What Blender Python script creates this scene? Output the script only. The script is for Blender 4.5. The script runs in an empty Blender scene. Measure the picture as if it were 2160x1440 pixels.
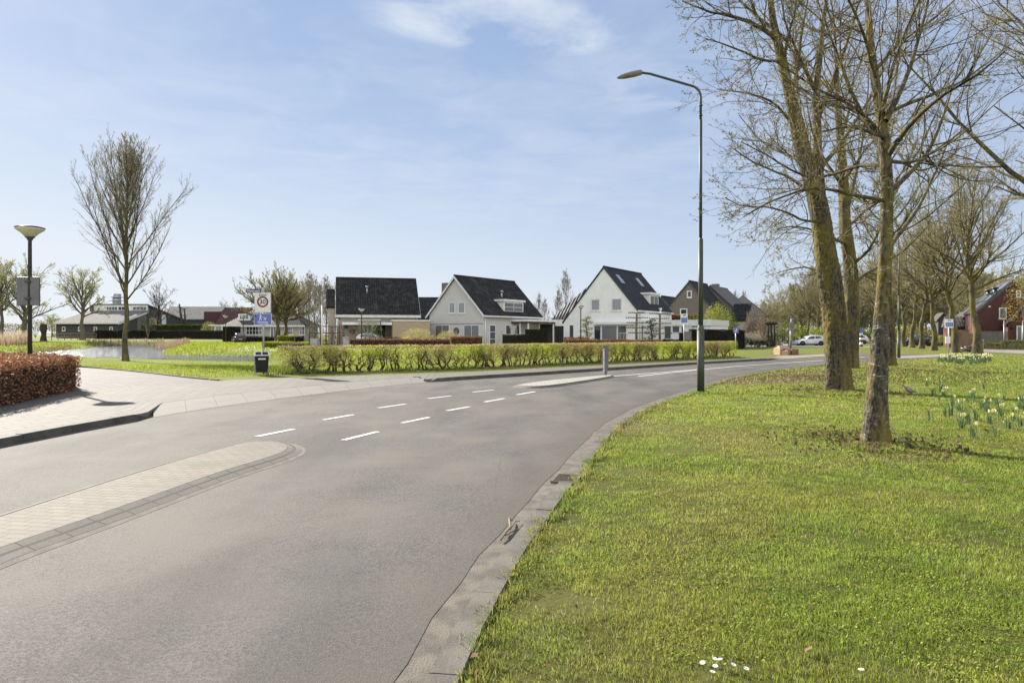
import bpy, math, random
import numpy as np
from mathutils import Vector, Matrix
R = math.radians
S = bpy.context.scene
COL = S.collection
# ---------------------------------------------------------------- camera
EYE, F, HOR = 1.6, 1440.0, 706.0
cd = bpy.data.cameras.new("camera"); cam = bpy.data.objects.new("camera", cd); COL.objects.link(cam)
cam.location = (0, 0, EYE); cam.rotation_euler = (R(90), 0, 0)
cd.sensor_width = 36; cd.lens = 24; cd.shift_y = -14/2160; cd.clip_start = .05; cd.clip_end = 6000
S.camera = cam
# ---------------------------------------------------------------- light
SUN_AZ, SUN_EL = -45.0, 28.5        # degrees left of the view direction, height
ld = bpy.data.lights.new("sun", 'SUN'); ld.energy = 3.8; ld.angle = R(.55); ld.color = (1, .93, .82)
sun = bpy.data.objects.new("sun", ld); COL.objects.link(sun)
sv = Vector((math.sin(R(SUN_AZ))*math.cos(R(SUN_EL)), math.cos(R(SUN_AZ))*math.cos(R(SUN_EL)), math.sin(R(SUN_EL))))
sun.rotation_euler = sv.to_track_quat('Z', 'Y').to_euler(); sun.location = (0, 0, 60)
S.view_settings.view_transform = 'Standard'; S.view_settings.look = 'None'
S.view_settings.exposure = 1.60; S.view_settings.gamma = 1
W = bpy.data.worlds.new("World"); S.world = W; W.use_nodes = True
nt = W.node_tree; N = nt.nodes; L = nt.links
for n in list(N): N.remove(n)
def nd(t, nt=nt, **k):
    n = nt.nodes.new(t)
    for a, v in k.items(): setattr(n, a, v)
    return n
def math_(nt, op, a, b=None, clamp=False):
    n = nt.nodes.new('ShaderNodeMath'); n.operation = op; n.use_clamp = clamp
    for i, v in enumerate((a, b)):
        if v is None: continue
        if isinstance(v, (int, float)): n.inputs[i].default_value = v
        else: nt.links.new(v, n.inputs[i])
    return n.outputs[0]
def mixc(nt, fac, a, b, mode='MIX'):
    n = nt.nodes.new('ShaderNodeMix'); n.data_type = 'RGBA'; n.blend_type = mode; n.clamp_result = False
    for i, v in ((0, fac), (6, a), (7, b)):
        if isinstance(v, (int, float)): n.inputs[i].default_value = v
        elif isinstance(v, (tuple, list)): n.inputs[i].default_value = (*v[:3], 1)
        else: nt.links.new(v, n.inputs[i])
    return n.outputs[2]
sky = nd('ShaderNodeTexSky', sky_type='NISHITA', sun_disc=False)
sky.sun_elevation = R(SUN_EL); sky.sun_rotation = R(SUN_AZ)
sky.air_density = 1.0; sky.dust_density = .35; sky.ozone_density = 2.2; sky.altitude = 0
tc = nd('ShaderNodeTexCoord'); sp = nd('ShaderNodeSeparateXYZ'); L.new(tc.outputs['Generated'], sp.inputs[0])
zc = math_(nt, 'MAXIMUM', sp.outputs[2], .04)
cx = math_(nt, 'DIVIDE', sp.outputs[0], zc); cy = math_(nt, 'DIVIDE', sp.outputs[1], zc)
cb = nd('ShaderNodeCombineXYZ'); L.new(cx, cb.inputs[0]); L.new(cy, cb.inputs[1])
no = nd('ShaderNodeTexNoise'); L.new(cb.outputs[0], no.inputs['Vector'])
no.inputs['Scale'].default_value = 2.3; no.inputs['Detail'].default_value = 9; no.inputs['Roughness'].default_value = .58; no.inputs['Distortion'].default_value = .5
n2 = nd('ShaderNodeTexNoise'); L.new(cb.outputs[0], n2.inputs['Vector'])
n2.inputs['Scale'].default_value = .33; n2.inputs['Detail'].default_value = 4
# a bank of brighter cirrus high in front, thin veil elsewhere
def ramp_(x, a, b):
    n = nd('ShaderNodeMapRange', interpolation_type='SMOOTHSTEP'); L.new(x, n.inputs[0]); n.inputs[1].default_value = a; n.inputs[2].default_value = b; return n.outputs[0]
def blob(x0, y0, rx, ry, rot=0):
    mp = nd('ShaderNodeMapping', vector_type='TEXTURE'); L.new(cb.outputs[0], mp.inputs[0])
    mp.inputs['Location'].default_value = (x0, y0, 0); mp.inputs['Scale'].default_value = (rx, ry, 1); mp.inputs['Rotation'].default_value = (0, 0, rot)
    ln = nd('ShaderNodeVectorMath', operation='LENGTH'); L.new(mp.outputs[0], ln.inputs[0])
    return math_(nt, 'SUBTRACT', 1, ln.outputs['Value'], True)
b1 = blob(-.03, 2.2, .52, .27, .3); b2 = blob(.62, 2.75, .55, .55, .4)
edge = math_(nt, 'MULTIPLY', math_(nt, 'SUBTRACT', no.outputs[0], .36, True), 2.6, True)
c1 = math_(nt, 'MULTIPLY', math_(nt, 'MULTIPLY', b1, 3.2, True), edge)
c2 = math_(nt, 'MULTIPLY', math_(nt, 'MULTIPLY', b2, .9), edge)
veil = math_(nt, 'MULTIPLY', math_(nt, 'SUBTRACT', math_(nt, 'ADD', math_(nt,'MULTIPLY',no.outputs[0],.5), math_(nt,'MULTIPLY',n2.outputs[0],.5)), .43, True), 1.45, True)
veil = math_(nt, 'MULTIPLY', veil, ramp_(sp.outputs[2], .05, .28))
low = math_(nt, 'SUBTRACT', 1, math_(nt, 'MULTIPLY', sp.outputs[2], 1.9), True)
haze = math_(nt, 'POWER', low, 2.2)
dots = nd('ShaderNodeVectorMath', operation='DOT_PRODUCT'); L.new(tc.outputs['Generated'], dots.inputs[0]); dots.inputs[1].default_value = (-.86, .5, 0)
leftw = math_(nt, 'POWER', math_(nt, 'MAXIMUM', dots.outputs['Value'], 0), 2.0)
haze = math_(nt, 'MULTIPLY', haze, math_(nt, 'ADD', .8, math_(nt, 'MULTIPLY', leftw, 1.1)), True)
# compress the sky's own range a little so that the veil near the sun does not burn out
cl = math_(nt, 'MAXIMUM', c1, math_(nt, 'MAXIMUM', c2, veil))
skyc = mixc(nt, .78, sky.outputs[0], (2.3, 3.12, 4.75))
skyc = mixc(nt, math_(nt, 'MULTIPLY', haze, .8), skyc, (5.7, 6.0, 6.35))
skyc = mixc(nt, cl, skyc, (5.7, 6.0, 6.3))
# unseen cloud bank added behind the viewer to fill the shaded house fronts
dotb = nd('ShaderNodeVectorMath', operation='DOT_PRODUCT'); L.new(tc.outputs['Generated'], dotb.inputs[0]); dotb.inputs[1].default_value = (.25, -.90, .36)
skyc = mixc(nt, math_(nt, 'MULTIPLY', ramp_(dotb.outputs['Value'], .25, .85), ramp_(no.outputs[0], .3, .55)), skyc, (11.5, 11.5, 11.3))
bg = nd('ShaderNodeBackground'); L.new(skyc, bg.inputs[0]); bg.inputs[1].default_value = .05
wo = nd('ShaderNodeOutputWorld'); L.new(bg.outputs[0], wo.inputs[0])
# ---------------------------------------------------------------- survey helpers
def G(px, py, z=0.0):
    Y = (EYE-z)*F/(py-HOR); return Vector(((px-1080)/F*Y, Y, z))
def A(px, py, Y):
    return Vector(((px-1080)/F*Y, Y, EYE+(HOR-py)/F*Y))
def PL(pts, z=0.0): return np.array([G(*p, z)[:2] for p in pts])
def resample(P, n):
    P = np.asarray(P, float); d = np.r_[0, np.cumsum(np.linalg.norm(np.diff(P, axis=0), axis=1))]
    t = np.linspace(0, d[-1], n) if isinstance(n, int) else np.asarray(n)*d[-1]
    return np.stack([np.interp(t, d, P[:, i]) for i in range(P.shape[1])], 1)
def smooth(P, n=160, it=2):
    P = np.asarray(P, float)
    for _ in range(it):
        Q = [P[0]]
        for a, b in zip(P[:-1], P[1:]): Q += [a*.75+b*.25, a*.25+b*.75]
        P = np.array(Q+[P[-1]])
    return resample(P, n)
def offset(P, d):
    T = np.gradient(P, axis=0); T /= np.linalg.norm(T, axis=1)[:, None]
    return P + np.stack([-T[:, 1], T[:, 0]], 1)*d          # + is left of travel
def sstep(a, b, x):
    t = np.clip((x-a)/(b-a), 0, 1); return t*t*(3-2*t)
def seg_dist(X, Y, P):
    """signed distance to a polyline (+ left of travel) for arrays X, Y"""
    best = np.full(X.shape, 1e9); sg = np.zeros(X.shape)
    for a, b in zip(P[:-1], P[1:]):
        d = b-a; l2 = d@d
        t = np.clip(((X-a[0])*d[0]+(Y-a[1])*d[1])/l2, 0, 1)
        ex = X-(a[0]+t*d[0]); ey = Y-(a[1]+t*d[1]); q = np.hypot(ex, ey)
        m = q < best; best = np.where(m, q, best); sg = np.where(m, np.sign(d[0]*(Y-a[1])-d[1]*(X-a[0])), sg)
    return best*sg
def inside(X, Y, P):
    r = np.zeros(X.shape, bool); n = len(P)
    for i in range(n):
        x0, y0 = P[i]; x1, y1 = P[(i+1) % n]
        c = ((y0 > Y) != (y1 > Y)); r ^= c & (X < (x1-x0)*(Y-y0)/(y1-y0+1e-12)+x0)
    return r
def vnoise(x, y, s, seed=0):
    """cheap smooth value noise 0..1 on arrays"""
    x = np.asarray(x)/s; y = np.asarray(y)/s
    xi = np.floor(x).astype(int); yi = np.floor(y).astype(int); fx = x-xi; fy = y-yi
    fx = fx*fx*(3-2*fx); fy = fy*fy*(3-2*fy)
    def h(a, b):
        v = np.sin(a*127.1+b*311.7+seed*74.7)*43758.5453; return v-np.floor(v)
    return (h(xi, yi)*(1-fx)+h(xi+1, yi)*fx)*(1-fy)+(h(xi, yi+1)*(1-fx)+h(xi+1, yi+1)*fx)*fy
# ---------------------------------------------------------------- object helpers
ORG = {}
def tag(o, label=None, cat=None, group=None, kind=None):
    if label: o['label'] = label
    if cat: o['category'] = cat
    if group: o['group'] = group
    if kind: o['kind'] = kind
    return o
def thing(name, label, cat, loc=(0, 0, 0), group=None, rz=0):
    o = bpy.data.objects.new(name, None); COL.objects.link(o); o.empty_display_size = .3
    o.location = loc; o.rotation_euler = (0, 0, rz); ORG[o.name] = Vector(loc)
    return tag(o, label, cat, group)
def copy_tree(o, parent=None):
    c = o.copy(); COL.objects.link(c); c.parent = parent
    for ch in o.children: copy_tree(ch, c)
    return c
def place(o, mesh_off, parent):
    COL.objects.link(o)
    if parent is not None: o.parent = parent
    ORG[o.name] = mesh_off
    return o
def npmesh(name, V, quads=None, tris=None, col=None, mats=None, parent=None, smooth_=False, uv=None):
    """fast mesh from numpy arrays; V in world coordinates, moved to the root thing's origin"""
    V = np.asarray(V, np.float32).reshape(-1, 3)
    off = ORG[parent.name] if parent is not None else Vector((0, 0, 0))
    V = V-np.array(off, np.float32)
    me = bpy.data.meshes.new(name); me.vertices.add(len(V)); me.vertices.foreach_set('co', V.ravel())
    ix = []; st = []; k = 0
    for f, s in ((quads, 4), (tris, 3)):
        if f is None or len(f) == 0: continue
        f = np.asarray(f, np.int32).reshape(-1, s); ix.append(f.ravel()); st.append(k+np.arange(len(f))*s); k += f.size
    ix = np.concatenate(ix); st = np.concatenate(st).astype(np.int32)
    me.loops.add(len(ix)); me.loops.foreach_set('vertex_index', ix.astype(np.int32))
    me.polygons.add(len(st)); me.polygons.foreach_set('loop_start', st)
    if smooth_: me.polygons.foreach_set('use_smooth', np.ones(len(st), bool))
    me.update(calc_edges=True)
    if col is not None:
        c = np.ones((len(V), 4), np.float32); c[:, :3] = col
        me.attributes.new('Col', 'FLOAT_COLOR', 'POINT').data.foreach_set('color', c.ravel())
    if uv is not None:
        u = me.uv_layers.new(name='UVMap'); u.data.foreach_set('uv', np.asarray(uv, np.float32)[ix].ravel())
    for m in (mats if isinstance(mats, (list, tuple)) else [mats]): me.materials.append(m)
    o = bpy.data.objects.new(name, me); return place(o, off, parent)
class MB:
    """collects shapes, builds ONE mesh object with metre-scaled UVs"""
    def __init__(s, M=None): s.v = []; s.f = []; s.mi = []; s.M = M or Matrix(); s.m = 0; s.sm = []
    def add(s, vs, fs, sm=False):
        k = len(s.v); s.v += [s.M @ Vector(p) for p in vs]; s.f += [[i+k for i in f] for f in fs]
        s.mi += [s.m]*len(fs); s.sm += [sm]*len(fs); return s
    def box(s, x0, y0, z0, x1, y1, z1):
        vs = [(x, y, z) for z in (z0, z1) for (x, y) in ((x0, y0), (x1, y0), (x1, y1), (x0, y1))]
        return s.add(vs, [(3, 2, 1, 0), (4, 5, 6, 7), (0, 1, 5, 4), (1, 2, 6, 5), (2, 3, 7, 6), (3, 0, 4, 7)])
    def prism(s, poly, a, b, axis='y'):
        """polygon extruded: axis y -> poly is (x,z); axis z -> (x,y); axis x -> (y,z)"""
        n = len(poly)
        if axis == 'y': pt = lambda p, t: (p[0], t, p[1])
        elif axis == 'z': pt = lambda p, t: (p[0], p[1], t)
        else: pt = lambda p, t: (t, p[0], p[1])
        ar = sum(poly[i][0]*poly[(i+1) % n][1]-poly[(i+1) % n][0]*poly[i][1] for i in range(n))
        P = list(poly) if (ar > 0) != (axis == 'y') else list(reversed(poly))
        vs = [pt(p, a) for p in P]+[pt(p, b) for p in P]
        fs = [list(range(n))[::-1], list(range(n, 2*n))]+[(i, (i+1) % n, n+(i+1) % n, n+i) for i in range(n)]
        return s.add(vs, fs)
    def tube(s, pts, rad, n=8, cap=True):
        pts = [Vector(p) for p in pts]; rad = rad if isinstance(rad, (list, tuple)) else [rad]*len(pts)
        vs = []; fs = []; ref = None
        for i, p in enumerate(pts):
            t = (pts[min(i+1, len(pts)-1)]-pts[max(i-1, 0)]).normalized()
            if ref is None: ref = Vector((1, 0, 0)) if abs(t.x) < .8 else Vector((0, 1, 0))
            u = (ref-t*ref.dot(t)).normalized(); ref = u; w = t.cross(u)
            vs += [p+(u*math.cos(2*math.pi*k/n)+w*math.sin(2*math.pi*k/n))*rad[i] for k in range(n)]
        for i in range(len(pts)-1):
            fs += [(i*n+k, i*n+(k+1) % n, (i+1)*n+(k+1) % n, (i+1)*n+k) for k in range(n)]
        s.add(vs, fs, True)
        if cap:
            m = len(s.v)-len(vs); L_ = len(pts)-1
            s.f += [[m+k for k in range(n)][::-1], [m+L_*n+k for k in range(n)]]; s.mi += [s.m]*2; s.sm += [False]*2
        return s
    def lathe(s, prof, c=(0, 0, 0), n=20):
        """prof: (radius, z) pairs"""
        return s.tube([(c[0], c[1], c[2]+z) for r, z in prof], [max(r, 1e-4) for r, z in prof], n) if all(prof[i+1][1] > prof[i][1] for i in range(len(prof)-1)) else s._lathe(prof, c, n)
    def _lathe(s, prof, c, n):
        vs = [(c[0]+r*math.cos(2*math.pi*k/n), c[1]+r*math.sin(2*math.pi*k/n), c[2]+z) for r, z in prof for k in range(n)]
        fs = [(i*n+k, i*n+(k+1) % n, (i+1)*n+(k+1) % n, (i+1)*n+k) for i in range(len(prof)-1) for k in range(n)]
        return s.add(vs, fs, True)
    def build(s, name, mat, parent=None, bevel=0):
        off = ORG[parent.name] if parent is not None else Vector((0, 0, 0))
        me = bpy.data.meshes.new(name); me.from_pydata([p-off for p in s.v], [], s.f)
        for m in (mat if isinstance(mat, (list, tuple)) else [mat]): me.materials.append(m)
        me.polygons.foreach_set('material_index', s.mi); me.polygons.foreach_set('use_smooth', s.sm)
        uvl = me.uv_layers.new(name='UVMap').data; Mi = s.M.to_3x3().inverted()
        for p in me.polygons:
            n = Mi @ p.normal; n = n.normalized() if n.length > 0 else Vector((0, 0, 1))
            if abs(n.z) > .995: t, b = Vector((1, 0, 0)), Vector((0, 1, 0))
            else: t = Vector((0, 0, 1)).cross(n).normalized(); b = n.cross(t)
            for li in p.loop_indices:
                q = Mi @ (me.vertices[me.loops[li].vertex_index].co+off-s.M.translation); uvl[li].uv = (q.dot(t), q.dot(b))
        me.update()
        o = place(bpy.data.objects.new(name, me), off, parent)
        if bevel:
            m = o.modifiers.new('bevel', 'BEVEL'); m.width = bevel; m.segments = 2; m.limit_method = 'ANGLE'
        return o
def text(name, body, M, size, mat, parent, depth=.002, align='CENTER'):
    c = bpy.data.curves.new(name, 'FONT'); c.body = body; c.size = size; c.align_x = align; c.align_y = 'CENTER'; c.extrude = depth; c.offset = size*.022
    t = bpy.data.objects.new(name, c); COL.objects.link(t)
    me = bpy.data.meshes.new_from_object(t.evaluated_get(bpy.context.evaluated_depsgraph_get()))
    bpy.data.objects.remove(t); bpy.data.curves.remove(c)
    off = ORG[parent.name]; me.transform(Matrix.Translation(-off) @ M); me.materials.clear(); me.materials.append(mat); me.name = name
    return place(bpy.data.objects.new(name, me), off, parent)
def frame(origin, u, v=None):
    """local frame: x=u (right along a wall), y=v (into the building), z up"""
    u = Vector((u[0], u[1], 0)).normalized(); v = Vector((-u.y, u.x, 0)) if v is None else Vector((v[0], v[1], 0)).normalized()
    M = Matrix.Identity(4)
    for i in range(3): M[i][0] = u[i]; M[i][1] = v[i]; M[i][3] = origin[i]
    return M
# ---------------------------------------------------------------- materials
def newmat(name):
    m = bpy.data.materials.new(name); m.use_nodes = True; nt = m.node_tree
    for n in list(nt.nodes): nt.nodes.remove(n)
    out = nt.nodes.new('ShaderNodeOutputMaterial'); b = nt.nodes.new('ShaderNodeBsdfPrincipled')
    nt.links.new(b.outputs[0], out.inputs[0]); return m, nt, b, out
def coords(nt, kind='Object', scale=(1, 1, 1)):
    t = nt.nodes.new('ShaderNodeTexCoord')
    if scale == (1, 1, 1): return t.outputs[kind]
    mp = nt.nodes.new('ShaderNodeMapping'); nt.links.new(t.outputs[kind], mp.inputs[0]); mp.inputs['Scale'].default_value = scale
    return mp.outputs[0]
def noise(nt, co, scale, detail=4, rough=.55, dist=0):
    n = nt.nodes.new('ShaderNodeTexNoise'); nt.links.new(co, n.inputs['Vector'])
    n.inputs['Scale'].default_value = scale; n.inputs['Detail'].default_value = detail
    n.inputs['Roughness'].default_value = rough; n.inputs['Distortion'].default_value = dist; return n.outputs[0]
def ramp(nt, x, a, b):
    n = nt.nodes.new('ShaderNodeMapRange'); nt.links.new(x, n.inputs[0]); n.inputs[1].default_value = a; n.inputs[2].default_value = b; n.interpolation_type = 'SMOOTHSTEP'
    return n.outputs[0]
def bumpn(nt, b, h, strength, dist=.01):
    n = nt.nodes.new('ShaderNodeBump'); nt.links.new(h, n.inputs['Height']); n.inputs['Strength'].default_value = strength; n.inputs['Distance'].default_value = dist
    nt.links.new(n.outputs[0], b.inputs['Normal'])
def mat(name, c1, c2=None, scale=3, rough=.7, bump=0, bscale=60, metal=0, spec=.5, stretch=(1, 1, 1), lo=.35, hi=.65):
    m, nt, b, out = newmat(name); b.inputs['Roughness'].default_value = rough; b.inputs['Metallic'].default_value = metal
    b.inputs['Specular IOR Level'].default_value = spec
    co = coords(nt, 'Object', stretch)
    c2 = c2 or tuple(x*.8 for x in c1)
    f = ramp(nt, noise(nt, co, scale, 6), lo, hi)
    nt.links.new(mixc(nt, f, c1, c2), b.inputs['Base Color'])
    if bump: bumpn(nt, b, noise(nt, co, bscale, 3), bump)
    return m
def leafmat(name, trans=.35, rough=.55, spec=.35):
    """colour per leaf from the mesh's Col attribute, lets light through"""
    m, nt, b, out = newmat(name); a = nt.nodes.new('ShaderNodeAttribute'); a.attribute_name = 'Col'
    nt.links.new(a.outputs[0], b.inputs['Base Color']); b.inputs['Roughness'].default_value = rough; b.inputs['Specular IOR Level'].default_value = spec
    t = nt.nodes.new('ShaderNodeBsdfTranslucent'); nt.links.new(a.outputs[0], t.inputs[0])
    x = nt.nodes.new('ShaderNodeMixShader'); x.inputs[0].default_value = trans
    nt.links.new(b.outputs[0], x.inputs[1]); nt.links.new(t.outputs[0], x.inputs[2]); nt.links.new(x.outputs[0], out.inputs[0]); return m
def brickmat(name, c1, c2, mortar, bw=.22, bh=.065, ms=.01, rough=.85, rot=0, bump=.5, offset=.5, dirt=.5, sq=1, blotch=None):
    m, nt, b, out = newmat(name); b.inputs['Roughness'].default_value = rough
    co = coords(nt, 'UV')
    if rot:
        mp = nt.nodes.new('ShaderNodeMapping'); nt.links.new(co, mp.inputs[0]); mp.inputs['Rotation'].default_value = (0, 0, rot); co = mp.outputs[0]
    br = nt.nodes.new('ShaderNodeTexBrick'); nt.links.new(co, br.inputs[0]); br.offset = offset
    for k, v in (('Color1', c1), ('Color2', c2), ('Mortar', mortar)): br.inputs[k].default_value = (*v, 1)
    br.inputs['Scale'].default_value = 1; br.inputs['Mortar Size'].default_value = ms; br.inputs['Brick Width'].default_value = bw; br.inputs['Row Height'].default_value = bh
    br.inputs['Mortar Smooth'].default_value = .3; br.inputs['Bias'].default_value = 0
    n = noise(nt, coords(nt, 'Object'), 1.3, 6, .65)
    c = mixc(nt, math_(nt, 'MULTIPLY', ramp(nt, n, .35, .7), dirt), br.outputs[0], tuple(x*.62 for x in c1))
    if blotch: c = mixc(nt, math_(nt, 'MULTIPLY', ramp(nt, noise(nt, coords(nt, 'Object'), .9, 7, .7), .52, .66), blotch[1]), c, blotch[0])
    f = noise(nt, coords(nt, 'Object'), 40, 3)
    c = mixc(nt, .35, c, f, 'OVERLAY')
    nt.links.new(c, b.inputs['Base Color'])
    if bump: bumpn(nt, b, br.outputs['Fac'], -bump, .01)
    return m
def tilemat(name, c, c2, tw=.3, th=.34, lich=(.10, .10, .085), lf=.35, rough=.62):
    """pantile roof: rolls down the slope, shadow steps across it"""
    m, nt, b, out = newmat(name); b.inputs['Roughness'].default_value = rough; b.inputs['Specular IOR Level'].default_value = .2
    uv = coords(nt, 'UV'); s = nt.nodes.new('ShaderNodeSeparateXYZ'); nt.links.new(uv, s.inputs[0])
    fu = math_(nt, 'FRACT', math_(nt, 'DIVIDE', s.outputs[0], tw)); fv = math_(nt, 'FRACT', math_(nt, 'DIVIDE', s.outputs[1], th))
    roll = math_(nt, 'SINE', math_(nt, 'MULTIPLY', fu, math.pi))
    step = ramp(nt, fv, .0, .22); side = ramp(nt, roll, .0, .45)
    h = math_(nt, 'ADD', math_(nt, 'MULTIPLY', roll, .6), math_(nt, 'MULTIPLY', math_(nt, 'SUBTRACT', 1, fv), .7))
    cell = nt.nodes.new('ShaderNodeTexWhiteNoise'); cell.noise_dimensions = '2D'; cm = nt.nodes.new('ShaderNodeCombineXYZ')
    nt.links.new(math_(nt, 'FLOOR', math_(nt, 'DIVIDE', s.outputs[0], tw)), cm.inputs[0]); nt.links.new(math_(nt, 'FLOOR', math_(nt, 'DIVIDE', s.outputs[1], th)), cm.inputs[1]); nt.links.new(cm.outputs[0], cell.inputs['Vector'])
    base = mixc(nt, cell.outputs[0], c, tuple(x*1.5 for x in c2)); base = mixc(nt, math_(nt, 'MULTIPLY', step, side), tuple(x*.35 for x in c), base)
    base = mixc(nt, math_(nt, 'MULTIPLY', ramp(nt, noise(nt, coords(nt, 'Object'), .8, 8, .7), .5, .72), lf), base, lich)
    nt.links.new(base, b.inputs['Base Color']); bumpn(nt, b, h, .9, .05); return m
M = {}
M['white'] = mat('white_paint', (.78, .78, .76), (.70, .70, .68), 2, .45)
M['render'] = mat('white_render', (.89, .87, .84), (.83, .81, .78), 1.2, .8, .15, 90)
M['cream'] = mat('cream_trim', (.62, .60, .54), (.54, .52, .46), 2, .5)
M['greymetal'] = mat('galvanised_steel', (.42, .43, .44), (.33, .34, .35), 8, .45, metal=.6)
M['green_paint'] = mat('green_pole_paint', (.036, .052, .038), (.06, .072, .045), 3, .55, .05, 40, lo=.4, hi=.7)
M['dark_metal'] = mat('dark_grey_metal', (.045, .048, .055), (.065, .066, .07), 6, .42)
M['black'] = mat('black_plastic', (.008, .009, .011), (.014, .016, .018), 5, .55, spec=.25)
M['rubber'] = mat('rubber', (.015, .015, .016), (.025, .025, .025), 9, .85)
M['darkwood'] = mat('dark_wood', (.05, .032, .022), (.08, .05, .035), 4, .7)
M['brownwood'] = mat('brown_board', (.20, .125, .07), (.15, .09, .05), 3, .75, stretch=(1, 6, 1))
M['greywood'] = mat('weathered_wood', (.21, .20, .19), (.13, .125, .12), 3, .85, stretch=(6, 6, .5))
M['card'] = mat('cardboard', (.42, .30, .18), (.35, .24, .14), 3, .85)
M['redcard'] = mat('brown_box', (.22, .12, .07), (.17, .09, .055), 3, .85)
M['blue'] = mat('sign_blue', (.10, .135, .42), (.12, .155, .46), 2, .4)
M['navy'] = mat('name_plate_blue', (.03, .045, .12), (.04, .055, .14), 2, .4)
M['signwhite'] = mat('sign_white', (.74, .74, .72), (.66, .66, .64), 5, .4)
M['signred'] = mat('sign_red', (.24, .003, .008), (.20, .003, .007), 3, .4)
M['pinkback'] = mat('faded_red_sign', (.50, .22, .26), (.46, .2, .24), 3, .45)
M['ink'] = mat('sign_black', (.02, .02, .022), None, 3, .5)
M['panelgrey'] = mat('sign_back_grey', (.17, .155, .175), (.14, .13, .15), 3, .5)
M['lampglass'] = mat('frosted_lamp_glass', (.74, .70, .58), (.62, .57, .43), 6, .25, lo=.3, hi=.7)
M['lens'] = mat('yellowed_lens', (.26, .24, .15), (.17, .15, .08), 8, .25)
M['brick_grey'] = brickmat('grey_brick', (.64, .61, .575), (.55, .525, .495), (.58, .56, .53), dirt=.15)
M['brick_yellow'] = brickmat('buff_brick', (.46, .345, .21), (.38, .275, .165), (.42, .36, .27), dirt=.35)
M['brick_beige'] = brickmat('beige_brick', (.50, .44, .36), (.42, .37, .30), (.46, .43, .36), dirt=.3)
M['brick_brown'] = brickmat('brown_brick', (.21, .175, .15), (.16, .135, .115), (.22, .20, .18), dirt=.3)
M['brick_dark'] = brickmat('dark_brick', (.075, .066, .066), (.055, .05, .052), (.09, .085, .085), dirt=.3)
M['brick_red'] = brickmat('dark_red_brick', (.115, .032, .026), (.085, .026, .022), (.10, .06, .055), dirt=.35)
M['tile_black'] = tilemat('black_pantile', (.018, .0175, .018), (.027, .0265, .027), lf=.3, rough=.8)
M['tile_moss'] = tilemat('mossy_black_pantile', (.018, .0175, .0175), (.028, .027, .027), lich=(.085, .08, .06), lf=.6, rough=.85)
M['tile_new'] = tilemat('anthracite_tile', (.021, .021, .024), (.027, .027, .031), lf=.05, th=.36, rough=.7)
M['tile_brown'] = tilemat('brown_grey_tile', (.10, .088, .075), (.07, .062, .055), lf=.4)
M['tile_light'] = tilemat('pale_tile', (.16, .14, .125), (.08, .07, .065), lf=.4, tw=.36, th=.4)
M['sheet'] = mat('corrugated_sheet', (.21, .20, .19), (.16, .155, .145), 1.5, .95, .3, 6, spec=.1)
M['concrete'] = mat('concrete', (.40, .385, .36), (.29, .28, .26), 4, .85, .2, 80)
M['glass'] = mat('window_glass', (.035, .042, .052), (.05, .058, .07), 1, .06, spec=.9)
M['curtain'] = mat('net_curtain_glass', (.21, .215, .225), (.13, .135, .145), 6, .2, stretch=(9, 9, .4), spec=.8)
M['blind'] = mat('roller_blind_glass', (.30, .31, .33), (.25, .26, .28), .8, .15, spec=.8)
M['slats'] = mat('dark_shutter', (.055, .06, .068), (.11, .115, .125), 6, .35, stretch=(.3, .3, 4))
M['solar'] = mat('solar_panel', (.03, .033, .045), (.05, .052, .065), 3, .12, spec=.9)
M['carwhite'] = mat('white_car_paint', (.80, .80, .80), None, 1, .22); M['cardark'] = mat('dark_car_paint', (.045, .04, .055), None, 1, .2)
M['cargrey'] = mat('grey_car_paint', (.07, .075, .085), None, 1, .2); M['carsilver'] = mat('silver_car_paint', (.36, .37, .39), None, 1, .22, metal=.3)
M['rim'] = mat('dark_alloy', (.035, .035, .04), (.06, .06, .065), 5, .4, metal=.4)
M['headlamp'] = mat('headlamp', (.55, .57, .6), None, 4, .1); M['taillamp'] = mat('tail_lamp', (.22, .01, .012), None, 4, .15)
M['plate'] = mat('yellow_plate', (.62, .42, .03), None, 4, .4)
M['leaf'] = leafmat('leaf', .4, .65, .15); M['grassblade'] = leafmat('grass_blade', .5, .5, .4); M['petal'] = leafmat('petal', .3)
M['beech'] = leafmat('dry_beech_leaf', .28, .6, .15)
# ================================================================ THE SETTING
rs = np.random.RandomState(7)
LE = smooth(np.vstack([[(-7.95, -16), (-7.55, 0)], PL([(0, 942), (330, 880), (480, 855.5), (686, 829.6), (797, 817), (905, 806), (1060, 796), (1275, 782), (1463, 769), (1618, 760)]),
                       [(21.4, 47.3), (26.5, 53.5), (29.7, 59), (31.5, 66), (36.5, 84), (53, 112), (90, 165)]]), 400)
RE = smooth(np.vstack([[(-.85, -16), (-.5, 0)], PL([(963, 1440), (1040, 1293), (1110, 1160), (1167, 1083), (1197, 1040), (1257, 960), (1300, 905), (1350, 870), (1398, 850), (1473, 824), (1543, 798), (1640, 782), (1737, 770), (1840, 761), (1960, 757)]),
                       [(33, 50), (36.5, 55), (39, 62.5), (42, 70), (50.5, 86), (67, 112), (104, 165)]]), 400)
POND = PL([(18, 747), (147, 736.5), (200, 731), (250, 729.8), (335, 729.5), (352, 733), (350, 740), (345, 746), (362, 749.5), (400, 750.5), (480, 751.5), (540, 751), (562, 753), (566, 758), (545, 763.5), (480, 761.5), (400, 759.3), (262, 756), (182, 755), (-200, 757), (-300, 750)], -.25)
HEDGE = np.vstack([PL([(592, 794), (780, 788), (960, 783), (1167, 772.5), (1355, 764), (1557, 755)])])
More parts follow.
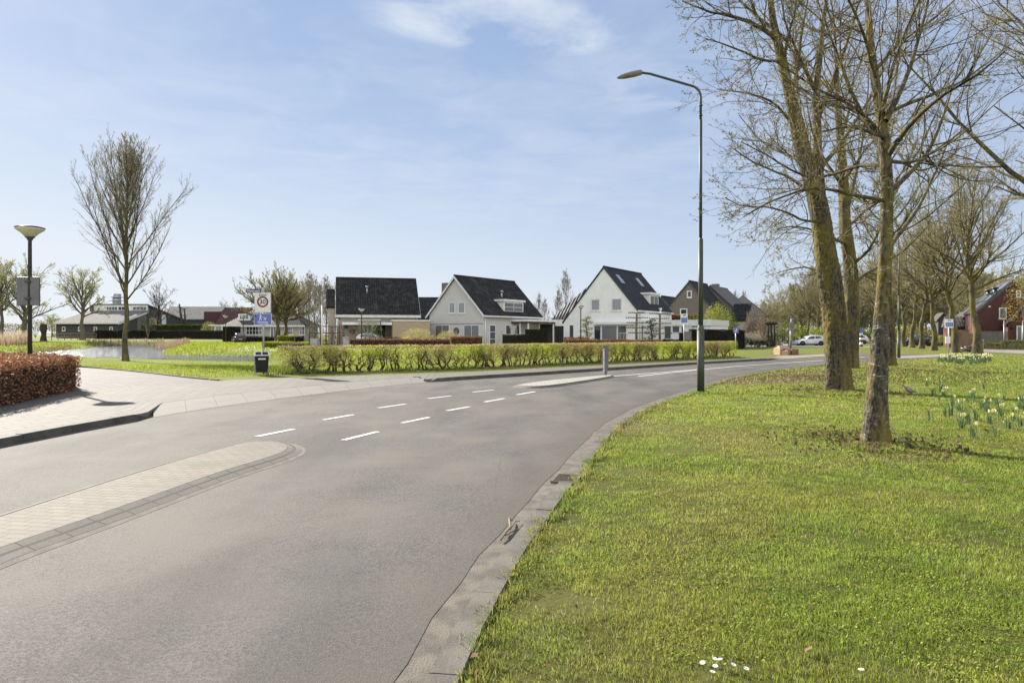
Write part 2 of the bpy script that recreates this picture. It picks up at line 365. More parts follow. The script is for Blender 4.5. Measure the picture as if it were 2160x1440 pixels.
def hz(x, y):
    x = np.asarray(x, float); y = np.asarray(y, float); sh = np.broadcast(x, y).shape
    x = np.broadcast_to(x, sh).astype(float); y = np.broadcast_to(y, sh).astype(float)
    z = np.zeros(sh)
    near = (np.abs(x) < 70) & (y < 70) & (y > -30)
    if near.any():
        d = seg_dist(x[near], y[near], LE[::8]); z[near] = .085*sstep(1.05, 1.7, d)*(1-sstep(14, 18, x[near]))
        dr = -seg_dist(x[near], y[near], RE[::8]); b = .05*sstep(.35, 1.7, dr)+.05*sstep(1, 4, dr)*(vnoise(x[near], y[near], 2.3, 3)-.3)
        z[near] += np.where(dr > 0, b, 0)
    s = x/np.maximum(y, 1); lf = 1-.8*sstep(.1, .35, s)
    z += lf*(.08*sstep(45, 62, y)+.27*sstep(60, 88, y)+.65*sstep(100, 145, y))
    z -= .21*sstep(29, 42, y)*(1-sstep(60, 75, y))*sstep(.30, .37, -s)*(x < -8)
    pn = (x > -130) & (x < -8) & (y > 35) & (y < 130)
    if pn.any():
        PC = np.vstack([POND, POND[:1]]); d = np.abs(seg_dist(x[pn], y[pn], PC)); i = inside(x[pn], y[pn], POND)
        zz = z[pn]; zz = np.where(i, -.27-.4*sstep(0, 2, d), -.26+(zz+.26)*sstep(0, 3.0, d)); z[pn] = zz
    return z
def hz1(x, y): return float(hz(np.array([x]), np.array([y]))[0])
def HZ(px, py, Y=None):
    """ground point seen at a pixel (terrain included); with Y given, the ground under that pixel column"""
    if Y is None:
        Y = 2304/(py-HOR)
        for _ in range(30): z = hz1((px-1080)/F*Y, Y); Y = .5*Y+.5*(EYE-z)*F/(py-HOR)
    x = (px-1080)/F*Y; return Vector((x, Y, hz1(x, Y)))
# ground sheet
ax = lambda a, b, s: np.arange(a, b, s)
gx = np.r_[[-4000, -2500, -1500, -900, -600, -420, -320, -250], ax(-200, -90, 5), ax(-90, -46, 1.5), ax(-46, 46, .5), ax(46, 100, 1.5), ax(100, 200, 5), [200, 250, 320, 420, 600, 900, 1500, 2500, 4000]]
gy = np.r_[[-200, -80, -40], ax(-30, 0, 2), ax(0, 62, .5), ax(62, 130, 1), ax(130, 220, 5), [220, 260, 320, 420, 600, 900, 1500, 2500, 4500]]
GX, GY = np.meshgrid(gx, gy); GZ = hz(GX, GY)
nx, ny = len(gx), len(gy); idx = np.arange(nx*ny).reshape(ny, nx)
gq = np.stack([idx[:-1, :-1], idx[:-1, 1:], idx[1:, 1:], idx[1:, :-1]], -1)
def grass_col(x, y):
    """albedo of turf at a place: brownish patches on the verge, lush green by the pond"""
    x = np.asarray(x); y = np.asarray(y)
    n1 = vnoise(x, y, 1.7, 1); n2 = vnoise(x, y, .45, 2); n3 = vnoise(x, y, 6, 5)
    left = sstep(0, 1, (seg_dist(x, y, LE[::10])+.5)) * (x < 17)
    a = np.array([.18, .25, .033]); b = np.array([.345, .365, .058]); br = np.array([.26, .20, .11]); lush = np.array([.20, .275, .02]); dk = np.array([.085, .14, .016])
    t = np.clip(.55*n1+.45*n2, 0, 1)[..., None]
    c = a*(1-t)+b*t
    far = sstep(7, 16, y)
    k = (np.clip((n1*.6+n3*.5-.50)*3.2, 0, 1)*(.40+.45*far))[..., None]; c = c*(1-k)+br*k
    l = lush*(1-t)+b*t; d = np.clip((n2-.62)*3, 0, 1)[..., None]*.6; l = l*(1-d)+dk*d
    return c*(1-left[..., None])+l*left[..., None]
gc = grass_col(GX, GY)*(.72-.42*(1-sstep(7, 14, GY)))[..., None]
dh = np.abs(seg_dist(GX, GY, HEDGE)); ds = seg_dist(GX, GY, HEDGE)
kk = ((dh < .75) & (GY < 50)).astype(float)[..., None]; gc = gc*(1-kk)+np.array([.11, .085, .06])*kk
PC = np.vstack([POND, POND[:1]]); dp = np.abs(seg_dist(GX, GY, PC)); ins = inside(GX, GY, POND)
kk = (np.where(ins, 1, 1-sstep(.3, 2.0, dp))*(GX < 0)*(GY > 30))[..., None]; gc = gc*(1-kk)+np.array([.085, .07, .04])*kk
mg, nt, b, out = newmat('turf_soil'); a = nt.nodes.new('ShaderNodeAttribute'); a.attribute_name = 'Col'; co = coords(nt, 'Object')
f = noise(nt, co, 9, 8, .7); f2 = noise(nt, co, .35, 5)
c = mixc(nt, ramp(nt, f, .35, .7), a.outputs[0], (.07, .075, .025)); c = mixc(nt, math_(nt, 'MULTIPLY', ramp(nt, f2, .4, .7), .35), c, (.15, .15, .05))
nt.links.new(c, b.inputs['Base Color']); b.inputs['Roughness'].default_value = .95; b.inputs['Specular IOR Level'].default_value = .1; bumpn(nt, b, f, .8, .04)
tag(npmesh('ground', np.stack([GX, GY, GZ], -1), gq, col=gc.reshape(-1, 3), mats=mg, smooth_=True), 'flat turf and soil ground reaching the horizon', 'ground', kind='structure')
# water
mw, nt, b, out = newmat('pond_water'); b.inputs['Base Color'].default_value = (.045, .055, .06, 1); b.inputs['Roughness'].default_value = .09; b.inputs['IOR'].default_value = 1.33
bumpn(nt, b, noise(nt, coords(nt, 'Object', (.6, 1, 1)), 2.6, 5, .6), .8, .25)
cc = POND.mean(0); wv = np.array([(p[0], p[1], -.25) for p in POND])
wb = MB(); wb.add([tuple(v) for v in wv], [list(range(len(wv)))]); tag(wb.build('pond_water', mw), 'blue rippled pond behind the grass bank', 'pond', kind='structure')
def strip(name, P, Q, m, off=.012, n=6, zf=None, label=None, cat=None, kind='structure', uvs=1.0, hzz=True):
    """surface between two polylines with the same point count; UV in metres"""
    P = np.asarray(P); Q = np.asarray(Q); t = np.linspace(0, 1, n+1)[None, :, None]
    XY = P[:, None]*(1-t)+Q[:, None]*t; z = (hz(XY[..., 0], XY[..., 1]) if hzz else 0)+off if zf is None else zf(XY, t)
    V = np.concatenate([XY, np.broadcast_to(np.asarray(z), XY.shape[:2])[..., None]], -1); r, k = len(P), n+1
    i = np.arange(r*k).reshape(r, k); q = np.stack([i[:-1, :-1], i[:-1, 1:], i[1:, 1:], i[1:, :-1]], -1)
    mid = (P+Q)/2; s = np.r_[0, np.cumsum(np.linalg.norm(np.diff(mid, axis=0), axis=1))]
    w = np.linalg.norm(Q-P, axis=1)[:, None]*np.linspace(0, 1, k)[None]
    uv = np.stack([np.repeat(s[:, None], k, 1), w], -1).reshape(-1, 2)*uvs
    if np.cross(P[1]-P[0], Q[0]-P[0]) < 0: q = q[..., ::-1]
    return tag(npmesh(name, V, q, mats=m, uv=uv), label, cat, kind=kind)
# asphalt
ma, nt, b, out = newmat('asphalt'); co = coords(nt, 'Object')
v = nt.nodes.new('ShaderNodeTexVoronoi'); nt.links.new(co, v.inputs['Vector']); v.inputs['Scale'].default_value = 95
sp_ = nt.nodes.new('ShaderNodeSeparateColor'); nt.links.new(v.outputs['Color'], sp_.inputs[0])
c = mixc(nt, ramp(nt, sp_.outputs[0], .15, .95), (.052, .049, .045), (.130, .122, .111))
c = mixc(nt, ramp(nt, noise(nt, co, 260, 2), .6, .72), c, (.36, .33, .28))
c = mixc(nt, math_(nt, 'MULTIPLY', ramp(nt, noise(nt, co, .45, 6, .6), .40, .64), .75), c, (.138, .124, .104))
c = mixc(nt, math_(nt, 'MULTIPLY', ramp(nt, noise(nt, coords(nt, 'Object', (1.2, .25, 1)), .7, 5), .46, .68), .55), c, (.052, .049, .046))
su = nt.nodes.new('ShaderNodeSeparateXYZ'); nt.links.new(coords(nt, 'UV'), su.inputs[0]); wv_ = su.outputs[1]
wob_ = math_(nt, 'MULTIPLY', math_(nt, 'SUBTRACT', noise(nt, co, .35, 3), .5), 1.2); wv_ = math_(nt, 'ADD', wv_, wob_)
def lane(x0, r_): return math_(nt, 'SUBTRACT', 1, math_(nt, 'DIVIDE', math_(nt, 'ABSOLUTE', math_(nt, 'SUBTRACT', wv_, x0)), r_), True)
tr = math_(nt, 'ADD', math_(nt, 'ADD', lane(1.0, .5), lane(2.55, .5)), math_(nt, 'ADD', lane(5.3, .5), lane(6.7, .5)))
c = mixc(nt, math_(nt, 'MULTIPLY', math_(nt, 'MULTIPLY', tr, ramp(nt, noise(nt, co, 1.6, 5), .3, .7)), .5), c, (.128, .120, .110))
c = mixc(nt, math_(nt, 'MULTIPLY', lane(0, .7), .6), c, (.085, .076, .064))
c = mixc(nt, math_(nt, 'MULTIPLY', lane(1.8, .45), math_(nt, 'MULTIPLY', ramp(nt, noise(nt, co, .8, 5), .40, .68), .55)), c, (.055, .051, .047))
vc = nt.nodes.new('ShaderNodeTexVoronoi'); vc.feature = 'DISTANCE_TO_EDGE'; nt.links.new(mixc(nt, .16, co, noise(nt, co, 3, 4), 'LINEAR_LIGHT'), vc.inputs['Vector']); vc.inputs['Scale'].default_value = .33
crk = math_(nt, 'MULTIPLY', math_(nt, 'SUBTRACT', 1, ramp(nt, vc.outputs['Distance'], .0012, .004)), ramp(nt, noise(nt, co, .22, 2), .5, .6))
c = mixc(nt, math_(nt, 'MULTIPLY', crk, .3), c, (.03, .028, .025))
nt.links.new(c, b.inputs['Base Color']); b.inputs['Roughness'].default_value = .85; b.inputs['Specular IOR Level'].default_value = .25
bumpn(nt, b, math_(nt, 'ADD', v.outputs['Distance'], math_(nt, 'MULTIPLY', noise(nt, co, 30, 3), .5)), .4, .005)
GUT = offset(RE, .31)+np.random.RandomState(5).normal(0, .012, RE.shape)*np.linspace(1, 1, len(RE))[:, None]
strip('road', GUT, LE, ma, .012, 16, hzz=False, label='grey asphalt road curving away to the right', cat='road')
M['gutter'] = mat('sandy_gutter', (.155, .134, .106), (.085, .074, .06), 5, .9, .7, 90)
M['kerb'] = mat('kerb_concrete', (.135, .121, .10), (.082, .074, .06), 3.5, .9, .5, 60)
M['kerbdark'] = mat('weathered_kerb', (.10, .092, .08), (.062, .057, .05), 3, .85, .3, 70)
n_near = int(np.searchsorted(RE[:, 1], 44))
strip('gutter', offset(RE, .145)[:n_near], offset(RE, .55)[:n_near], M['gutter'], .009, 2, hzz=False, label='sandy gutter strip along the right kerb', cat='gutter')
def kerb_run(name, P, w, z0, z1, m, seg=1.0, gap=.008, slope_end=True, label=None, face=0.02, jit=.004):
    """kerb stones of seg metres laid along the polyline, w to its left"""
    d = np.r_[0, np.cumsum(np.linalg.norm(np.diff(P, axis=0), axis=1))]; mb = MB(); n = max(1, int(d[-1]/seg)); rr = random.Random(3)
    O = offset(P, w); I_ = offset(P, face)
    at = lambda Q, t: np.array([np.interp(t, d, Q[:, 0]), np.interp(t, d, Q[:, 1])])
    for k in range(n):
        a, e = k*d[-1]/n+gap/2, (k+1)*d[-1]/n-gap/2; dz = rr.uniform(-jit, jit)
        st = np.linspace(a, e, 3)
        for s0, s1 in zip(st[:-1], st[1:]):
            za = zb = z1+dz
            if slope_end and k == 0 and s0 == st[0] and slope_end != 'far': za = z0+.015
            if slope_end and k == n-1 and s1 == st[-1] and slope_end != 'near': zb = z0+.015
            p0, p1, q0, q1, f0, f1 = at(P, s0), at(P, s1), at(O, s0), at(O, s1), at(I_, s0), at(I_, s1)
            vs = [(*p0, z0), (*p1, z0), (*q1, z0), (*q0, z0), (*f0, za), (*f1, zb), (*q1, zb), (*q0, za)]
            mb.add(vs, [(3, 2, 1, 0), (4, 5, 6, 7), (0, 1, 5, 4), (1, 2, 6, 5), (2, 3, 7, 6), (3, 0, 4, 7)][::1])
    me = mb.build(name, m); return tag(me, label, 'kerb', kind='structure')
kerb_run('kerb', RE[:n_near], (.155), -.02, .032, M['kerb'], 1.0, .006, False, 'flush concrete kerb between gutter and lawn', .005, .004)
iA = int(np.argmin(np.linalg.norm(LE-np.array(G(335, 880)[:2]), axis=1))); iB = int(np.argmin(np.linalg.norm(LE-np.array(G(900, 806)[:2]), axis=1))); iC = int(np.argmin(np.linalg.norm(LE-np.array(G(1620, 760)[:2]), axis=1)))
kerb_run('kerb', LE[:iA+1], .14, -.02, .13, M['kerbdark'], 1.0, .012, 'far', 'raised dark kerb ending at the lowered crossing')
kerb_run('kerb', LE[iB:iC+1], .14, -.02, .13, M['kerbdark'], 1.0, .012, True, 'raised dark kerb along the hedge pavement')
# dropped crossing slabs and pavement
M['slab'] = brickmat('concrete_crossing_slab', (.175, .16, .138), (.155, .142, .124), (.06, .056, .047), 1.0, .9, .012, bump=.4, offset=0, dirt=.3)
M['paver'] = brickmat('beige_paving', (.145, .127, .105), (.108, .097, .081), (.018, .016, .013), .6, .3, .018, bump=.4, offset=.5, dirt=.35)
M['pinkpaver'] = brickmat('pink_grey_paving', (.15, .129, .119), (.09, .08, .076), (.02, .018, .017), .42, .21, .028, rot=R(45), bump=.35, dirt=.3)  # joints blackened and widened to paint in the shading between rows
bandback = smooth(PL([(322, 862), (480, 839), (560, 830), (773, 809), (897, 800)]), 40); bandfront = resample(LE[iA:iB+1], 40)
strip('crossing_ramp', bandfront, bandback, M['slab'], n=4, zf=lambda XY, t: .016+t[..., 0]*.088+0*XY[..., 0], label='lowered concrete slabs of the side street crossing', cat='ramp')
front = resample(np.vstack([offset(LE[:iA+1], .14), bandback[1:-1], offset(LE[iB:iC+1], .14)]), 220)
back = np.vstack([[(-10.2, -16), (-9.9, 0), (-10.0, 8), (-10.5, 13), (-11.95, 18.3)], PL([ (455, 807), (480, 801.5), (556, 799.5), (617, 797), (780, 791.5), (960, 786.5), (1167, 776), (1355, 767), (1557, 757), (1650, 751.8)], .1)])
strip('pavement', front, resample(back, 220), M['paver'], n=10, zf=lambda XY, t: .106+0*XY[..., 0], label='beige paved footway along the far side of the road', cat='pavement')
sfar = smooth(np.vstack([PL([(475, 804), (387, 796), (289, 784), (179, 774)], .1), [(-42, 52)]]), 60); snear = smooth(np.array([(-10.2, 16.9), (-11.75, 18.6), (-12.6, 19.8), (-18.7, 25), (-30, 36), (-49, 54)]), 60)
sfar = resample(np.vstack([[(-8.3, 22.6)], sfar]), 60)
strip('side_street', snear, sfar, M['pinkpaver'], .010, 8, label='pinkish brick side street leading off between hedge and bank', cat='street')
kerb_run('kerb', resample(sfar, 60)[2:], -.10, .05, .135, M['kerb'], 1.0, .01, False, 'low concrete edging of the grassy bank', -.005)
mb = MB()
for a_, b_ in zip(front[:-1], front[1:]): mb.add([(*a_, -.02), (*b_, -.02), (*b_, .1058), (*a_, .1058)], [(3, 2, 1, 0)])
tag(mb.build('pavement_edge', M['slab']), 'vertical edge of the footway at the lowered crossing', 'pavement', kind='structure')
# traffic islands
def island(px, extra, ins, zs, ms, names, labels):
    P = np.vstack([PL(px), extra]) if len(extra) else PL(px)
    P = smooth(np.vstack([P, P[:1]]), 140)[:-1]; C = P.copy(); rings = [P]
    for d in ins:
        T = np.roll(P, -1, 0)-np.roll(P, 1, 0); T /= np.linalg.norm(T, axis=1)[:, None]; nn = np.stack([-T[:, 1], T[:, 0]], 1)
        ar = np.sum(P[:, 0]*np.roll(P[:, 1], -1)-np.roll(P[:, 0], -1)*P[:, 1]); rings.append(P+nn*d*np.sign(ar))
    n = len(P)
    for k in range(len(ins)):
        A_, B_ = rings[k], rings[k+1]; V = np.vstack([np.c_[A_, np.full(n, zs[k])], np.c_[B_, np.full(n, zs[k+1])]]); i = np.arange(n)
        s = np.r_[0, np.cumsum(np.linalg.norm(np.diff(P, axis=0), axis=1))]; uv = np.vstack([np.c_[s, 0*s], np.c_[s, 0*s+ins[k]-(ins[k-1] if k else 0)]])
        q = np.stack([i[:-1], i[1:], i[1:]+n, i[:-1]+n], -1); q = np.vstack([q, [[n-1, 0, n, 2*n-1]]])
        tag(npmesh(names[k], V, q, mats=ms[k], uv=uv), labels[k], 'traffic island', kind='structure')
    mb = MB(); mb.add([(*p, zs[-1]) for p in rings[-1]], [list(range(n))]); mb.build(names[-1], ms[-1]); o = COL.objects[-1]; tag(o, labels[-1], 'traffic island', kind='structure')
M['joint'] = mat('mossy_joint', (.035, .04, .018), (.02, .02, .015), 9, .95)
M['isl_edge'] = brickmat('island_edging', (.175, .158, .133), (.14, .127, .108), (.05, .046, .036), (.34), .085, .010, bump=.3, offset=0, dirt=.3)
M['isl_sand'] = mat('island_mortar', (.17, .15, .122), (.12, .106, .088), 6, .9, .4, 120)
M['isl_brick'] = brickmat('island_clinker', (.178, .152, .118), (.138, .117, .093), (.07, .063, .045), .2, .1, .009, rot=R(10), bump=.4, dirt=.3, blotch=((.085, .085, .03), .7))
island([(0, 1088), (292, 994), (480, 942), (530, 936.5), (583, 934.5), (625, 938), (650, 949), (640, 963), (590, 983), (518, 1004), (259, 1107), (0, 1201)], [(-3.55, 3), (-3.7, -6), (-4.8, -6), (-4.72, 3)],
       [.06, .15, .166, .25], [.014, .024, .052, .048, .074], [M['isl_sand'], M['isl_edge'], M['joint'], M['isl_edge'], M['isl_brick']], ['traffic_island_border']*4+['traffic_island'],
       ['sandy mortar fringe of the near island', 'dark joint round the near island', 'pale concrete edging of the near island', 'mossy joint inside the near island', 'buff brick centre of the near traffic island'])
M['isl_white'] = brickmat('white_island_paving', (.34, .32, .28), (.28, .265, .235), (.13, .12, .10), .3, .3, .01, bump=.3, offset=.5, dirt=.25)
island([(1081, 817), (1127, 809), (1200, 801.5), (1272, 794.5), (1292, 794), (1302, 796.5), (1240, 807), (1162, 819), (1110, 820.5)], [], [.12], [.014, .08], [M['isl_edge'], M['isl_white']], ['traffic_island_border', 'traffic_island'],
       ['grey edging of the far island', 'white paved pointed island farther along the road'])
# painted lines
ml = MB()
def dash(a, b, w=.105, z=.018):
    p, q = G(*a), G(*b); t = (q-p).normalized(); s = Vector((-t.y, t.x, 0))*w/2
    ml.add([(*(p-s)[:2], z), (*(q-s)[:2], z), (*(q+s)[:2], z), (*(p+s)[:2], z)], [(0, 1, 2, 3)])
for a, b in [((541, 922.5), (620, 906.5)), ((682, 887), (745, 876)), ((798, 861.5), (855, 853.5)), ((903, 841.5), (951, 836)), ((997, 828), (1041, 823.3)), ((724, 930), (797, 912)), ((848, 893.5), (905, 881.5)), ((943, 867.5), (990, 859)), ((1022, 849), (1063, 841.5)), ((1090, 833.5), (1128, 827))]: dash(a, b)
for pts in ([(1294, 794), (1380, 787), (1473, 779.5)], [(1346, 794.5), (1410, 787), (1478, 780), (1560, 772.5), (1640, 766.7), (1735, 760.3)]):
    for a, b in zip(pts[:-1], pts[1:]): dash(a, b, .13)
for k in range(6): dash((1752+k*20, 758.6-k*1.5), (1764+k*20, 757.7-k*1.5), .14)
for k in range(9): a = 62+k*5; dash_p = np.array([34.2+(a-62)*.47, a]); ml.add([(dash_p[0]-.1, a, .018), (dash_p[0]+.1, a, .018), (dash_p[0]+1.3, a+2.5, .018), (dash_p[0]+1.1, a+2.5, .018)], [(0, 1, 2, 3)])
mp_, nt, b, out = newmat('worn_road_paint'); M['paint'] = mp_; co = coords(nt, 'Object'); c = mixc(nt, ramp(nt, noise(nt, co, 7, 5), .4, .75), (.74, .73, .70), (.52, .50, .47))
c = mixc(nt, ramp(nt, noise(nt, co, 55, 4, .7), .52, .62), c, (.13, .122, .11)); c = mixc(nt, ramp(nt, noise(nt, co, 14, 6, .7), .60, .66), c, (.15, .14, .125)); nt.links.new(c, b.inputs['Base Color']); b.inputs['Roughness'].default_value = .7
tag(ml.build('road_markings', M['paint']), 'white dashed and solid road markings', 'road markings', kind='structure')
# far paths and streets
M['farroad'] = mat('far_asphalt', (.17, .16, .15), (.125, .12, .115), .8, .85)
M['path'] = mat('pale_paving', (.25, .225, .19), (.20, .18, .155), .9, .9, .2, 30)
def band(name, a, b, m, off, label, n=40): return strip(name, smooth(np.array([HZ(*p)[:2] for p in a]), n), smooth(np.array([HZ(*p)[:2] for p in b]), n), m, off, 6, label=label, cat='street')
band('side_street', [(1617, 759.5), (1700, 754.5), (1800, 747.5)], [(1640, 751.5), (1700, 749), (1790, 745)], M['path'], .022, 'pale paved apron across the junction mouth')
band('lane', [(1380, 733), (1560, 733), (1650, 731.5), (1745, 731.5)], [(1380, 729), (1560, 729), (1650, 727), (1745, 727)], M['farroad'], .016, 'grey lane the white car is parked on')
band('lane', [(478, 740), (556, 724), (580, 720)], [(720, 741), (640, 730), (612, 720)], M['path'], .02, 'pale brick lane past the lime trees')
band('lane', [(600, 739), (720, 738), (900, 736), (1150, 732), (1400, 731)], [(690, 727), (730, 727), (900, 730), (1150, 728.5), (1400, 728.5)], M['path'], .017, 'pale lane in front of the houses')
band('bus_platform', [(1889, 757), (1950, 755.2), (1998, 752)], [(1889, 752), (1950, 749.5), (2000, 747)], M['path'], .03, 'pale paved strip beside the far bus stop')
band('footpath', [(2040, 741.5), (2100, 743.5), (2200, 748)], [(2040, 735.5), (2100, 736), (2200, 738)], M['path'], .018, 'pale footpath in front of the brick house')
# ---------------------------------------------------------------- grass
def blades(name, P, h, w, col, lab, seed=1, lean=.6, mat_='grassblade', z=None):
    r = np.random.RandomState(seed); n = len(P); z = hz(P[:, 0], P[:, 1]) if z is None else z
    a = r.uniform(0, 2*math.pi, n); b = r.uniform(0, 2*math.pi, n); hh = h*r.uniform(.5, 1.35, n); ww = w*r.uniform(.6, 1.3, n); ln = hh*r.uniform(.1, 1.2, n)*lean
    base = np.c_[P, z-.004]; s = np.c_[np.cos(a)*ww/2, np.sin(a)*ww/2, 0*a]; d = np.c_[np.cos(b)*ln, np.sin(b)*ln, 0*b]; up = np.c_[0*a, 0*a, hh]
    mid = base+d*.35+up*.6; tip = base+d+up
    V = np.stack([base-s, base+s, mid-s*.8, mid+s*.8, tip], 1)
    i = np.arange(n)[:, None]*5; q = i+np.array([[0, 1, 3, 2]]); t = i+np.array([[2, 3, 4]])
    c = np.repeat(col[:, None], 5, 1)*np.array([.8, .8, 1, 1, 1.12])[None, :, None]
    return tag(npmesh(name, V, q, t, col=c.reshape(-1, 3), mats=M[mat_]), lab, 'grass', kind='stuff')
def scatter(y0, y1, dens, side, seed, maxn=400000, jit=True):
    """random turf points inside the view cone, right of the kerb (side=-1)"""
    r = np.random.RandomState(seed); w = 1.65*y1; n = int((y1-y0)*w*dens); P = np.c_[r.uniform(-w*.5-.5, w*.5+.5, n), r.uniform(y0, y1, n)]
    P = P[np.abs(P[:, 0]) < .79*P[:, 1]+.3]; d = seg_dist(P[:, 0], P[:, 1], RE[::3])
    return P[(d < -.05+.22*vnoise(P[:, 0], P[:, 1], .35, 9)*vnoise(P[:, 0], P[:, 1], .09, 4)+.03)]
def turf_col(P, seed):
    r = np.random.RandomState(seed); c = grass_col(P[:, 0], P[:, 1])*r.uniform(.55, 1.45, (len(P), 1))*(.68+.6*vnoise(P[:, 0], P[:, 1], .22, 51)+.15*vnoise(P[:, 0], P[:, 1], .9, 52))[:, None]; g_ = (vnoise(P[:, 0], P[:, 1], .6, 53) > .58)[:, None]; c = np.where(g_, c*np.array([.86, 1.0, .8]), c); k = r.rand(len(P))
    c[k < .17] = np.array([.33, .28, .14])*r.uniform(.7, 1.2, ((k < .17).sum(), 1)); c[k > .93] = np.array([.10, .16, .03])*r.uniform(.8, 1.2, ((k > .93).sum(), 1))
    return c
lawnparts = []
for (y0, y1, dens, h, w, sd) in ((2.7, 4.6, 15000, .029, .0036, 1), (4.6, 7.5, 7600, .030, .005, 2), (7.5, 12, 2900, .034, .0078, 3), (12, 22, 800, .042, .014, 4), (22, 50, 130, .06, .035, 5)):
    P = scatter(y0, y1, dens, -1, sd); t = vnoise(P[:, 0], P[:, 1], .32, 8)*.6+vnoise(P[:, 0], P[:, 1], .11, 6)*.4
    keep = np.random.RandomState(sd).rand(len(P)) < np.clip((t-.14)*3.2, .12, 1)*(1-.85*sstep(.62, .74, .5*vnoise(P[:, 0], P[:, 1], .45, 33)+.5*vnoise(P[:, 0], P[:, 1], 1.3, 34))); P = P[keep]; t = t[keep]
    if y0 < 12:      # blades stand in tufts
        q = np.random.RandomState(sd+70); nt_ = len(P)//14; ci = q.randint(0, nt_, len(P)); lo_ = q.rand(len(P)) < .72; sg_ = (.02, .028, .045)[(y0 > 4)+(y0 > 7)]
        P = np.where(lo_[:, None], P[:nt_][ci]+q.normal(0, sg_, P.shape), P); t = np.where(lo_, t[:nt_][ci]*.5+.5*q.rand(nt_)[ci], t*.6)
    lawnparts.append((P, h*(.45+1.05*t), np.full(len(P), w), turf_col(P, sd)))
q = np.random.RandomState(77); k = 60000; f = (q.rand(k)**1.6)*.9; E = resample(RE[:n_near], 3000); j = (f*2999).astype(int); dd = q.normal(-.03, .035, k)+.16*(vnoise(E[j][:, 0], E[j][:, 1], .3, 2)-.45)+.10*(vnoise(E[j][:, 0], E[j][:, 1], .1, 5)-.5)
T_ = np.gradient(E, axis=0); T_ /= np.linalg.norm(T_, axis=1)[:, None]; P = E[j]+np.stack([-T_[j][:, 1], T_[j][:, 0]], 1)*dd[:, None]; kp = (P[:, 1] > 2.6) & (dd < .13); P = P[kp]; lawnparts.append((P, np.full(len(P), .05)*q.uniform(.6, 1.3, len(P)), .0035+.0007*P[:, 1], turf_col(P, 78)*.9))
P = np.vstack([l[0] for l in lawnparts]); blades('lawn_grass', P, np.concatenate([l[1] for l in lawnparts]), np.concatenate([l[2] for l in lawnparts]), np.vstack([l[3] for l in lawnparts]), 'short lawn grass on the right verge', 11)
# clover and weed leaves lying between the blades
def patches(name, P, size, col, lab, seed, zoff=.015, m='leaf', tilt=.5):
    r = np.random.RandomState(seed); n = len(P); a = r.uniform(0, 6.28, n); s = size*r.uniform(.6, 1.4, n); u = np.c_[np.cos(a), np.sin(a), r.normal(0, tilt, n)]*s[:, None]*.5; v = np.c_[-np.sin(a), np.cos(a), r.normal(0, tilt, n)]*s[:, None]*.32
    c = np.c_[P, hz(P[:, 0], P[:, 1])+zoff*r.uniform(.3, 1.5, n)]; V = np.stack([c-u, c+v, c+u, c-v], 1); q = np.arange(n*4).reshape(n, 4)
    return tag(npmesh(name, V, q, col=np.repeat(col, 4, 0), mats=M[m]), lab, 'ground cover', kind='stuff')
pp = []; pc = []
for (y0, y1, dens, sd) in ((2.7, 5, 3600, 21), (5, 9, 1300, 22), (9, 18, 300, 23)):
    P = scatter(y0, y1, dens, -1, sd); P = P[vnoise(P[:, 0], P[:, 1], .5, 12) > .42]; pp.append(P); pc.append(np.where(vnoise(P[:, 0], P[:, 1], .8, 15)[:, None] > .5, np.array([[.15, .22, .025]]), np.array([[.26, .31, .045]]))*np.random.RandomState(sd).uniform(.6, 1.4, (len(P), 1)))
patches('clover_leaves', np.vstack(pp), .013, np.vstack(pc), 'small clover and weed leaves in the lawn', 5, .022)
# dead nettles and brown litter round the trunks
pp = []
for (px, py, rad, n) in ((1848, 950, 1.3, 900), (1765, 832, 1.9, 1500), (1795, 800, 5, 2600), (1700, 800, 2.5, 900), (1880, 790, 6, 2600), (2090, 785, 6, 1600), (1740, 925, .9, 260), (1950, 800, 5, 1500)):
    r = np.random.RandomState(int(px)); c = G(px, py); q = np.c_[r.normal(c.x, rad*.5, n), r.normal(c.y, rad*.5, n)]; d = seg_dist(q[:, 0], q[:, 1], RE[::4]); pp.append(q[d < -.1])
P = np.vstack(pp); r = np.random.RandomState(3); cc_ = np.where(r.rand(len(P), 1) < .6, np.array([[.14, .075, .06]]), np.array([[.10, .11, .03]]))*r.uniform(.6, 1.3, (len(P), 1))
patches('dead_nettle_cover', P, .05, cc_, 'low reddish brown weeds round the trunks', 6, .05)
P = scatter(2.8, 16, 2.4, -1, 31); r = np.random.RandomState(4)
patches('fallen_leaves', P, .045, np.array([.17, .105, .06])*r.uniform(.6, 1.5, (len(P), 1)), 'scattered dry brown leaves on the lawn', 7, .035, 'beech', .25)
# bank by the pond: long bright grass, and the far lawns
def left_scatter(n, x0, x1, y0, y1, seed, cond): 
    r = np.random.RandomState(seed); P = np.c_[r.uniform(x0, x1, n), r.uniform(y0, y1, n)]; return P[cond(P) & (np.abs(P[:, 0]) < .82*P[:, 1])]
sf = sfar[sfar[:, 0] < -10.2][::4]
okp = lambda P: (seg_dist(P[:, 0], P[:, 1], np.vstack([sf[::-1], PL([(480, 800.5), (556, 798), (617, 796), (780, 791), (960, 786), (1167, 775), (1355, 766), (1557, 756)])])) > .12) & ~inside(P[:, 0], P[:, 1], POND)
P = left_scatter(150000, -40, 18, 22.5, 54, 41, okp); tt = vnoise(P[:, 0], P[:, 1], 1.1, 4)
dd = seg_dist(P[:, 0], P[:, 1], HEDGE); P = P[~((dd < .6) & (dd > -.8) & (np.random.RandomState(1).rand(len(P)) < .85) & (P[:, 0] > -9))]; tt = vnoise(P[:, 0], P[:, 1], 1.1, 4)
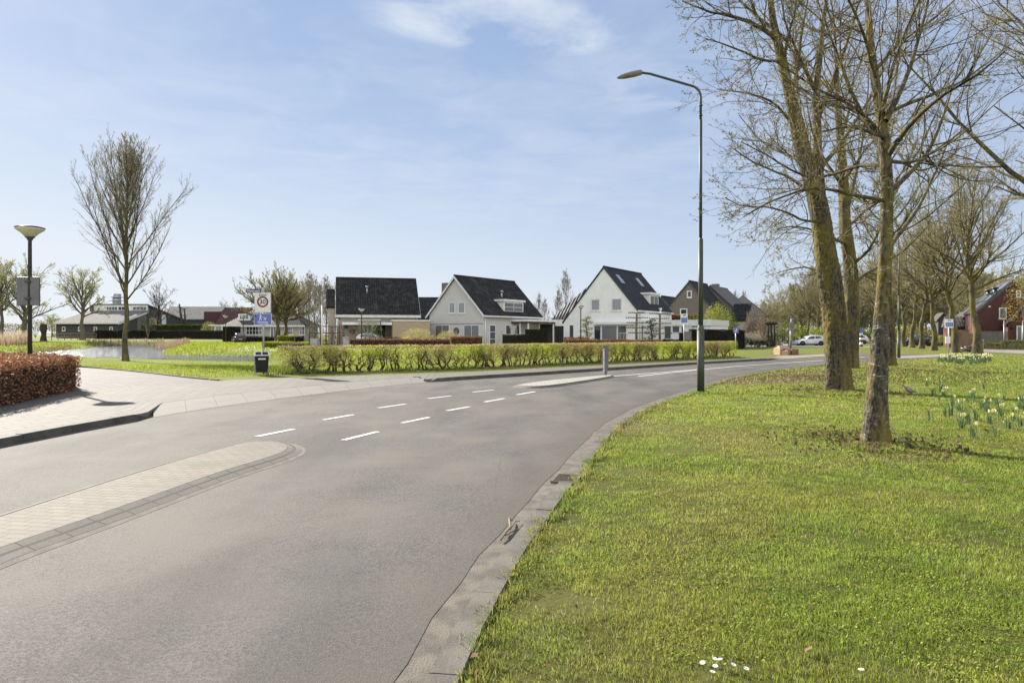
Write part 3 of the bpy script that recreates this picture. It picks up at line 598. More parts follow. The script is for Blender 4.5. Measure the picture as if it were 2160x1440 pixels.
r = np.random.RandomState(2); cg = grass_col(P[:, 0], P[:, 1])*r.uniform(.7, 1.35, (len(P), 1))
blades('bank_grass', P, (.05+.15*tt**2)*(1-.7*sstep(30, 40, P[:, 1])), np.full(len(P), .028), cg, 'lush bright green grass on the pond bank', 12)
P = left_scatter(60000, -70, 30, 54, 110, 42, lambda P: ~inside(P[:, 0], P[:, 1], POND) & (P[:, 0] < P[:, 1]*-.26)); r = np.random.RandomState(3)
blades('meadow_grass', P, np.full(len(P), .2), np.full(len(P), .09), grass_col(P[:, 0], P[:, 1])*r.uniform(.7, 1.3, (len(P), 1)), 'green meadow beyond the pond', 13)
# reeds: dry stalks on the pond's far and left shore
PCs = np.vstack([POND, POND[:1]])
def reeds(n, x0, x1, y0, y1, seed, h, dmax, lab, col=(.34, .26, .17), w=.03, px=(-300, 2000)):
    r = np.random.RandomState(seed); P = np.c_[r.uniform(x0, x1, n), r.uniform(y0, y1, n)]; d = np.abs(seg_dist(P[:, 0], P[:, 1], PCs)); qx = 1080+P[:, 0]/P[:, 1]*F; ok = (d < dmax*r.uniform(.3, 1, n)) & (qx > px[0]) & (qx < px[1]) & ((P[:, 1] > 60) | (seed == 55)); P = P[ok]
    blades('reeds', P, np.full(len(P), h), np.full(len(P), w), np.array(col)*r.uniform(.55, 1.3, (len(P), 1)), lab, seed, .35)
reeds(60000, -90, -58, 66, 112, 51, 1.5, 9, 'dry beige reeds on the left shore of the pond', (.40, .31, .21), .045, (-200, 62))
reeds(11000, -75, -48, 70, 100, 52, .4, 2.2, 'short brown sedge at the pond edge', (.19, .165, .07), .05, (-200, 150))
reeds(7000, -95, -50, 109, 124, 53, .6, 5, 'brown reed fringe on the far shore', (.25, .18, .13), .07, (60, 345))
reeds(9000, -62, -44, 78, 112, 54, .7, 4.5, 'reddish dry reeds by the grass spit', (.28, .20, .14), .05, (330, 400))
reeds(420, -38, -14, 44, 60, 55, .32, .8, 'thin dark stems in the near pond margin', (.10, .10, .06), .014)
# ================================================================ TREES AND HEDGES
def barkmat(name, c1, c2, moss, mf=.6, lich=(.33, .33, .30), lf=.25, bump=.8, vs=.35):
    m, nt, b, out = newmat(name); b.inputs['Roughness'].default_value = .9; b.inputs['Specular IOR Level'].default_value = .2
    co = coords(nt, 'Object', (1, 1, vs)); h = noise(nt, co, 22, 6, .65, .5)
    c = mixc(nt, ramp(nt, h, .40, .60), c2, c1)
    c = mixc(nt, math_(nt, 'MULTIPLY', ramp(nt, noise(nt, coords(nt, 'Object', (1, 1, .4)), 2.4, 6, .65), .42, .62), mf), c, moss)
    c = mixc(nt, math_(nt, 'MULTIPLY', ramp(nt, noise(nt, coords(nt, 'Object', (1, 1, 3.2)), 5, 8, .75, .6), .56, .66), lf), c, lich)
    nt.links.new(c, b.inputs['Base Color']); bumpn(nt, b, h, bump, .03); return m
M['bark_lime'] = barkmat('lime_bark', (.115, .098, .066), (.034, .028, .021), (.20, .165, .03), .6, bump=1.2)
M['bark_birchy'] = barkmat('banded_lime_bark', (.12, .106, .078), (.036, .031, .023), (.225, .175, .025), .62, (.5, .49, .45), .7, 1.0)
M['bark_twig'] = mat('twig_bark', (.225, .18, .09), (.13, .10, .055), 2, .8)
M['bark_twig_olive'] = mat('olive_twig_bark', (.36, .31, .17), (.24, .20, .11), 2, .8)
M['bark_grey'] = barkmat('grey_bark', (.18, .155, .125), (.09, .076, .062), (.10, .10, .04), .4)
M['bark_dark'] = barkmat('dark_bark', (.06, .05, .04), (.03, .025, .022), (.07, .065, .03), .4)
M['twig_grey'] = mat('grey_twig', (.30, .26, .205), (.20, .17, .135), 2, .85)
M['twig_far'] = mat('pale_twig', (.46, .40, .27), (.34, .29, .19), 2, .85)
def tubes(P, Rr, n):
    """P (B,k,3) centre lines, Rr (B,k) radii -> verts, quads"""
    B, k, _ = P.shape; T = np.gradient(P, axis=1); T /= np.linalg.norm(T, axis=2, keepdims=True)+1e-9
    ref = np.where(np.abs(T[:, :1, 2:3]) > .8, np.array([[[1., 0, 0]]]), np.array([[[0, 0, 1.]]])); ref = np.broadcast_to(ref, P.shape)
    U = np.cross(T, ref); U /= np.linalg.norm(U, axis=2, keepdims=True)+1e-9; Wv = np.cross(T, U)
    a = np.arange(n)*2*math.pi/n; V = P[:, :, None]+(U[:, :, None]*np.cos(a)[None, None, :, None]+Wv[:, :, None]*np.sin(a)[None, None, :, None])*Rr[:, :, None, None]
    i = np.arange(B*k*n).reshape(B, k, n); j = np.roll(i, -1, 2)
    q = np.stack([i[:, :-1], j[:, :-1], j[:, 1:], i[:, 1:]], -1).reshape(-1, 4); return V.reshape(-1, 3), q
def join(parts):
    V = []; Q = []; k = 0
    for v, q in parts: V.append(v); Q.append(q+k); k += len(v)
    return np.vstack(V), np.vstack(Q)
def grow(P, Rr, r, per, length, angle, k, up=.15, wob=.12, t0=.25, rad=.5, tip=.35, shape=None, minr=.0025, droop=0):
    """children of every branch in P (B,m,3): per children each -> (B*per,k,3), radii"""
    B, m, _ = P.shape; n = int(B*per); bi = np.repeat(np.arange(B), int(per)) if per >= 1 else r.choice(B, n, replace=False)
    if per >= 1 and per % 1: ex = r.choice(B, int(B*(per % 1)), replace=False); bi = np.r_[bi, ex]
    n = len(bi); t = t0+(1-t0)*r.rand(n)**.9; f = t*(m-1); i0 = np.minimum(f.astype(int), m-2); w = (f-i0)[:, None]
    p = P[bi, i0]*(1-w)+P[bi, i0+1]*w; T = P[bi, i0+1]-P[bi, i0]; T /= np.linalg.norm(T, axis=1)[:, None]+1e-9
    blen = np.linalg.norm(np.diff(P, axis=1), axis=2).sum(1)[bi]; pr = Rr[bi, i0]*(1-w[:, 0])+Rr[bi, i0+1]*w[:, 0]
    rv = r.normal(size=(n, 3)); side = np.cross(T, rv); side /= np.linalg.norm(side, axis=1)[:, None]+1e-9
    an = np.radians(angle)*r.uniform(.65, 1.3, n)[:, None]; d = T*np.cos(an)+side*np.sin(an)
    l = (length*blen if length < 1 else np.full(n, length-1.0))*r.uniform(.5, 1.2, n)*(1-.55*t)
    if shape is not None: l = l*shape(t)
    st = l/(k-1); pts = [p]
    for s in range(k-1):
        d = d+r.normal(size=(n, 3))*wob+np.array([0, 0, up-droop*s/(k-1)]); d /= np.linalg.norm(d, axis=1)[:, None]; pts.append(pts[-1]+d*st[:, None])
    C = np.stack(pts, 1); r0 = np.maximum(np.minimum(pr*rad, pr*.9), minr); Rc = r0[:, None]*np.linspace(1, tip, k)[None]; Rc = np.maximum(Rc, minr*.8)
    return C, Rc
def leaves_on(P, n, size, r, cols, spread=.05, along=(.2, 1)):
    B, m, _ = P.shape; bi = r.randint(0, B, n); t = r.uniform(*along, n); f = t*(m-1); i0 = np.minimum(f.astype(int), m-2); w = (f-i0)[:, None]
    c = P[bi, i0]*(1-w)+P[bi, i0+1]*w+r.normal(0, spread, (n, 3)); return leafquads(c, size, r, cols)
def leafquads(c, size, r, cols, nrm=None, aspect=.6):
    n = len(c); u = r.normal(size=(n, 3)); u /= np.linalg.norm(u, axis=1)[:, None]; v = np.cross(u, r.normal(size=(n, 3)) if nrm is None else nrm+r.normal(0, .6, (n, 3))); v /= np.linalg.norm(v, axis=1)[:, None]+1e-9
    s = (size*r.uniform(.55, 1.4, n))[:, None]*.5; u = u*s; v = v*s*aspect
    V = np.stack([c-u, c+v-u*.2, c+u, c-v-u*.2], 1).reshape(-1, 3); cols = np.asarray(cols); ci = cols[r.randint(0, len(cols), n)]*r.uniform(.65, 1.35, (n, 1))
    return V, np.arange(n*4).reshape(n, 4), np.repeat(ci, 4, 0)
def limb(pts, n=12, wob=.0, r=None):
    P = np.array([tuple(p) for p in pts], float); P = smooth3(P, n)
    if r is not None and wob: P[1:] += np.cumsum(r.normal(0, wob, (n-1, 3)), 0)*.5
    return P
def smooth3(P, n):
    for _ in range(2):
        Q = [P[0]]
        for a, b in zip(P[:-1], P[1:]): Q += [a*.75+b*.25, a*.25+b*.75]
        P = np.array(Q+[P[-1]])
    return resample(P, n)
def trunk_mesh(name, P, rad, m, parent, seed=1, n=18, rings=60, flare=.5, lump=.06, furrow=0):
    """one trunk with root flare and uneven girth"""
    r = np.random.RandomState(seed); P = smooth3(np.array([tuple(p) for p in P], float), rings); t = np.linspace(0, 1, rings); d = np.r_[0, np.cumsum(np.linalg.norm(np.diff(P, axis=0), axis=1))]
    Rr = np.interp(t, np.linspace(0, 1, len(rad)), rad); V, q = tubes(P[None], np.ones((1, rings)), n); V = V.reshape(rings, n, 3)-P[:, None]
    a = np.arange(n)*2*math.pi/n; ph = r.uniform(0, 6.28, 6)
    k = 1+lump*(np.sin(3*a[None]+d[:, None]*.8+ph[0])+.7*np.sin(5*a[None]-d[:, None]*1.7+ph[1])+.6*np.sin(2*a[None]+d[:, None]*3.1+ph[2]))+.03*r.normal(size=(rings, n))
    if furrow:
        rr0 = float(rad[0]); fu = np.abs(2*vnoise(a[None]*rr0*np.ones((rings, 1))+.15*np.sin(d[:, None]*2.1), d[:, None]*.16*np.ones((1, n)), .034, seed)-1)**.6; k += furrow*(fu-.6)*np.interp(t, [0, .25, .6], [1, .8, .2])[:, None]
    k += (flare*np.exp(-d/.28))[:, None]*(1+.45*np.sin(5*a+ph[3])[None]); V = P[:, None]+V*(Rr[:, None]*k)[..., None]
    return npmesh(name, V.reshape(-1, 3), q, mats=m, parent=parent, smooth_=True)
BUD = [(.20, .19, .05), (.26, .25, .08), (.16, .13, .06)]
LEAFG = [(.14, .20, .03), (.20, .25, .04), (.10, .15, .03)]
def crown(parent, limbs, r, bark, twig, spec, buds=0, budsize=.03, budcol=BUD, name='crown', minr=.003, lsides=8):
    """limbs: list of (P (n,3), r0, r1). spec: list of per-level dicts for grow()"""
    n = max(len(l[0]) for l in limbs); LP = np.stack([resample(l[0], n) for l in limbs]); LR = np.stack([np.linspace(l[1], l[2], n) for l in limbs])
    V, q = tubes(LP, LR, lsides); lv = [(V, q)]; P, Rr = LP, LR; tw = []; allp = None
    for i, s in enumerate(spec):
        P, Rr = grow(P, Rr, r, minr=minr, **s); tw.append((P, Rr))
    big = [tubes(*tw[0], 5)] if len(tw) > 1 else []; V, q = join(lv+big); npmesh('limbs', V, q, mats=bark, parent=parent, smooth_=True)
    fine = tw[1:] if len(tw) > 1 else tw; V, q = join([tubes(a, b, 3) for a, b in fine]); c = npmesh(name, V, q, mats=twig, parent=parent)
    if buds: V, q, cl = leaves_on(tw[-1][0], buds, budsize, r, budcol, spread=budsize*.3); npmesh('buds', V, q, col=cl, mats=M['leaf'], parent=parent)
    return tw
# ---- the lime with the banded trunk close to the camera
def pxl(Y, pts): return [A(x, y, Y+dy) for x, y, dy in pts]
YB = 9.64; t = thing('lime_tree', 'slender mossy lime tree with silvery banded trunk nearest the camera on the lawn', 'tree', HZ(1848, 945, YB), 'bare lime trees on the right verge')
r = np.random.RandomState(101)
trunk_mesh('trunk', [A(1846, 958, YB), A(1847, 900, YB), A(1852, 780, YB), A(1862, 640, YB), A(1868, 520, YB), A(1872, 400, YB), A(1868, 330, YB), A(1858, 240, YB+.1), A(1838, 120, YB+.3), A(1828, -20, YB+.5), A(1815, -220, YB+.6)], [.152, .138, .11, .09, .081, .075, .064, .052, .04, .028, .012], M['bark_birchy'], t, 4, 56, 300, .62, .03, .07)
lm = [((1872, 425, 0), (1800, 412, -.3), (1740, 392, -.5), (1680, 400, -.8), (1610, 425, -1.0), (1560, 455, -1.1)), ((1870, 365, 0), (1840, 345, .2), (1800, 352, .5), (1740, 378, .8), (1690, 375, 1), (1620, 330, 1.1), (1560, 300, 1.1)),
      ((1868, 300, 0), (1845, 260, -.4), (1800, 215, -.9), (1740, 190, -1.3), (1690, 155, -1.6), (1650, 130, -1.8)), ((1866, 310, 0), (1835, 270, .3), (1800, 200, .5), (1770, 120, .7), (1740, 40, .8), (1700, -60, .8)),
      ((1876, 405, 0), (1910, 375, .3), (1950, 335, .6), (1975, 290, .9), (2000, 220, 1.2), (2030, 120, 1.3)), ((1872, 330, 0), (1900, 290, -.3), (1925, 255, -.6), (1985, 205, -1), (2060, 165, -1.3), (2120, 110, -1.5)),
      ((1868, 255, 0), (1900, 190, .2), (1930, 110, .3), (1958, 10, .4), (1970, -120, .4)), ((1862, 230, 0), (1890, 130, -.5), (1920, 60, -.8), (1962, -40, -1.1)), ((1866, 240, 0), (1920, 215, .5), (2000, 190, 1.1), (2070, 140, 1.4), (2130, 90, 1.7)),
      ((1874, 420, 0), (1835, 432, .4), (1800, 420, .7), (1780, 395, .8)), ((1850, 180, 0), (1825, 80, -.5), (1790, 0, -.9), (1750, -110, -1)), ((1876, 340, 0), (1930, 345, .9), (2000, 300, 1.7), (2060, 260, 2.2)),
      ((1868, 290, 0), (1840, 280, -1), (1790, 265, -1.8), (1730, 280, -2.3)), ((1845, 150, .3), (1900, 90, 1), (1990, 30, 1.5), (2060, -50, 1.7)), ((1878, 520, 0), (1888, 505, .1), (1935, 440, .4), (1960, 380, .6), (1985, 330, .8), (2010, 250, .9))]
lims = [(limb(pxl(YB, l), 12, .012, r), .042 if i in (4, 5, 6, 3) else .03, .007) for i, l in enumerate(lm)]
crown(t, lims, r, M['bark_lime'], M['bark_twig'], [dict(per=14, length=.62, angle=46, k=9, up=.075, wob=.13, t0=.12, rad=.45), dict(per=9, length=.52, angle=42, k=6, up=.03, wob=.16, t0=.12, rad=.6), dict(per=1.7, length=.45, angle=40, k=4, up=.02, wob=.15, t0=.2, rad=.7)], 9000, .022, [(.22, .2, .07), (.28, .25, .11), (.2, .16, .08)], minr=.0022)
# ---- the massive twin-stem lime behind the lamp post
YB = 18.9; t = thing('lime_tree', 'massive leaning lime tree with thick mossy trunk forking high, beside the street lamp', 'tree', HZ(1765, 828, YB), 'bare lime trees on the right verge')
r = np.random.RandomState(102)
trunk_mesh('trunk', [A(1767, 836, YB), A(1768, 790, YB), A(1765, 730, YB), A(1758, 640, YB), A(1746, 560, YB), A(1735, 480, YB), A(1722, 410, YB), A(1712, 380, YB), A(1692, 320, YB), A(1668, 210, YB), A(1648, 120, YB), A(1628, 40, YB), A(1618, -100, YB)], [.335, .315, .305, .295, .275, .245, .215, .19, .15, .125, .10, .07, .035], M['bark_lime'], t, 5, 72, 300, .26, .05, .07)
lm = [((1732, 440, 0), (1724, 350, .2), (1724, 240, .5), (1730, 120, .8), (1745, 0, 1), (1760, -160, 1)), ((1640, 90, 0), (1605, 55, -.5), (1552, 35, -1), (1480, 24, -1.5), (1440, 4, -1.8)), ((1630, 60, 0), (1600, 40, .4), (1560, 0, .9), (1520, -60, 1.2)),
      ((1690, 310, 0), (1670, 260, -.6), (1640, 215, -1.1), (1590, 195, -1.6), (1520, 190, -1.9)), ((1665, 200, 0), (1690, 120, .8), (1700, 40, 1.2), (1720, -60, 1.5)), ((1724, 250, .5), (1760, 160, 1.4), (1800, 60, 2), (1830, -60, 2.4)),
      ((1730, 420, 0), (1700, 400, -1), (1660, 370, -1.8), (1600, 350, -2.4), (1545, 310, -2.6)), ((1728, 360, .2), (1780, 290, 1.3), (1830, 210, 2), (1870, 110, 2.5)), ((1652, 130, 0), (1665, 60, -.6), (1680, -20, -1)), ((1700, 340, 0), (1650, 320, 1), (1600, 290, 1.8), (1560, 240, 2.2)),
      ((1724, 200, .5), (1690, 130, .2), (1660, 60, -.2), (1640, -40, -.5)), ((1735, 470, 0), (1690, 470, -1.2), (1640, 440, -2), (1570, 440, -2.5), (1530, 420, -2.7)), ((1645, 130, 0), (1600, 130, -.5), (1540, 100, -1), (1490, 85, -1.4))]
lims = [(limb(pxl(YB, l), 12, .03, r), [.16, .075, .06, .05, .07, .085, .05, .07, .05, .05, .06, .04, .045][i], .012) for i, l in enumerate(lm)]
crown(t, lims, r, M['bark_lime'], M['bark_twig'], [dict(per=17, length=.58, angle=48, k=9, up=.04, wob=.14, t0=.12, rad=.4, droop=.08), dict(per=10, length=.52, angle=42, k=6, up=.02, wob=.17, t0=.12, rad=.6), dict(per=1.8, length=.5, angle=40, k=4, up=.0, wob=.15, t0=.2, rad=.7)], 14000, .035, BUD, minr=.0036)
# ---- generic bare trees
def bare_tree(name, label, cat, loc, H, group=None, seed=1, style='oval', trunk_r=.28, spread=.5, bare=.28, nl=16, dens=1.0, buds=0, budsize=.08, budcol=BUD, bark='bark_lime', twig='bark_twig_olive', minr=.006, lean=(0, 0), per=(13, 11, 4), spec=None):
    loc = Vector(loc); t = thing(name, label, cat, loc, group); r = np.random.RandomState(seed)
    top = .92 if style in ('oval', 'vase') else (.5 if style == 'umbrella' else .62); k = 9
    tp = [loc+Vector((lean[0]*H*(i/k)**1.3+r.normal(0, .003 if style == 'vase' else .008)*H*(i > 0), lean[1]*H*(i/k)+r.normal(0, .003 if style == 'vase' else .008)*H*(i > 0), H*top*i/k-.06*(i == 0))) for i in range(k+1)]
    rr = [trunk_r*(1-.35*(i/k)/bare) if i/k*top < bare else trunk_r*.65*(1-(i/k*top-bare)/(top-bare+.02))**.9+.012 for i in range(k+1)]
    trunk_mesh('trunk', tp, rr, M[bark], t, seed, 12, 36, .35, .05); TP = smooth3(np.array([tuple(p) for p in tp]), 40); lims = []
    for i in range(nl):
        u = (i+r.rand()*.8)/nl; z = bare+(top-bare)*(u**.9 if style != 'umbrella' else u*.6+.1); p = TP[min(39, int(z/top*39))]; az = i*2.4+r.uniform(-.5, .5)
        if style == 'vase': el = R(52+24*u+r.uniform(-4, 4)); ln = H*(.42+.14*math.sin(math.pi*min(1, u*1.4))-.26*u)*r.uniform(.92, 1.06); upk = .085
        elif style == 'oval': el = R(28+45*u+r.uniform(-8, 8)); ln = H*spread*(.62+.55*math.sin(math.pi*min(1, u*.85+.2)))*.62*r.uniform(.8, 1.15); upk = .12
        elif style == 'umbrella': el = R(12+66*r.rand()); ln = H*spread*r.uniform(.85, 1.1)*(1-.12*math.sin(el)); upk = .035
        else: el = R(35+40*u+r.uniform(-10, 10)); ln = H*spread*1.05*r.uniform(.75, 1.15); upk = .05
        d = np.array([math.cos(az)*math.cos(el), math.sin(az)*math.cos(el), math.sin(el)]); q = [p]
        for s in range(8): d = d+r.normal(0, .045 if style == 'vase' else .10, 3)+np.array([0, 0, upk if style != 'willow' else upk-.02*s]); d /= np.linalg.norm(d); q.append(q[-1]+d*ln/8)
        lims.append((np.array(q), trunk_r*(.30-.14*u), trunk_r*.03+minr*.6))
    spec = spec or [dict(per=per[0]*dens, length=.42, angle=42, k=6, up=.08, wob=.13, t0=.2, rad=.5), dict(per=per[1]*dens, length=.45, angle=38, k=5, up=.06, wob=.14, t0=.15, rad=.6)]+([dict(per=per[2]*dens, length=.5, angle=36, k=4, up=.05, wob=.14, t0=.2, rad=.7)] if per[2] else [])
    crown(t, lims, r, M[bark], M[twig], spec, buds, budsize, budcol, minr=minr, lsides=6); return t
def clone(src, loc, label, group=None, rz=0., s=(1, 1, 1), cat=None):
    c = copy_tree(src); c.location = loc; c.rotation_euler = (0, 0, rz); c.scale = s; c['label'] = label
    if group: c['group'] = group
    return c
VG = 'bare lime trees on the right verge'
# second big trunk right behind the twin stem, third thin one, and the crown entering from the right
YB = 31.5; t = thing('lime_tree', 'dark trunked lime tree standing directly behind the massive leaning lime', 'tree', HZ(1795, 780, YB), VG)
r = np.random.RandomState(103)
trunk_mesh('trunk', [A(1795, 784, YB), A(1796, 700, YB), A(1797, 620, YB), A(1792, 540, YB), A(1783, 480, YB), A(1780, 400, YB), A(1775, 330, YB), A(1768, 250, YB), A(1765, 120, YB)], [.32, .31, .30, .28, .25, .21, .16, .12, .05], M['bark_lime'], t, 6, 40, 160, .2, .06, .06)
lm = [((1782, 470, 0), (1800, 400, .8), (1822, 300, 1.3), (1835, 200, 1.6), (1840, 100, 1.6)), ((1780, 400, 0), (1745, 340, -1), (1715, 280, -1.5), (1700, 190, -1.8)), ((1796, 560, 0), (1830, 530, -1), (1860, 480, -1.6), (1890, 420, -2)), ((1778, 380, 0), (1815, 330, -1.5), (1860, 270, -2.4)),
      ((1790, 520, 0), (1740, 500, -1.5), (1690, 480, -2.6), (1640, 490, -3)), ((1772, 300, 0), (1790, 220, 1), (1800, 120, 1.4)), ((1797, 590, 0), (1740, 570, 1.5), (1690, 560, 2.3), (1640, 575, 2.6)), ((1797, 600, 0), (1835, 570, 1), (1870, 560, 2)), ((1785, 480, 0), (1840, 440, 2), (1890, 400, 3))]
crown(t, [(limb(pxl(YB, l), 10, .05, r), .09, .015) for l in lm], r, M['bark_lime'], M['bark_twig'], [dict(per=19, length=.55, angle=48, k=7, up=.03, wob=.15, t0=.12, rad=.42), dict(per=12, length=.48, angle=42, k=5, up=.02, wob=.17, t0=.12, rad=.55), dict(per=3.5, length=.5, angle=40, k=4, up=.0, wob=.15, t0=.2, rad=.7)], 9000, .06, [(.25, .26, .05), (.3, .28, .08)], minr=.005)
LIM = bare_tree('lime_tree', 'straight thin lime tree half hidden behind the banded lime trunk', 'tree', HZ(1879, 774, 33.9), 12.5, VG, 31, 'oval', .2, .42, .42, 18, 1.0, 5000, .06, minr=.005)
OFF = bare_tree('lime_tree', 'lime tree whose wide crown reaches in over the right edge of the lawn', 'tree', HZ(2330, 820, 16.5), 12.5, VG, 37, 'spread', .3, .52, .3, 24, 1.0, 9000, .045, minr=.004, per=(16, 12, 4.5))
# avenue limes along the road (copies of two grown ones)
AVL = bare_tree('lime_tree', 'stout lime tree with spreading crown standing in front of the brick house fence', 'tree', HZ(2060, 748, 55), 15.2, 'lime trees lining the far road', 41, 'spread', .36, .46, .33, 24, 1.0, 7000, .08, minr=.008, per=(13, 10, 3), lean=(-.05, 0))
AVM = bare_tree('lime_tree', 'leaning lime tree beside the leaning brown boards', 'tree', HZ(2016, 742, 60), 14, 'lime trees lining the far road', 43, 'spread', .33, .43, .33, 22, 1.0, 7000, .08, minr=.008, per=(13, 10, 3), lean=(-.09, 0))
AG = 'lime trees lining the far road'
for i, (px, Y, H, src, lab) in enumerate([(1970, 68, .88, AVL, 'lime tree with dark trunk on the grass strip left of the far bus sign'), (1943, 76, .95, AVM, 'lime tree on the grass strip in front of the dark parked cars'), (1924, 82, .9, AVL, 'lime tree at the left end of the grass strip with parked cars'),
                                        (1906, 88, .92, AVM, 'lime tree just right of the far green street lamp'), (1858, 98, .9, AVL, 'lime tree right of the striped bollard'), (1850, 125, 1, AVM, 'lime tree far along the road beyond the striped bollard'), (1735, 112, .8, AVM, 'lime tree behind the tail of the white hatchback'),
                                        (1703, 118, .82, AVL, 'lime tree right above the roof of the white hatchback'), (1727, 124, .8, AVL, 'slim lime tree behind the white hatchback window'), (1694, 130, .75, AVM, 'lime tree behind the bonnet of the white hatchback'), (1885, 140, 1.05, AVM, 'tall lime tree closing the far end of the road'), (1815, 150, 1.0, AVL, 'lime tree left of the road far behind the striped bollard')]):
    p = HZ(px, 0, Y); clone(src, p, lab, AG, i*1.3+.4, (H*.95, H*.95, H))
# ---- left side trees
VASE = bare_tree('young_tree', 'tall upright young tree with sparse pale leaves and mossy trunk on the pond bank', 'tree', HZ(265, 757, 45), 14.0, None, 57, 'vase', .19, .5, .29, 40, 1.0, 30000, .042, [(.42, .38, .24), (.48, .43, .26), (.32, .28, .17)], 'bark_lime', 'twig_grey', .006, (.012, 0), (10, 7, 0), [dict(per=30, length=.36, angle=34, k=6, up=.13, wob=.05, t0=.10, rad=.4), dict(per=9, length=.36, angle=34, k=4, up=.08, wob=.1, t0=.2, rad=.55)])
WG = 'willows on the far pond shore'; WC = [(.42, .45, .13), (.48, .50, .18), (.36, .38, .12)]
WIL = bare_tree('willow_tree', 'round budding willow with pale green haze in front of the long barn', 'tree', HZ(174, 0, 122), 13.2, WG, 61, 'willow', .5, .46, .30, 24, 1.0, 11000, .11, WC, 'bark_grey', 'twig_far', .012, (0, 0), (13, 9, 2.5))
WIL2 = bare_tree('willow_tree', 'wide multi limbed willow behind the near post lamp', 'tree', HZ(52, 0, 118), 12.5, WG, 62, 'willow', .6, .52, .2, 22, 1.0, 11000, .11, WC, 'bark_grey', 'twig_far', .012, (0, 0), (13, 9, 2.5))
clone(WIL, HZ(3, 0, 118), 'tall budding willow cut by the left edge above the reeds', WG, 2.1, (.95, .95, 1.12)); clone(WIL2, HZ(-60, 0, 125), 'willow mostly outside the left edge of the view', WG, 1.0)
clone(WIL, HZ(110, 0, 210), 'distant small willow left of the barn end', 'distant trees beyond the barns', .7, (.6, .6, .55))
BT = bare_tree('bare_tree', 'bare round tree in front of the gable of the long barn', 'tree', HZ(334, 0, 146), 11.5, None, 63, 'willow', .3, .42, .25, 20, 1.0, 0, .1, BUD, 'bark_dark', 'twig_grey', .016, (0, 0), (12, 9, 0))
clone(BT, HZ(474, 0, 190), 'small bare tree above the red barn roof', 'distant trees beyond the barns', 1.5, (.8, .8, .85)); clone(BT, HZ(497, 0, 205), 'small bare tree left of the zone sign', 'distant trees beyond the barns', 2.5, (.75, .75, .9))
t = thing('pollard_tree', 'lopped tree with two bare stems and short stubs by the barns', 'tree', HZ(385, 0, 146)); b0 = ORG[t.name]; mb = MB()
mb.tube([b0, b0+Vector((0, 0, 2.5)), b0+Vector((-.7, 0, 7.2))], [.35, .3, .16]); mb.tube([b0+Vector((0, 0, 2)), b0+Vector((.55, 0, 4)), b0+Vector((.4, 0, 6.3))], [.24, .2, .13]); mb.build('trunk', M['bark_dark'], t)
mb = MB(); rr = random.Random(4)
for k in range(14): z = rr.uniform(2.5, 6.2); x = rr.choice([-.35-.06*z, .45]); d = rr.choice([-1, 1]); mb.tube([b0+Vector((x, 0, z)), b0+Vector((x+d*rr.uniform(.6, 1.7), rr.uniform(-.6, .6), z+rr.uniform(.4, 1)))], [.06, .03], 5)
mb.build('branch_stubs', M['bark_dark'], t)
UM = bare_tree('lime_tree', 'wide dome crowned lime tree in the yellow shrub bed', 'tree', HZ(586, 0, 88), 11.4, 'dome crowned limes by the lane', 71, 'umbrella', .46, .52, .26, 46, 1.0, 14000, .09, [(.36, .34, .10), (.28, .27, .08)], 'bark_lime', 'bark_twig_olive', .011, (0, 0), (10, 8, 3), [dict(per=11, length=.40, angle=38, k=6, up=.12, wob=.10, t0=.25, rad=.45), dict(per=7, length=.45, angle=30, k=5, up=.14, wob=.09, t0=.15, rad=.55), dict(per=3, length=.5, angle=30, k=4, up=.1, wob=.12, t0=.2, rad=.7)])
clone(UM, HZ(603, 0, 95), 'dome crowned lime tree right behind the one in the yellow shrub bed', None, 2.2, (.9, .9, .95))
THK = bare_tree('bare_tree', 'upright bare tree in the thicket left of the dark roofed house', 'tree', HZ(652, 0, 108), 10.5, 'bare thicket left of the first house', 73, 'vase', .16, .5, .12, 24, 1.0, 3000, .08, [(.24, .18, .12)], 'bark_grey', 'twig_grey', .012, (0, 0), (13, 9, 0))
for i, (px, Y, s) in enumerate([(640, 112, .85), (664, 112, .95), (676, 120, .9), (688, 116, 1.0), (698, 125, .9), (708, 130, .95), (630, 120, .75)]): clone(THK, HZ(px, 0, Y), 'upright bare tree in the thicket left of the dark roofed house', 'bare thicket left of the first house', i*1.1, (s*.8, s*.8, s))
THK['label'] = 'upright bare tree in the thicket left of the dark roofed house'
for px, Y, s, lab in ((1137, 112, .72, 'small bare tree above the carport of the grey brick house'), (1150, 118, .66, 'twiggy bare tree left of the striped garage roof'), (1192, 125, 1.15, 'slim bare poplar behind the striped garage roof'), (1177, 122, .8, 'short bare tree left of the slim poplar'), (1551, 150, 1.0, 'bare tree behind the patterned roof'), (1570, 160, 1.05, 'bare tree behind the hip roofed house')):
    clone(THK, HZ(px, 0, Y), lab, 'bare trees behind the houses', px*.37, (s*.6, s*.6, s))
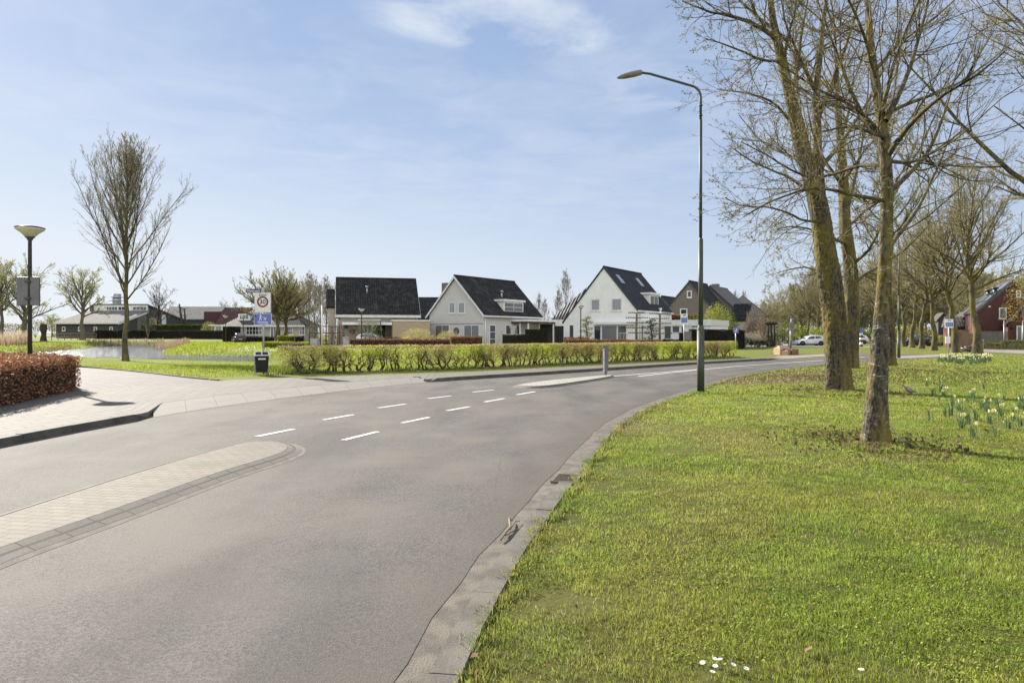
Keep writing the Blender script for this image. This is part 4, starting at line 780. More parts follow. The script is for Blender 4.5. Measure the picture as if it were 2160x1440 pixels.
# right background wood
FG = 'trees of the far wood'; FC = [(.36, .37, .12), (.42, .40, .15), (.32, .33, .12), (.38, .31, .19)]
BW = bare_tree('woodland_tree', 'hazy budding tree of the far wood behind the junction', 'tree', HZ(1640, 0, 165), 13, FG, 81, 'willow', .3, .44, .16, 24, 1.0, 10000, .12, FC, 'bark_grey', 'twig_far', .014, (0, 0), (14, 10, 2))
BW2 = bare_tree('woodland_tree', 'hazy budding tree of the far wood behind the junction', 'tree', HZ(1675, 0, 155), 12, FG, 82, 'oval', .28, .55, .14, 26, 1.0, 12000, .12, [(.18, .22, .05), (.14, .17, .05), (.30, .31, .08)], 'bark_grey', 'twig_far', .014, (0, 0), (14, 10, 2))
rr = random.Random(9)
for i in range(70):
    px = 1600+i*8.8+rr.uniform(-8, 8); Y = rr.uniform(140, 195); s = rr.uniform(.6, .82) if px < 1680 else rr.uniform(.85, 1.25); clone(rr.choice([BW, BW2]), HZ(px, 0, Y), 'hazy budding tree of the far wood behind the junction', FG, rr.uniform(0, 6), (s*1.1, s*1.1, s))
for i in range(10): clone(rr.choice([BW, BW2]), HZ(1995+i*22, 0, rr.uniform(125, 150)), 'budding tree behind the row of brick houses', 'trees behind the brick houses', rr.uniform(0, 6), (1.1, 1.1, rr.uniform(.95, 1.2)))
# ---- shrubs
def shrub(name, label, loc, rx, ry, h, cols, seed, n=1500, size=.12, group=None, cat='shrub', stems=14, core=True, m='leaf', box=False, stemcol='twig_grey', hollow=.55):
    loc = Vector(loc); t = thing(name, label, cat, loc, group); r = np.random.RandomState(seed); d = r.normal(size=(n, 3)); d /= np.linalg.norm(d, axis=1)[:, None]; d[:, 2] = np.abs(d[:, 2])*1.0
    k = (hollow+(1-hollow)*r.rand(n)**.6)[:, None]*(1+.22*(vnoise(d[:, 0]*3+seed, d[:, 1]*3+d[:, 2]*2, 1, seed)[:, None]-.4)); c = d*k*np.array([rx, ry, h*.62]); c[:, 2] += h*.36; low = c[:, 2] < .03; c[low, 2] = r.uniform(.03, .3, low.sum())
    V, q, cl = leafquads(c+np.array(loc), size, r, cols); npmesh('foliage', V, q, col=cl, mats=M[m], parent=t)
    mb = MB()
    for i in range(stems):
        a = r.uniform(0, 6.28); e = r.uniform(.3, .85); mb.tube([loc+Vector((0, 0, -.03)), loc+Vector((math.cos(a)*rx*e*.4, math.sin(a)*ry*e*.4, h*.45)), loc+Vector((math.cos(a)*rx*e*.8, math.sin(a)*ry*e*.8, h*r.uniform(.6, .95)))], [.03, .02, .01], 4)
    mb.build('branchwork', M[stemcol], t); return t
YEL = [(.34, .36, .03), (.42, .42, .05), (.22, .27, .03)]
# ---- hedges
def hedge(name, label, P, w, h, cols, seed, n, size, m='leaf', group=None, core=(.022, .016, .012), z=None, inset=.16, depthk=.12, base=0., closed=False, stems=True):
    """clipped hedge along polyline P (w to each side): leaf shell over a solid dark core added to block light"""
    P = resample(np.asarray(P, float), max(2, int(np.linalg.norm(np.diff(P, axis=0), axis=1).sum()/1.5)+1)); r = np.random.RandomState(seed)
    zc = hz(P[:, 0], P[:, 1]); t = thing(name, label, 'hedge', (*P[len(P)//2], zc[len(P)//2]), group)
    d = np.r_[0, np.cumsum(np.linalg.norm(np.diff(P, axis=0), axis=1))]; Ln = d[-1]; T = np.gradient(P, axis=0); T /= np.linalg.norm(T, axis=1)[:, None]; Nn = np.stack([-T[:, 1], T[:, 0]], 1)
    areas = np.array([Ln*h, Ln*h, Ln*2*w, 2*w*h, 2*w*h]); f = r.choice(5, n, p=areas/areas.sum()); s = r.rand(n)*Ln; a = r.uniform(-w, w, n); zz = base+(h-base)*r.rand(n)**.95
    dep = np.abs(r.normal(0, depthk, n)); nr = np.zeros((n, 3))
    a = np.where(f == 0, -w+dep, np.where(f == 1, w-dep, a)); zz = np.where(f == 2, h-dep*.8, zz); s = np.where(f == 3, dep, np.where(f == 4, Ln-dep, s))
    bx = np.stack([np.interp(s, d, P[:, i]) for i in (0, 1)], 1); nn = np.stack([np.interp(s, d, Nn[:, i]) for i in (0, 1)], 1); zb = np.interp(s, d, zc)
    wob = .05*(vnoise(s*1.0, zz*1.0+a, .5, seed)-.5)*2; a = a+np.sign(a)*wob; zz = zz+np.where(f == 2, wob*.8, 0)
    c = np.c_[bx+nn*a[:, None], zb+zz]; V, q, cl = leafquads(c, size, r, cols); npmesh('foliage', V, q, col=cl, mats=M[m], parent=t)
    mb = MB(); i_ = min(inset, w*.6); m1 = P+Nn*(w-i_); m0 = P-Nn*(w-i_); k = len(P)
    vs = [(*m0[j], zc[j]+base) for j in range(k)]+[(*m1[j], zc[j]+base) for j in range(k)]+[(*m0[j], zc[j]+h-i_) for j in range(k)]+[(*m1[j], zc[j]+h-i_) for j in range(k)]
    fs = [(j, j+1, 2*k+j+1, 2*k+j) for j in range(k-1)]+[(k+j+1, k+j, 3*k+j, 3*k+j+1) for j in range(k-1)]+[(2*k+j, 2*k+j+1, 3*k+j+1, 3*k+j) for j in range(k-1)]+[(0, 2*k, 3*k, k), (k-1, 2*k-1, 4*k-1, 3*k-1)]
    mb.add(vs, fs); mb.build('shade_core', M['hedgecore'], t); return t
M['hedgecore'] = mat('hedge_shade_core', (.028, .022, .017), (.014, .011, .009), 14, .95, .8, 30)  # solid dark box added inside each hedge to block light
BEECH = [(.25, .115, .062), (.32, .16, .085), (.17, .08, .048), (.38, .22, .12)]; DKGREEN = [(.018, .028, .014), (.03, .042, .018), (.045, .055, .022)]
# foreground left: clipped brown beech hedge, a deep block at the street corner
hedge('beech_hedge', 'thick brown beech hedge cut square at the side street corner', [(-10.6, 3), (-11.2, 9.6), (-11.3, 13), (-12.8, 18.45)], 1.05, .94, BEECH, 201, 52000, .06, 'beech', None, depthk=.13)
hedge('beech_hedge', 'back wing of the brown beech hedge running along the side street', [(-13.1, 19.2), (-19.3, 24.3), (-30, 35)], .7, .93, BEECH, 202, 20000, .07, 'beech')
# the see-through hornbeam hedge along the far pavement
def stem_hedge():
    t = thing('hornbeam_hedge', 'long clipped hornbeam hedge with bare lower stems and yellow green young leaves', 'hedge', (*HEDGE[2], .085)); r = np.random.RandomState(211)
    P = resample(offset(resample(HEDGE, 60), .35), 60); d = np.r_[0, np.cumsum(np.linalg.norm(np.diff(P, axis=0), axis=1))]; Ln = d[-1]; H = 1.12; w = .38
    at = lambda s: np.stack([np.interp(s, d, P[:, 0]), np.interp(s, d, P[:, 1])], -1); s0 = np.linspace(.35, Ln-.2, 150)+r.uniform(-.19, .19, 150); Bp = []; Br = []
    for s in s0:
        b = at(np.array([s]))[0]+r.normal(0, .05, 2); big = r.uniform(.75, 1.7); x = r.normal(0, .10, (6, 3)); x[:, 2] = 0; x = np.cumsum(x, 0)*.7; x[0] = 0; z = np.linspace(.06, H*r.uniform(.55, .9), 6)
        Bp.append(np.c_[b[0]+x[:, 0], b[1]+x[:, 1], z]); Br.append(np.linspace(.036, .013, 6)*big)
    Bp = np.array(Bp); Br = np.array(Br); C1, R1 = grow(Bp, Br, r, 11, 1.62, 52, 6, .10, .2, .22, .55, minr=.007); C2, R2 = grow(C1, R1, r, 5, 1.30, 48, 4, .06, .22, .25, .6, minr=.0045)
    def clip(C): C[..., 2] = np.where(C[..., 2] > H, H-np.abs(r.normal(0, .03, C.shape[:2])), np.maximum(C[..., 2], .1)); dd = seg_dist(C[..., 0], C[..., 1], P[::3]); return C
    C1 = clip(C1); C2 = clip(C2); dd = seg_dist(C2[..., 0], C2[..., 1], P[::3]); ok = (np.abs(dd).max(1) < w*1.25); V, q = join([tubes(Bp, Br, 6)]); npmesh('stems', V, q, mats=M['bark_dark'], parent=t, smooth_=True)
    dd1 = np.abs(seg_dist(C1[..., 0], C1[..., 1], P[::3])).max(1) < w*1.3; V, q = join([tubes(C1[dd1], R1[dd1], 4), tubes(C2[ok], R2[ok], 3)]); npmesh('twigs', V, q, mats=M['twig_hedge'], parent=t)
    n = 112000; s = r.rand(n)*Ln; zz = H*(1-np.abs(r.normal(0, .30, n))); zz = np.where(r.rand(n) < .38, H*r.uniform(.2, .95, n), zz); a = r.uniform(-w, w, n); dens = vnoise(s, zz*2, .55, 3)*.7+.3*vnoise(s, zz, 3, 5); keep = (zz > .15) & (r.rand(n) < np.clip((dens-.2)*2.4, .58, 1)*np.clip(.45+zz/H, 0, 1)); s, zz, a = s[keep], np.minimum(zz[keep], H+.02+.05*vnoise(s[keep], a[keep], .25, 31)*r.rand(keep.sum())), a[keep]
    n = len(s); b = at(s); eps = at(s+.05)-b; eps /= np.linalg.norm(eps, axis=1)[:, None]+1e-9; nrm = np.stack([-eps[:, 1], eps[:, 0]], 1); c = np.c_[b+nrm*a[:, None], zz+.06+.03*(vnoise(s, a, .4, 8)-.5)]
    g = vnoise(s, s*0, 2.2, 6); cols = np.where((g < .5)[:, None], np.array([[.40, .37, .11]]), np.array([[.46, .52, .07]])); top = (zz > H*.86)[:, None]; cols = np.where(top & (r.rand(n, 1) < .6), np.array([[.36, .27, .14]]), cols); V, q, _ = leafquads(c, .052, r, [(1, 1, 1)])
    npmesh('foliage', V, q, col=np.repeat(cols*r.uniform(.6, 1.35, (n, 1)), 4, 0), mats=M['leaf'], parent=t)
M['twig_hedge'] = mat('hornbeam_twig', (.22, .17, .11), (.13, .10, .065), 3, .85); stem_hedge()
r_ = np.random.RandomState(5); s_ = r_.rand(5200); b_ = resample(HEDGE, 400)[(s_*399).astype(int)]+r_.normal(0, .28, (5200, 2)); patches('leaf_litter', b_, .06, np.array([.17, .095, .055])*r_.uniform(.4, 1.3, (5200, 1)), 'dry leaf litter under the hornbeam hedge', 61, .03, 'beech')
b_ = resample(HEDGE, 400)[(r_.rand(3000)*399).astype(int)]; k_ = vnoise(b_[:, 0], b_[:, 1], 1.4, 4) > .52; b_ = b_[k_]+r_.normal(0, .14, (k_.sum(), 2)); blades('weeds', b_, np.full(len(b_), .17), np.full(len(b_), .03), np.array([.10, .17, .03])*r_.uniform(.5, 1.3, (len(b_), 1)), 'green weeds at the hornbeam hedge foot', 17)
# ================================================================ HOUSES
M['navy2'] = mat('dark_door_paint', (.018, .02, .026), (.026, .028, .034), 2, .5, stretch=(.2, .2, 5))
M['brick_maroon'] = mat('maroon_cladding', (.095, .052, .052), (.07, .04, .042), 1.5, .9, spec=.1)
M['roll'] = mat('sun_glint_roll', (.42, .41, .40), (.34, .33, .32), 3, .5)  # pale colour paints in the sun glint along the tile ridges
def onface(Mx, axis, const, px, py):
    I = Mx.inverted(); o = I @ Vector((0, 0, EYE)); d = I.to_3x3() @ Vector(((px-1080)/F, 1, (HOR-py)/F)); return o+d*((const-o[axis])/d[axis])
def rect(Mx, axis, c, x0, y0, x1, y1):
    """pixel rectangle -> (along0, z0, along1, z1) on a wall plane"""
    a = onface(Mx, axis, c, x0, y1); b = onface(Mx, axis, c, x1, y0); a2 = onface(Mx, axis, c, x0, y0); k = 1-axis
    return min(a[k], b[k]), (a.z+onface(Mx, axis, c, x1, y1).z)/2, max(a[k], b[k]), (b.z+a2.z)/2
def wallbox(mb, axis, c, a0, z0, a1, z1, d0, d1, out):
    """box standing on a wall plane: from depth d0 to d1 measured outwards (out = -1 towards -axis, +1 towards +axis)"""
    p, q = sorted((c+out*d0, c+out*d1))
    if axis == 1: mb.box(a0, p, z0, a1, q, z1)
    else: mb.box(p, a0, z0, q, a1, z1)
def window(parent, Mx, axis, c, R4, out=-1, nx=1, ny=1, fw=.07, fm='white', pm='glass', sill=True, name='window', single=False):
    a0, z0, a1, z1 = R4; mb = MB(Mx); W = lambda *k: wallbox(mb, axis, c, *k, out)
    W(a0, z0, a0+fw, z1, -.02, .055); W(a1-fw, z0, a1, z1, -.02, .055); W(a0+fw, z0, a1-fw, z0+fw, -.02, .055); W(a0+fw, z1-fw, a1-fw, z1, -.02, .055)
    for i in range(1, nx): x = a0+(a1-a0)*i/nx; W(x-fw*.4, z0+fw, x+fw*.4, z1-fw, -.02, .045)
    for j in range(1, ny): y = z0+(z1-z0)*j/ny; W(a0+fw, y-fw*.35, a1-fw, y+fw*.35, -.02, .04)
    if sill: W(a0-.06, z0-.07, a1+.06, z0-.002, -.02, .10)
    mats = [M[fm]]
    if single: mb.m = 1; W(a0+fw*.9, z0+fw*.9, a1-fw*.9, z1-fw*.9, -.02, .02); return mb.build(name, [M[fm], M[pm]], parent)
    w = mb.build(name, M[fm], parent); mb = MB(Mx); wallbox(mb, axis, c, a0+fw*.9, z0+fw*.9, a1-fw*.9, z1-fw*.9, -.02, .02, out); mb.build('pane', M[pm], w); return w
def house(name, label, Mx, prof_l, prof_r, ridge, length, wallm, roofm, oh=.28, vo=.25, group=None, cat='house', board='white', base=-.8, rt=.22, boards=True, gut=True):
    """gable house: prof = (half width of roof edge, eave height); front gable at v=0"""
    t = thing(name, label, cat, Mx.translation, group)
    (al, zl), (ar, zr) = prof_l, prof_r; wl, wr = al-oh, ar-oh; gl = (ridge-zl)/al; gr = (ridge-zr)/ar; c = .12
    mb = MB(Mx); mb.prism([(-wl, base), (wr, base), (wr, ridge-gr*wr-c), (0, ridge-c), (-wl, ridge-gl*wl-c)], 0, length); mb.build('wall', M[wallm], t)
    mb = MB(Mx); mb.prism([(0, ridge), (0, ridge-rt), (ar, zr-rt), (ar, zr)], -vo, length+vo); mb.prism([(0, ridge), (-al, zl), (-al, zl-rt), (0, ridge-rt)], -vo, length+vo)
    mb.tube([(0, -vo, ridge), (0, length+vo, ridge)], .11, 8); rf = mb.build('roof', M[roofm], t)
    if boards:
        mb = MB(Mx)
        for v in (-vo-.035, length+vo+.003):
            for pr in ([(0, ridge-.05), (0, ridge-.36), (ar-.02, zr-.34), (ar, zr-.05)], [(0, ridge-.05), (-al, zl-.05), (-al+.02, zl-.34), (0, ridge-.36)]): mb = MB(Mx); mb.prism(pr, v, v+.032); mb.build('bargeboard', M[board], t)
    if gut:
        mb = MB(Mx); mb.box(ar+.004, -vo, zr-.24, ar+.13, length+vo, zr-.06); mb.build('gutter', M[board], t); mb = MB(Mx); mb.box(-al-.13, -vo, zl-.24, -al-.004, length+vo, zl-.06); mb.build('gutter', M[board], t)
    return t
def vent(parent, p, h=.9, r=.12, m='greymetal', name='vent_pipe'):
    mb = MB(); p = Vector(p); mb.tube([p-Vector((0, 0, .3)), p+Vector((0, 0, h))], r, 8); mb.tube([p+Vector((0, 0, h)), p+Vector((0, 0, h+.22))], r*1.7, 8); return mb.build(name, M[m], parent)
def dormer(parent, Mx, u0, u1, v0, v1, z0, z1, nx, ny, wallm='white', wr=None):
    mb = MB(Mx); mb.box(u0, v0, z0, u1, v1, z1); d = mb.build('dormer', M[wallm], parent); mb = MB(Mx); mb.box(u0-.1, v0-.22, z1+.002, u1+.22, v1+.22, z1+.26); mb.build('fascia', M[wallm], d)
    a0, b0, a1, b1 = wr or (v0+.15, z0+.25, v1-.15, z1-.12); window(d, Mx, 0, u1, (a0, b0, a1, b1), 1, nx, ny, .08, sill=False, single=True, pm='curtain'); return d
HG = 'detached houses across the road'
# ---- house 1: wide black roof facing the road, carport and buff brick garage
M1 = frame((-21.55, 83.5, hz1(-18, 86)), (.968, .25)); g = M1.translation.z; t = thing('detached_house', 'beige brick house with broad black tiled roof facing the road and a carport', 'house', M1.translation, HG)
zr, ze = 8.96-g, 4.15-g; mb = MB(M1); mb.prism([(.2, -.8), (9, -.8), (9, ze), (4.6, zr-.15), (.2, ze)], .25, 10.05, 'x'); mb.build('wall', M['brick_beige'], t)
mb = MB(M1); mb.prism([(4.6, zr), (-.35, ze-.12), (-.35, ze-.32), (4.6, zr-.24)], 0, 10.3, 'x'); mb.prism([(4.6, zr), (4.6, zr-.24), (9.5, ze-.32), (9.5, ze-.12)], 0, 10.3, 'x'); mb.tube([(0, 4.6, zr), (10.3, 4.6, zr)], .12, 8); mb.build('roof', M['tile_moss'], t)
mb = MB(M1); mb.box(-.02, -.55, ze-.42, 10.32, -.355, ze-.10); mb.build('gutter', M['cream'], t); mb = MB(M1)
for x in (-.04, 10.303): mb.prism([(4.6, zr-.03), (-.35, ze-.15), (-.35, ze-.45), (4.6, zr-.4)], x, x+.035, 'x')
mb.build('bargeboard', M['cream'], t); mb = MB(M1)
for x in (.42, 7.2, 9.75): mb.tube([(x, .12, ze-.4), (x, .12, -.5)], .045, 6)
mb.build('drainpipe', M['dark_metal'], t); p = onface(M1, 1, 2.6, 774, 616); vent(t, M1 @ Vector((p.x, 2.6, p.z)), .55, .1)
mb = MB(M1); mb.box(-.95, 2.5, -.8, -.1, 8.5, 4.6); mb.build('side_wing', M['brick_beige'], t); mb = MB(M1); mb.prism([(2.2, 4.7), (2.2, 4.9), (5.5, 7.2), (8.8, 4.9), (8.8, 4.7)], -1.15, -.12, 'x'); mb.build('wing_roof', M['tile_black'], t)
vf = -3.4; a = rect(M1, 1, vf, 828, 677, 905, 727); mb = MB(M1); mb.box(a[0], vf, -.8, a[2]+.1, .15, a[3]); gr = mb.build('garage', M['brick_yellow'], t); mb = MB(M1); mb.box(a[0]-.06, vf-.06, a[3]+.002, a[2]+.16, .1, a[3]+.14); mb.build('roof_edge', M['white'], gr)
b = rect(M1, 1, vf, 723, 679.5, 827, 685); mb = MB(M1); mb.box(b[0], vf-.02, b[1], a[0]-.07, .18, b[3]); cp = mb.build('carport_roof', M['white'], t)
for x in (b[0]+.15, (b[0]+a[0])/2): mb = MB(M1); mb.box(x-.05, vf+.1, -.6, x+.05, vf+.2, b[1]-.002); mb.build('post', M['dark_metal'], cp); e = rect(M1, 1, .2, 793, 686, 828, 724); mb = MB(M1); mb.box(e[0], .10, -.5, e[0]+1.1, .197, e[3]); mb.build('door', M['darkwood'], t, 0); mb = MB(M1); mb.box(e[0]+1.2, .12, -.5, e[2]-.1, .197, e[3]-.1); mb.build('side_panel', M['cream'], t)
w = rect(M1, 1, .2, 769, 687, 779, 706); window(t, M1, 1, .2, w, -1, 1, 1, pm='curtain')
p = onface(M1, 1, .2, 743.5, 699); mb = MB(M1 @ Matrix.Translation((p.x, .14, p.z)) @ Matrix.Rotation(R(90), 4, 'X')); mb.lathe([(.32, 0), (.32, .03)], n=20); s_ = mb.build('no_parking_sign', M['signred'], t); mb = MB(M1 @ Matrix.Translation((p.x, .105, p.z)) @ Matrix.Rotation(R(90), 4, 'X')); mb.lathe([(.19, -.002), (.19, .003)], n=16); mb.build('sign_face', M['panelgrey'], s_)
p = onface(M1, 1, .2, 730, 689); mb = MB(M1); mb.box(p.x-.2, .1, p.z-.2, p.x+.2, .2, p.z+.2); mb.build('wall_box', M['dark_metal'], t)
an = thing('awning', 'pale garden awning on a slanting dark pole in front of the carport', 'awning', M1 @ Vector((6, vf-.8, -.2))); q = rect(M1, 1, vf-.8, 756, 673.5, 803, 676); mb = MB(M1); mb.box(q[0], vf-.9, q[1], q[2], vf+.3, q[3]); mb.build('canopy', M['cream'], an); mb = MB(M1); mb.tube([(q[2]-.05, vf-.8, q[1]), (q[2]+.25, vf-.8, -.3)], .06, 6); mb.build('pole', M['dark_metal'], an)
# ---- roof between the first two houses
Mb = frame((-15, 103, hz1(-14, 104)), (1, .02)); t = thing('detached_house', 'dark tiled house roof peeping out between the first two houses', 'house', Mb.translation, HG); a = rect(Mb, 1, 4, 868, 626.5, 946, 680); e0 = a[1]
mb = MB(Mb); mb.box(a[0]+.3, .3, -.8, a[2]-.3, 8, 3.6); mb.build('wall', M['brick_beige'], t); mb = MB(Mb); mb.prism([(4, a[3]), (-.2, 3.5), (-.2, 3.3), (4, a[3]-.2)], a[0], a[2], 'x'); mb.prism([(4, a[3]), (4, a[3]-.2), (8.2, 3.3), (8.2, 3.5)], a[0], a[2], 'x'); mb.build('roof', M['tile_black'], t)
window(t, Mb, 1, .3, rect(Mb, 1, .3, 884, 669, 891, 678), -1, 1, 1)
# ---- house 2: grey brick with gable
M2 = frame((-6.94, 84, hz1(-6, 86)), (.805, -.593)); g = M2.translation.z
t = house('detached_house', 'light grey brick house with white bargeboards and a white dormer on its black roof', M2, (4.75, 3.97-g), (4.75, 3.97-g), 8.9-g, 12, 'brick_grey', 'tile_moss', .35, .3, HG)
for x0, x1 in ((947, 960.5), (966.5, 981)): window(t, M2, 1, 0, rect(M2, 1, 0, x0, 637, x1, 661), -1, 1, 1, .11, pm='blind')
window(t, M2, 1, 0, rect(M2, 1, 0, 918, 685.5, 948, 713), -1, 2, 1, .06, pm='curtain'); window(t, M2, 1, 0, rect(M2, 1, 0, 979, 685.5, 1011, 719), -1, 2, 1, .06, pm='curtain')
mb = MB(M2); a = rect(M2, 1, 0, 904, 682.5, 1027, 684.5); mb.box(-4.38, -.03, a[1]+.05, 4.38, -.002, a[3]); mb.build('brick_band', M['brick_brown'], t)
p = onface(M2, 1, 0, 963, 698); w = MB(M2 @ Matrix.Translation((p.x, -.05, p.z)) @ Matrix.Rotation(R(90), 4, 'X')); w._lathe([(.42, -.06), (.42, .06), (.31, .06), (.31, -.02)], (0, 0, 0), 24); o = w.build('round_window', M['dark_metal'], t); w = MB(M2 @ Matrix.Translation((p.x, -.03, p.z)) @ Matrix.Rotation(R(90), 4, 'X')); w.lathe([(.31, -.01), (.31, .01)], n=24); w.build('pane', M['curtain'], o)
p = onface(M2, 1, 5.5, 942, 597); mb = MB(M2); mb.box(p.x-.45, 5, 3, p.x+.45, 6, p.z); mb.build('chimney', M['brick_brown'], t)
a = rect(M2, 0, 4.15, 1062, 636.5, 1104, 662); dormer(t, M2, 2.0, 4.15, a[0], a[2], a[1], a[3], 2, 2)
p = onface(M2, 0, 2.3, 1058, 613); vent(t, M2 @ Vector((2.3, p.y, 8.9-g-2.3*1.04)), .55, .14)
mb = MB(M2); mb.tube([(4.5, .2, 3.5), (4.5, .2, -.4)], .06, 8); mb.build('drainpipe', M['white'], t)
a = rect(M2, 0, 4.4, 1032, 685, 1045, 727); window(t, M2, 0, 4.4, (a[0], -.1, a[2], a[3]), 1, 1, 3, .09, pm='glass', sill=False, name='door')
a = rect(M2, 0, 4.4, 1066, 685, 1100, 706); window(t, M2, 0, 4.4, a, 1, 3, 1, .1, pm='glass', sill=False)
mb = MB(M2); mb.box(4.42, 5.6, 2.75-g+.3, 7.0, 11.8, 2.95-g+.3); mb.m = 1; mb.box(4.42, 5.5, 2.95-g+.302, 7.1, 11.9, 3.22-g+.3); cp = mb.build('carport_roof', [M['darkwood'], M['white']], t)
for u, v in ((6.85, 5.8), (6.85, 11.5), (5.6, 5.8)): mb = MB(M2); mb.box(u-.07, v-.07, -.5, u+.07, v+.07, 2.75-g+.298); mb.build('post', M['white'], cp)
mb = MB(M2); mb.box(4.5, 11.82, -.5, 6.9, 11.9, 2.74-g+.3); mb.build('back_wall', M['dark_metal'], cp)
# ---- house 3: white rendered house
M3 = frame((11.3, 84, hz1(12, 86)), (.837, -.547)); g = M3.translation.z
t = house('detached_house', 'white rendered house with steep anthracite roof and two skylights', M3, (5.75, 3.25-g), (4.5, 4.6-g), 10-g, 11.7, 'render', 'tile_new', .12, .12, HG, boards=False)
mb = MB(M3); k = (10-3.25)/5.75; k2 = (10-4.6)/4.5; z0 = 10-g
for sx, aa, kk in ((-1, 5.75, k), (1, 4.5, k2)): mb.prism([(0, z0+.02), (sx*aa, z0-kk*aa+.02), (sx*aa, z0-kk*aa-.12), (0, z0-.12)], -.155, -.125)
mb.build('verge_trim', M['dark_metal'], t)
for x0, y0, x1, y1 in ((1246, 630, 1266.5, 656), (1289.5, 628.5, 1312.5, 656)): window(t, M3, 1, 0, rect(M3, 1, 0, x0, y0, x1, y1), -1, 1, 1, .16, pm='blind')
a = rect(M3, 1, -.5, 1252, 679, 1350, 684); mb = MB(M3); mb.box(a[0], -.6, a[1], a[2], -.002, a[3]); mb.build('canopy', M['white'], t)
window(t, M3, 1, 0, rect(M3, 1, 0, 1253, 686, 1268, 719), -1, 1, 1, .08); window(t, M3, 1, 0, rect(M3, 1, 0, 1269, 686, 1302, 719), -1, 1, 1, .07, pm='curtain'); window(t, M3, 1, 0, rect(M3, 1, 0, 1303, 686, 1322, 719), -1, 1, 2, .07)
a = rect(M3, 1, 0, 1202, 686, 1217, 720); mb = MB(M3); mb.box(a[0], -.03, -.3, a[0]+.5, .01, a[3]); mb.build('door', M['dark_metal'], t)
a = rect(M3, 0, 3.7, 1370, 622, 1389, 649); dormer(t, M3, 1.6, 3.7, a[0], a[2], a[1], a[3], 2, 1)
for x, y in ((1308, 579), (1349, 587)):
    u = 1.25; q = onface(M3, 0, u, x, y); sl = math.atan(k2); Ms = M3 @ Matrix.Translation((u, q.y, z0-k2*u)) @ Matrix.Rotation(sl, 4, 'Y'); mb = MB(Ms); mb.box(-.72, -.45, .0, .72, .45, .09); sk = mb.build('skylight', M['greymetal'], t); mb = MB(Ms); mb.box(-.6, -.34, .092, .6, .34, .105); mb.build('pane', M['blind'], sk)
mb = MB(M3); mb.tube([(4.62, .25, 3.9), (4.62, .25, -.4)], .05, 8); mb.build('drainpipe', M['greymetal'], t)
a = rect(M3, 0, 4.4, 1352, 686, 1359, 722); window(t, M3, 0, 4.4, (a[0], -.2, a[2], a[3]), 1, 1, 1, .08)
# garage wing with hipped roof on the left, flat annexe on the right
e1 = onface(M3, 1, 3.0, 1164, 672.5); e2 = onface(M3, 1, 3.0, 1192, 675); rg = onface(M3, 1, 7.5, 1241, 603); rl = Vector((rg.x+.5, 7.5, rg.z))
mb = MB(M3); zE = e1.z; V = [(e1.x-.1, 2.8, zE), (-3.5, 2.8, zE), (rg.x, 7.5, rg.z), (rg.x+3.5, 7.5, rg.z), (e1.x-.1, 12, zE), (-3.5, 12, zE)]; mb.add(V, [(0, 1, 3, 2), (0, 2, 4), (4, 2, 3, 5), (0, 4, 5, 1)]); mb.m = 1; x = e1.x+.25
while x < -3.6: f = min(1, (x-e1.x)/(rg.x-e1.x)); mb.tube([(x, 2.8, zE+.03), (x, 2.8+4.7*f, zE+(rg.z-zE)*f+.03)], .085, 6); x += .42
mb.build('garage_roof', [M['tile_new'], M['roll']], t)
mb = MB(M3); mb.box(e1.x, 3, -.8, -5.4, 11.5, zE-.02); gr = mb.build('garage', M['render'], t); a = rect(M3, 1, 3, 1167, 687.5, 1190.5, 727); mb = MB(M3); mb.box(a[0], 2.96, -.4, a[2], 2.998, a[3]); mb.build('garage_door', M['navy2'], gr)
mb = MB(M3); mb.tube([(e1.x+.15, 2.9, zE), (e1.x+.15, 2.9, -.5)], .06, 6); mb.build('drainpipe', M['greymetal'], gr)
va = 1.6; a = rect(M3, 1, va, 1394, 674.5, 1500, 684); mb = MB(M3); mb.box(4.42, va, -.8, a[2], 8.5, a[3]-.05); ax_ = mb.build('annexe', M['render'], t); mb = MB(M3); mb.box(4.5, va-.18, a[3]-.7, a[2]+.1, 8.6, a[3]); mb.build('roof_edge', M['white'], ax_)
for x0, y0, x1, y1, pm in ((1401, 687, 1416.5, 715, 'slats'), (1418, 687, 1434, 702, 'slats'), (1437, 687, 1443, 702, 'glass')): window(t, M3, 1, va, rect(M3, 1, va, x0, y0, x1, y1), -1, 1, 1, .08, pm=pm, sill=False)
window(t, M3, 1, va, rect(M3, 1, va, 1459, 677, 1482, 692), -1, 3, 1, .09, pm='curtain', sill=False)
p = onface(M3, 0, 3.6, 1415, 664); vent(t, M3 @ Vector((4.6, 7, 4.1-g)), .7, .13, 'white')
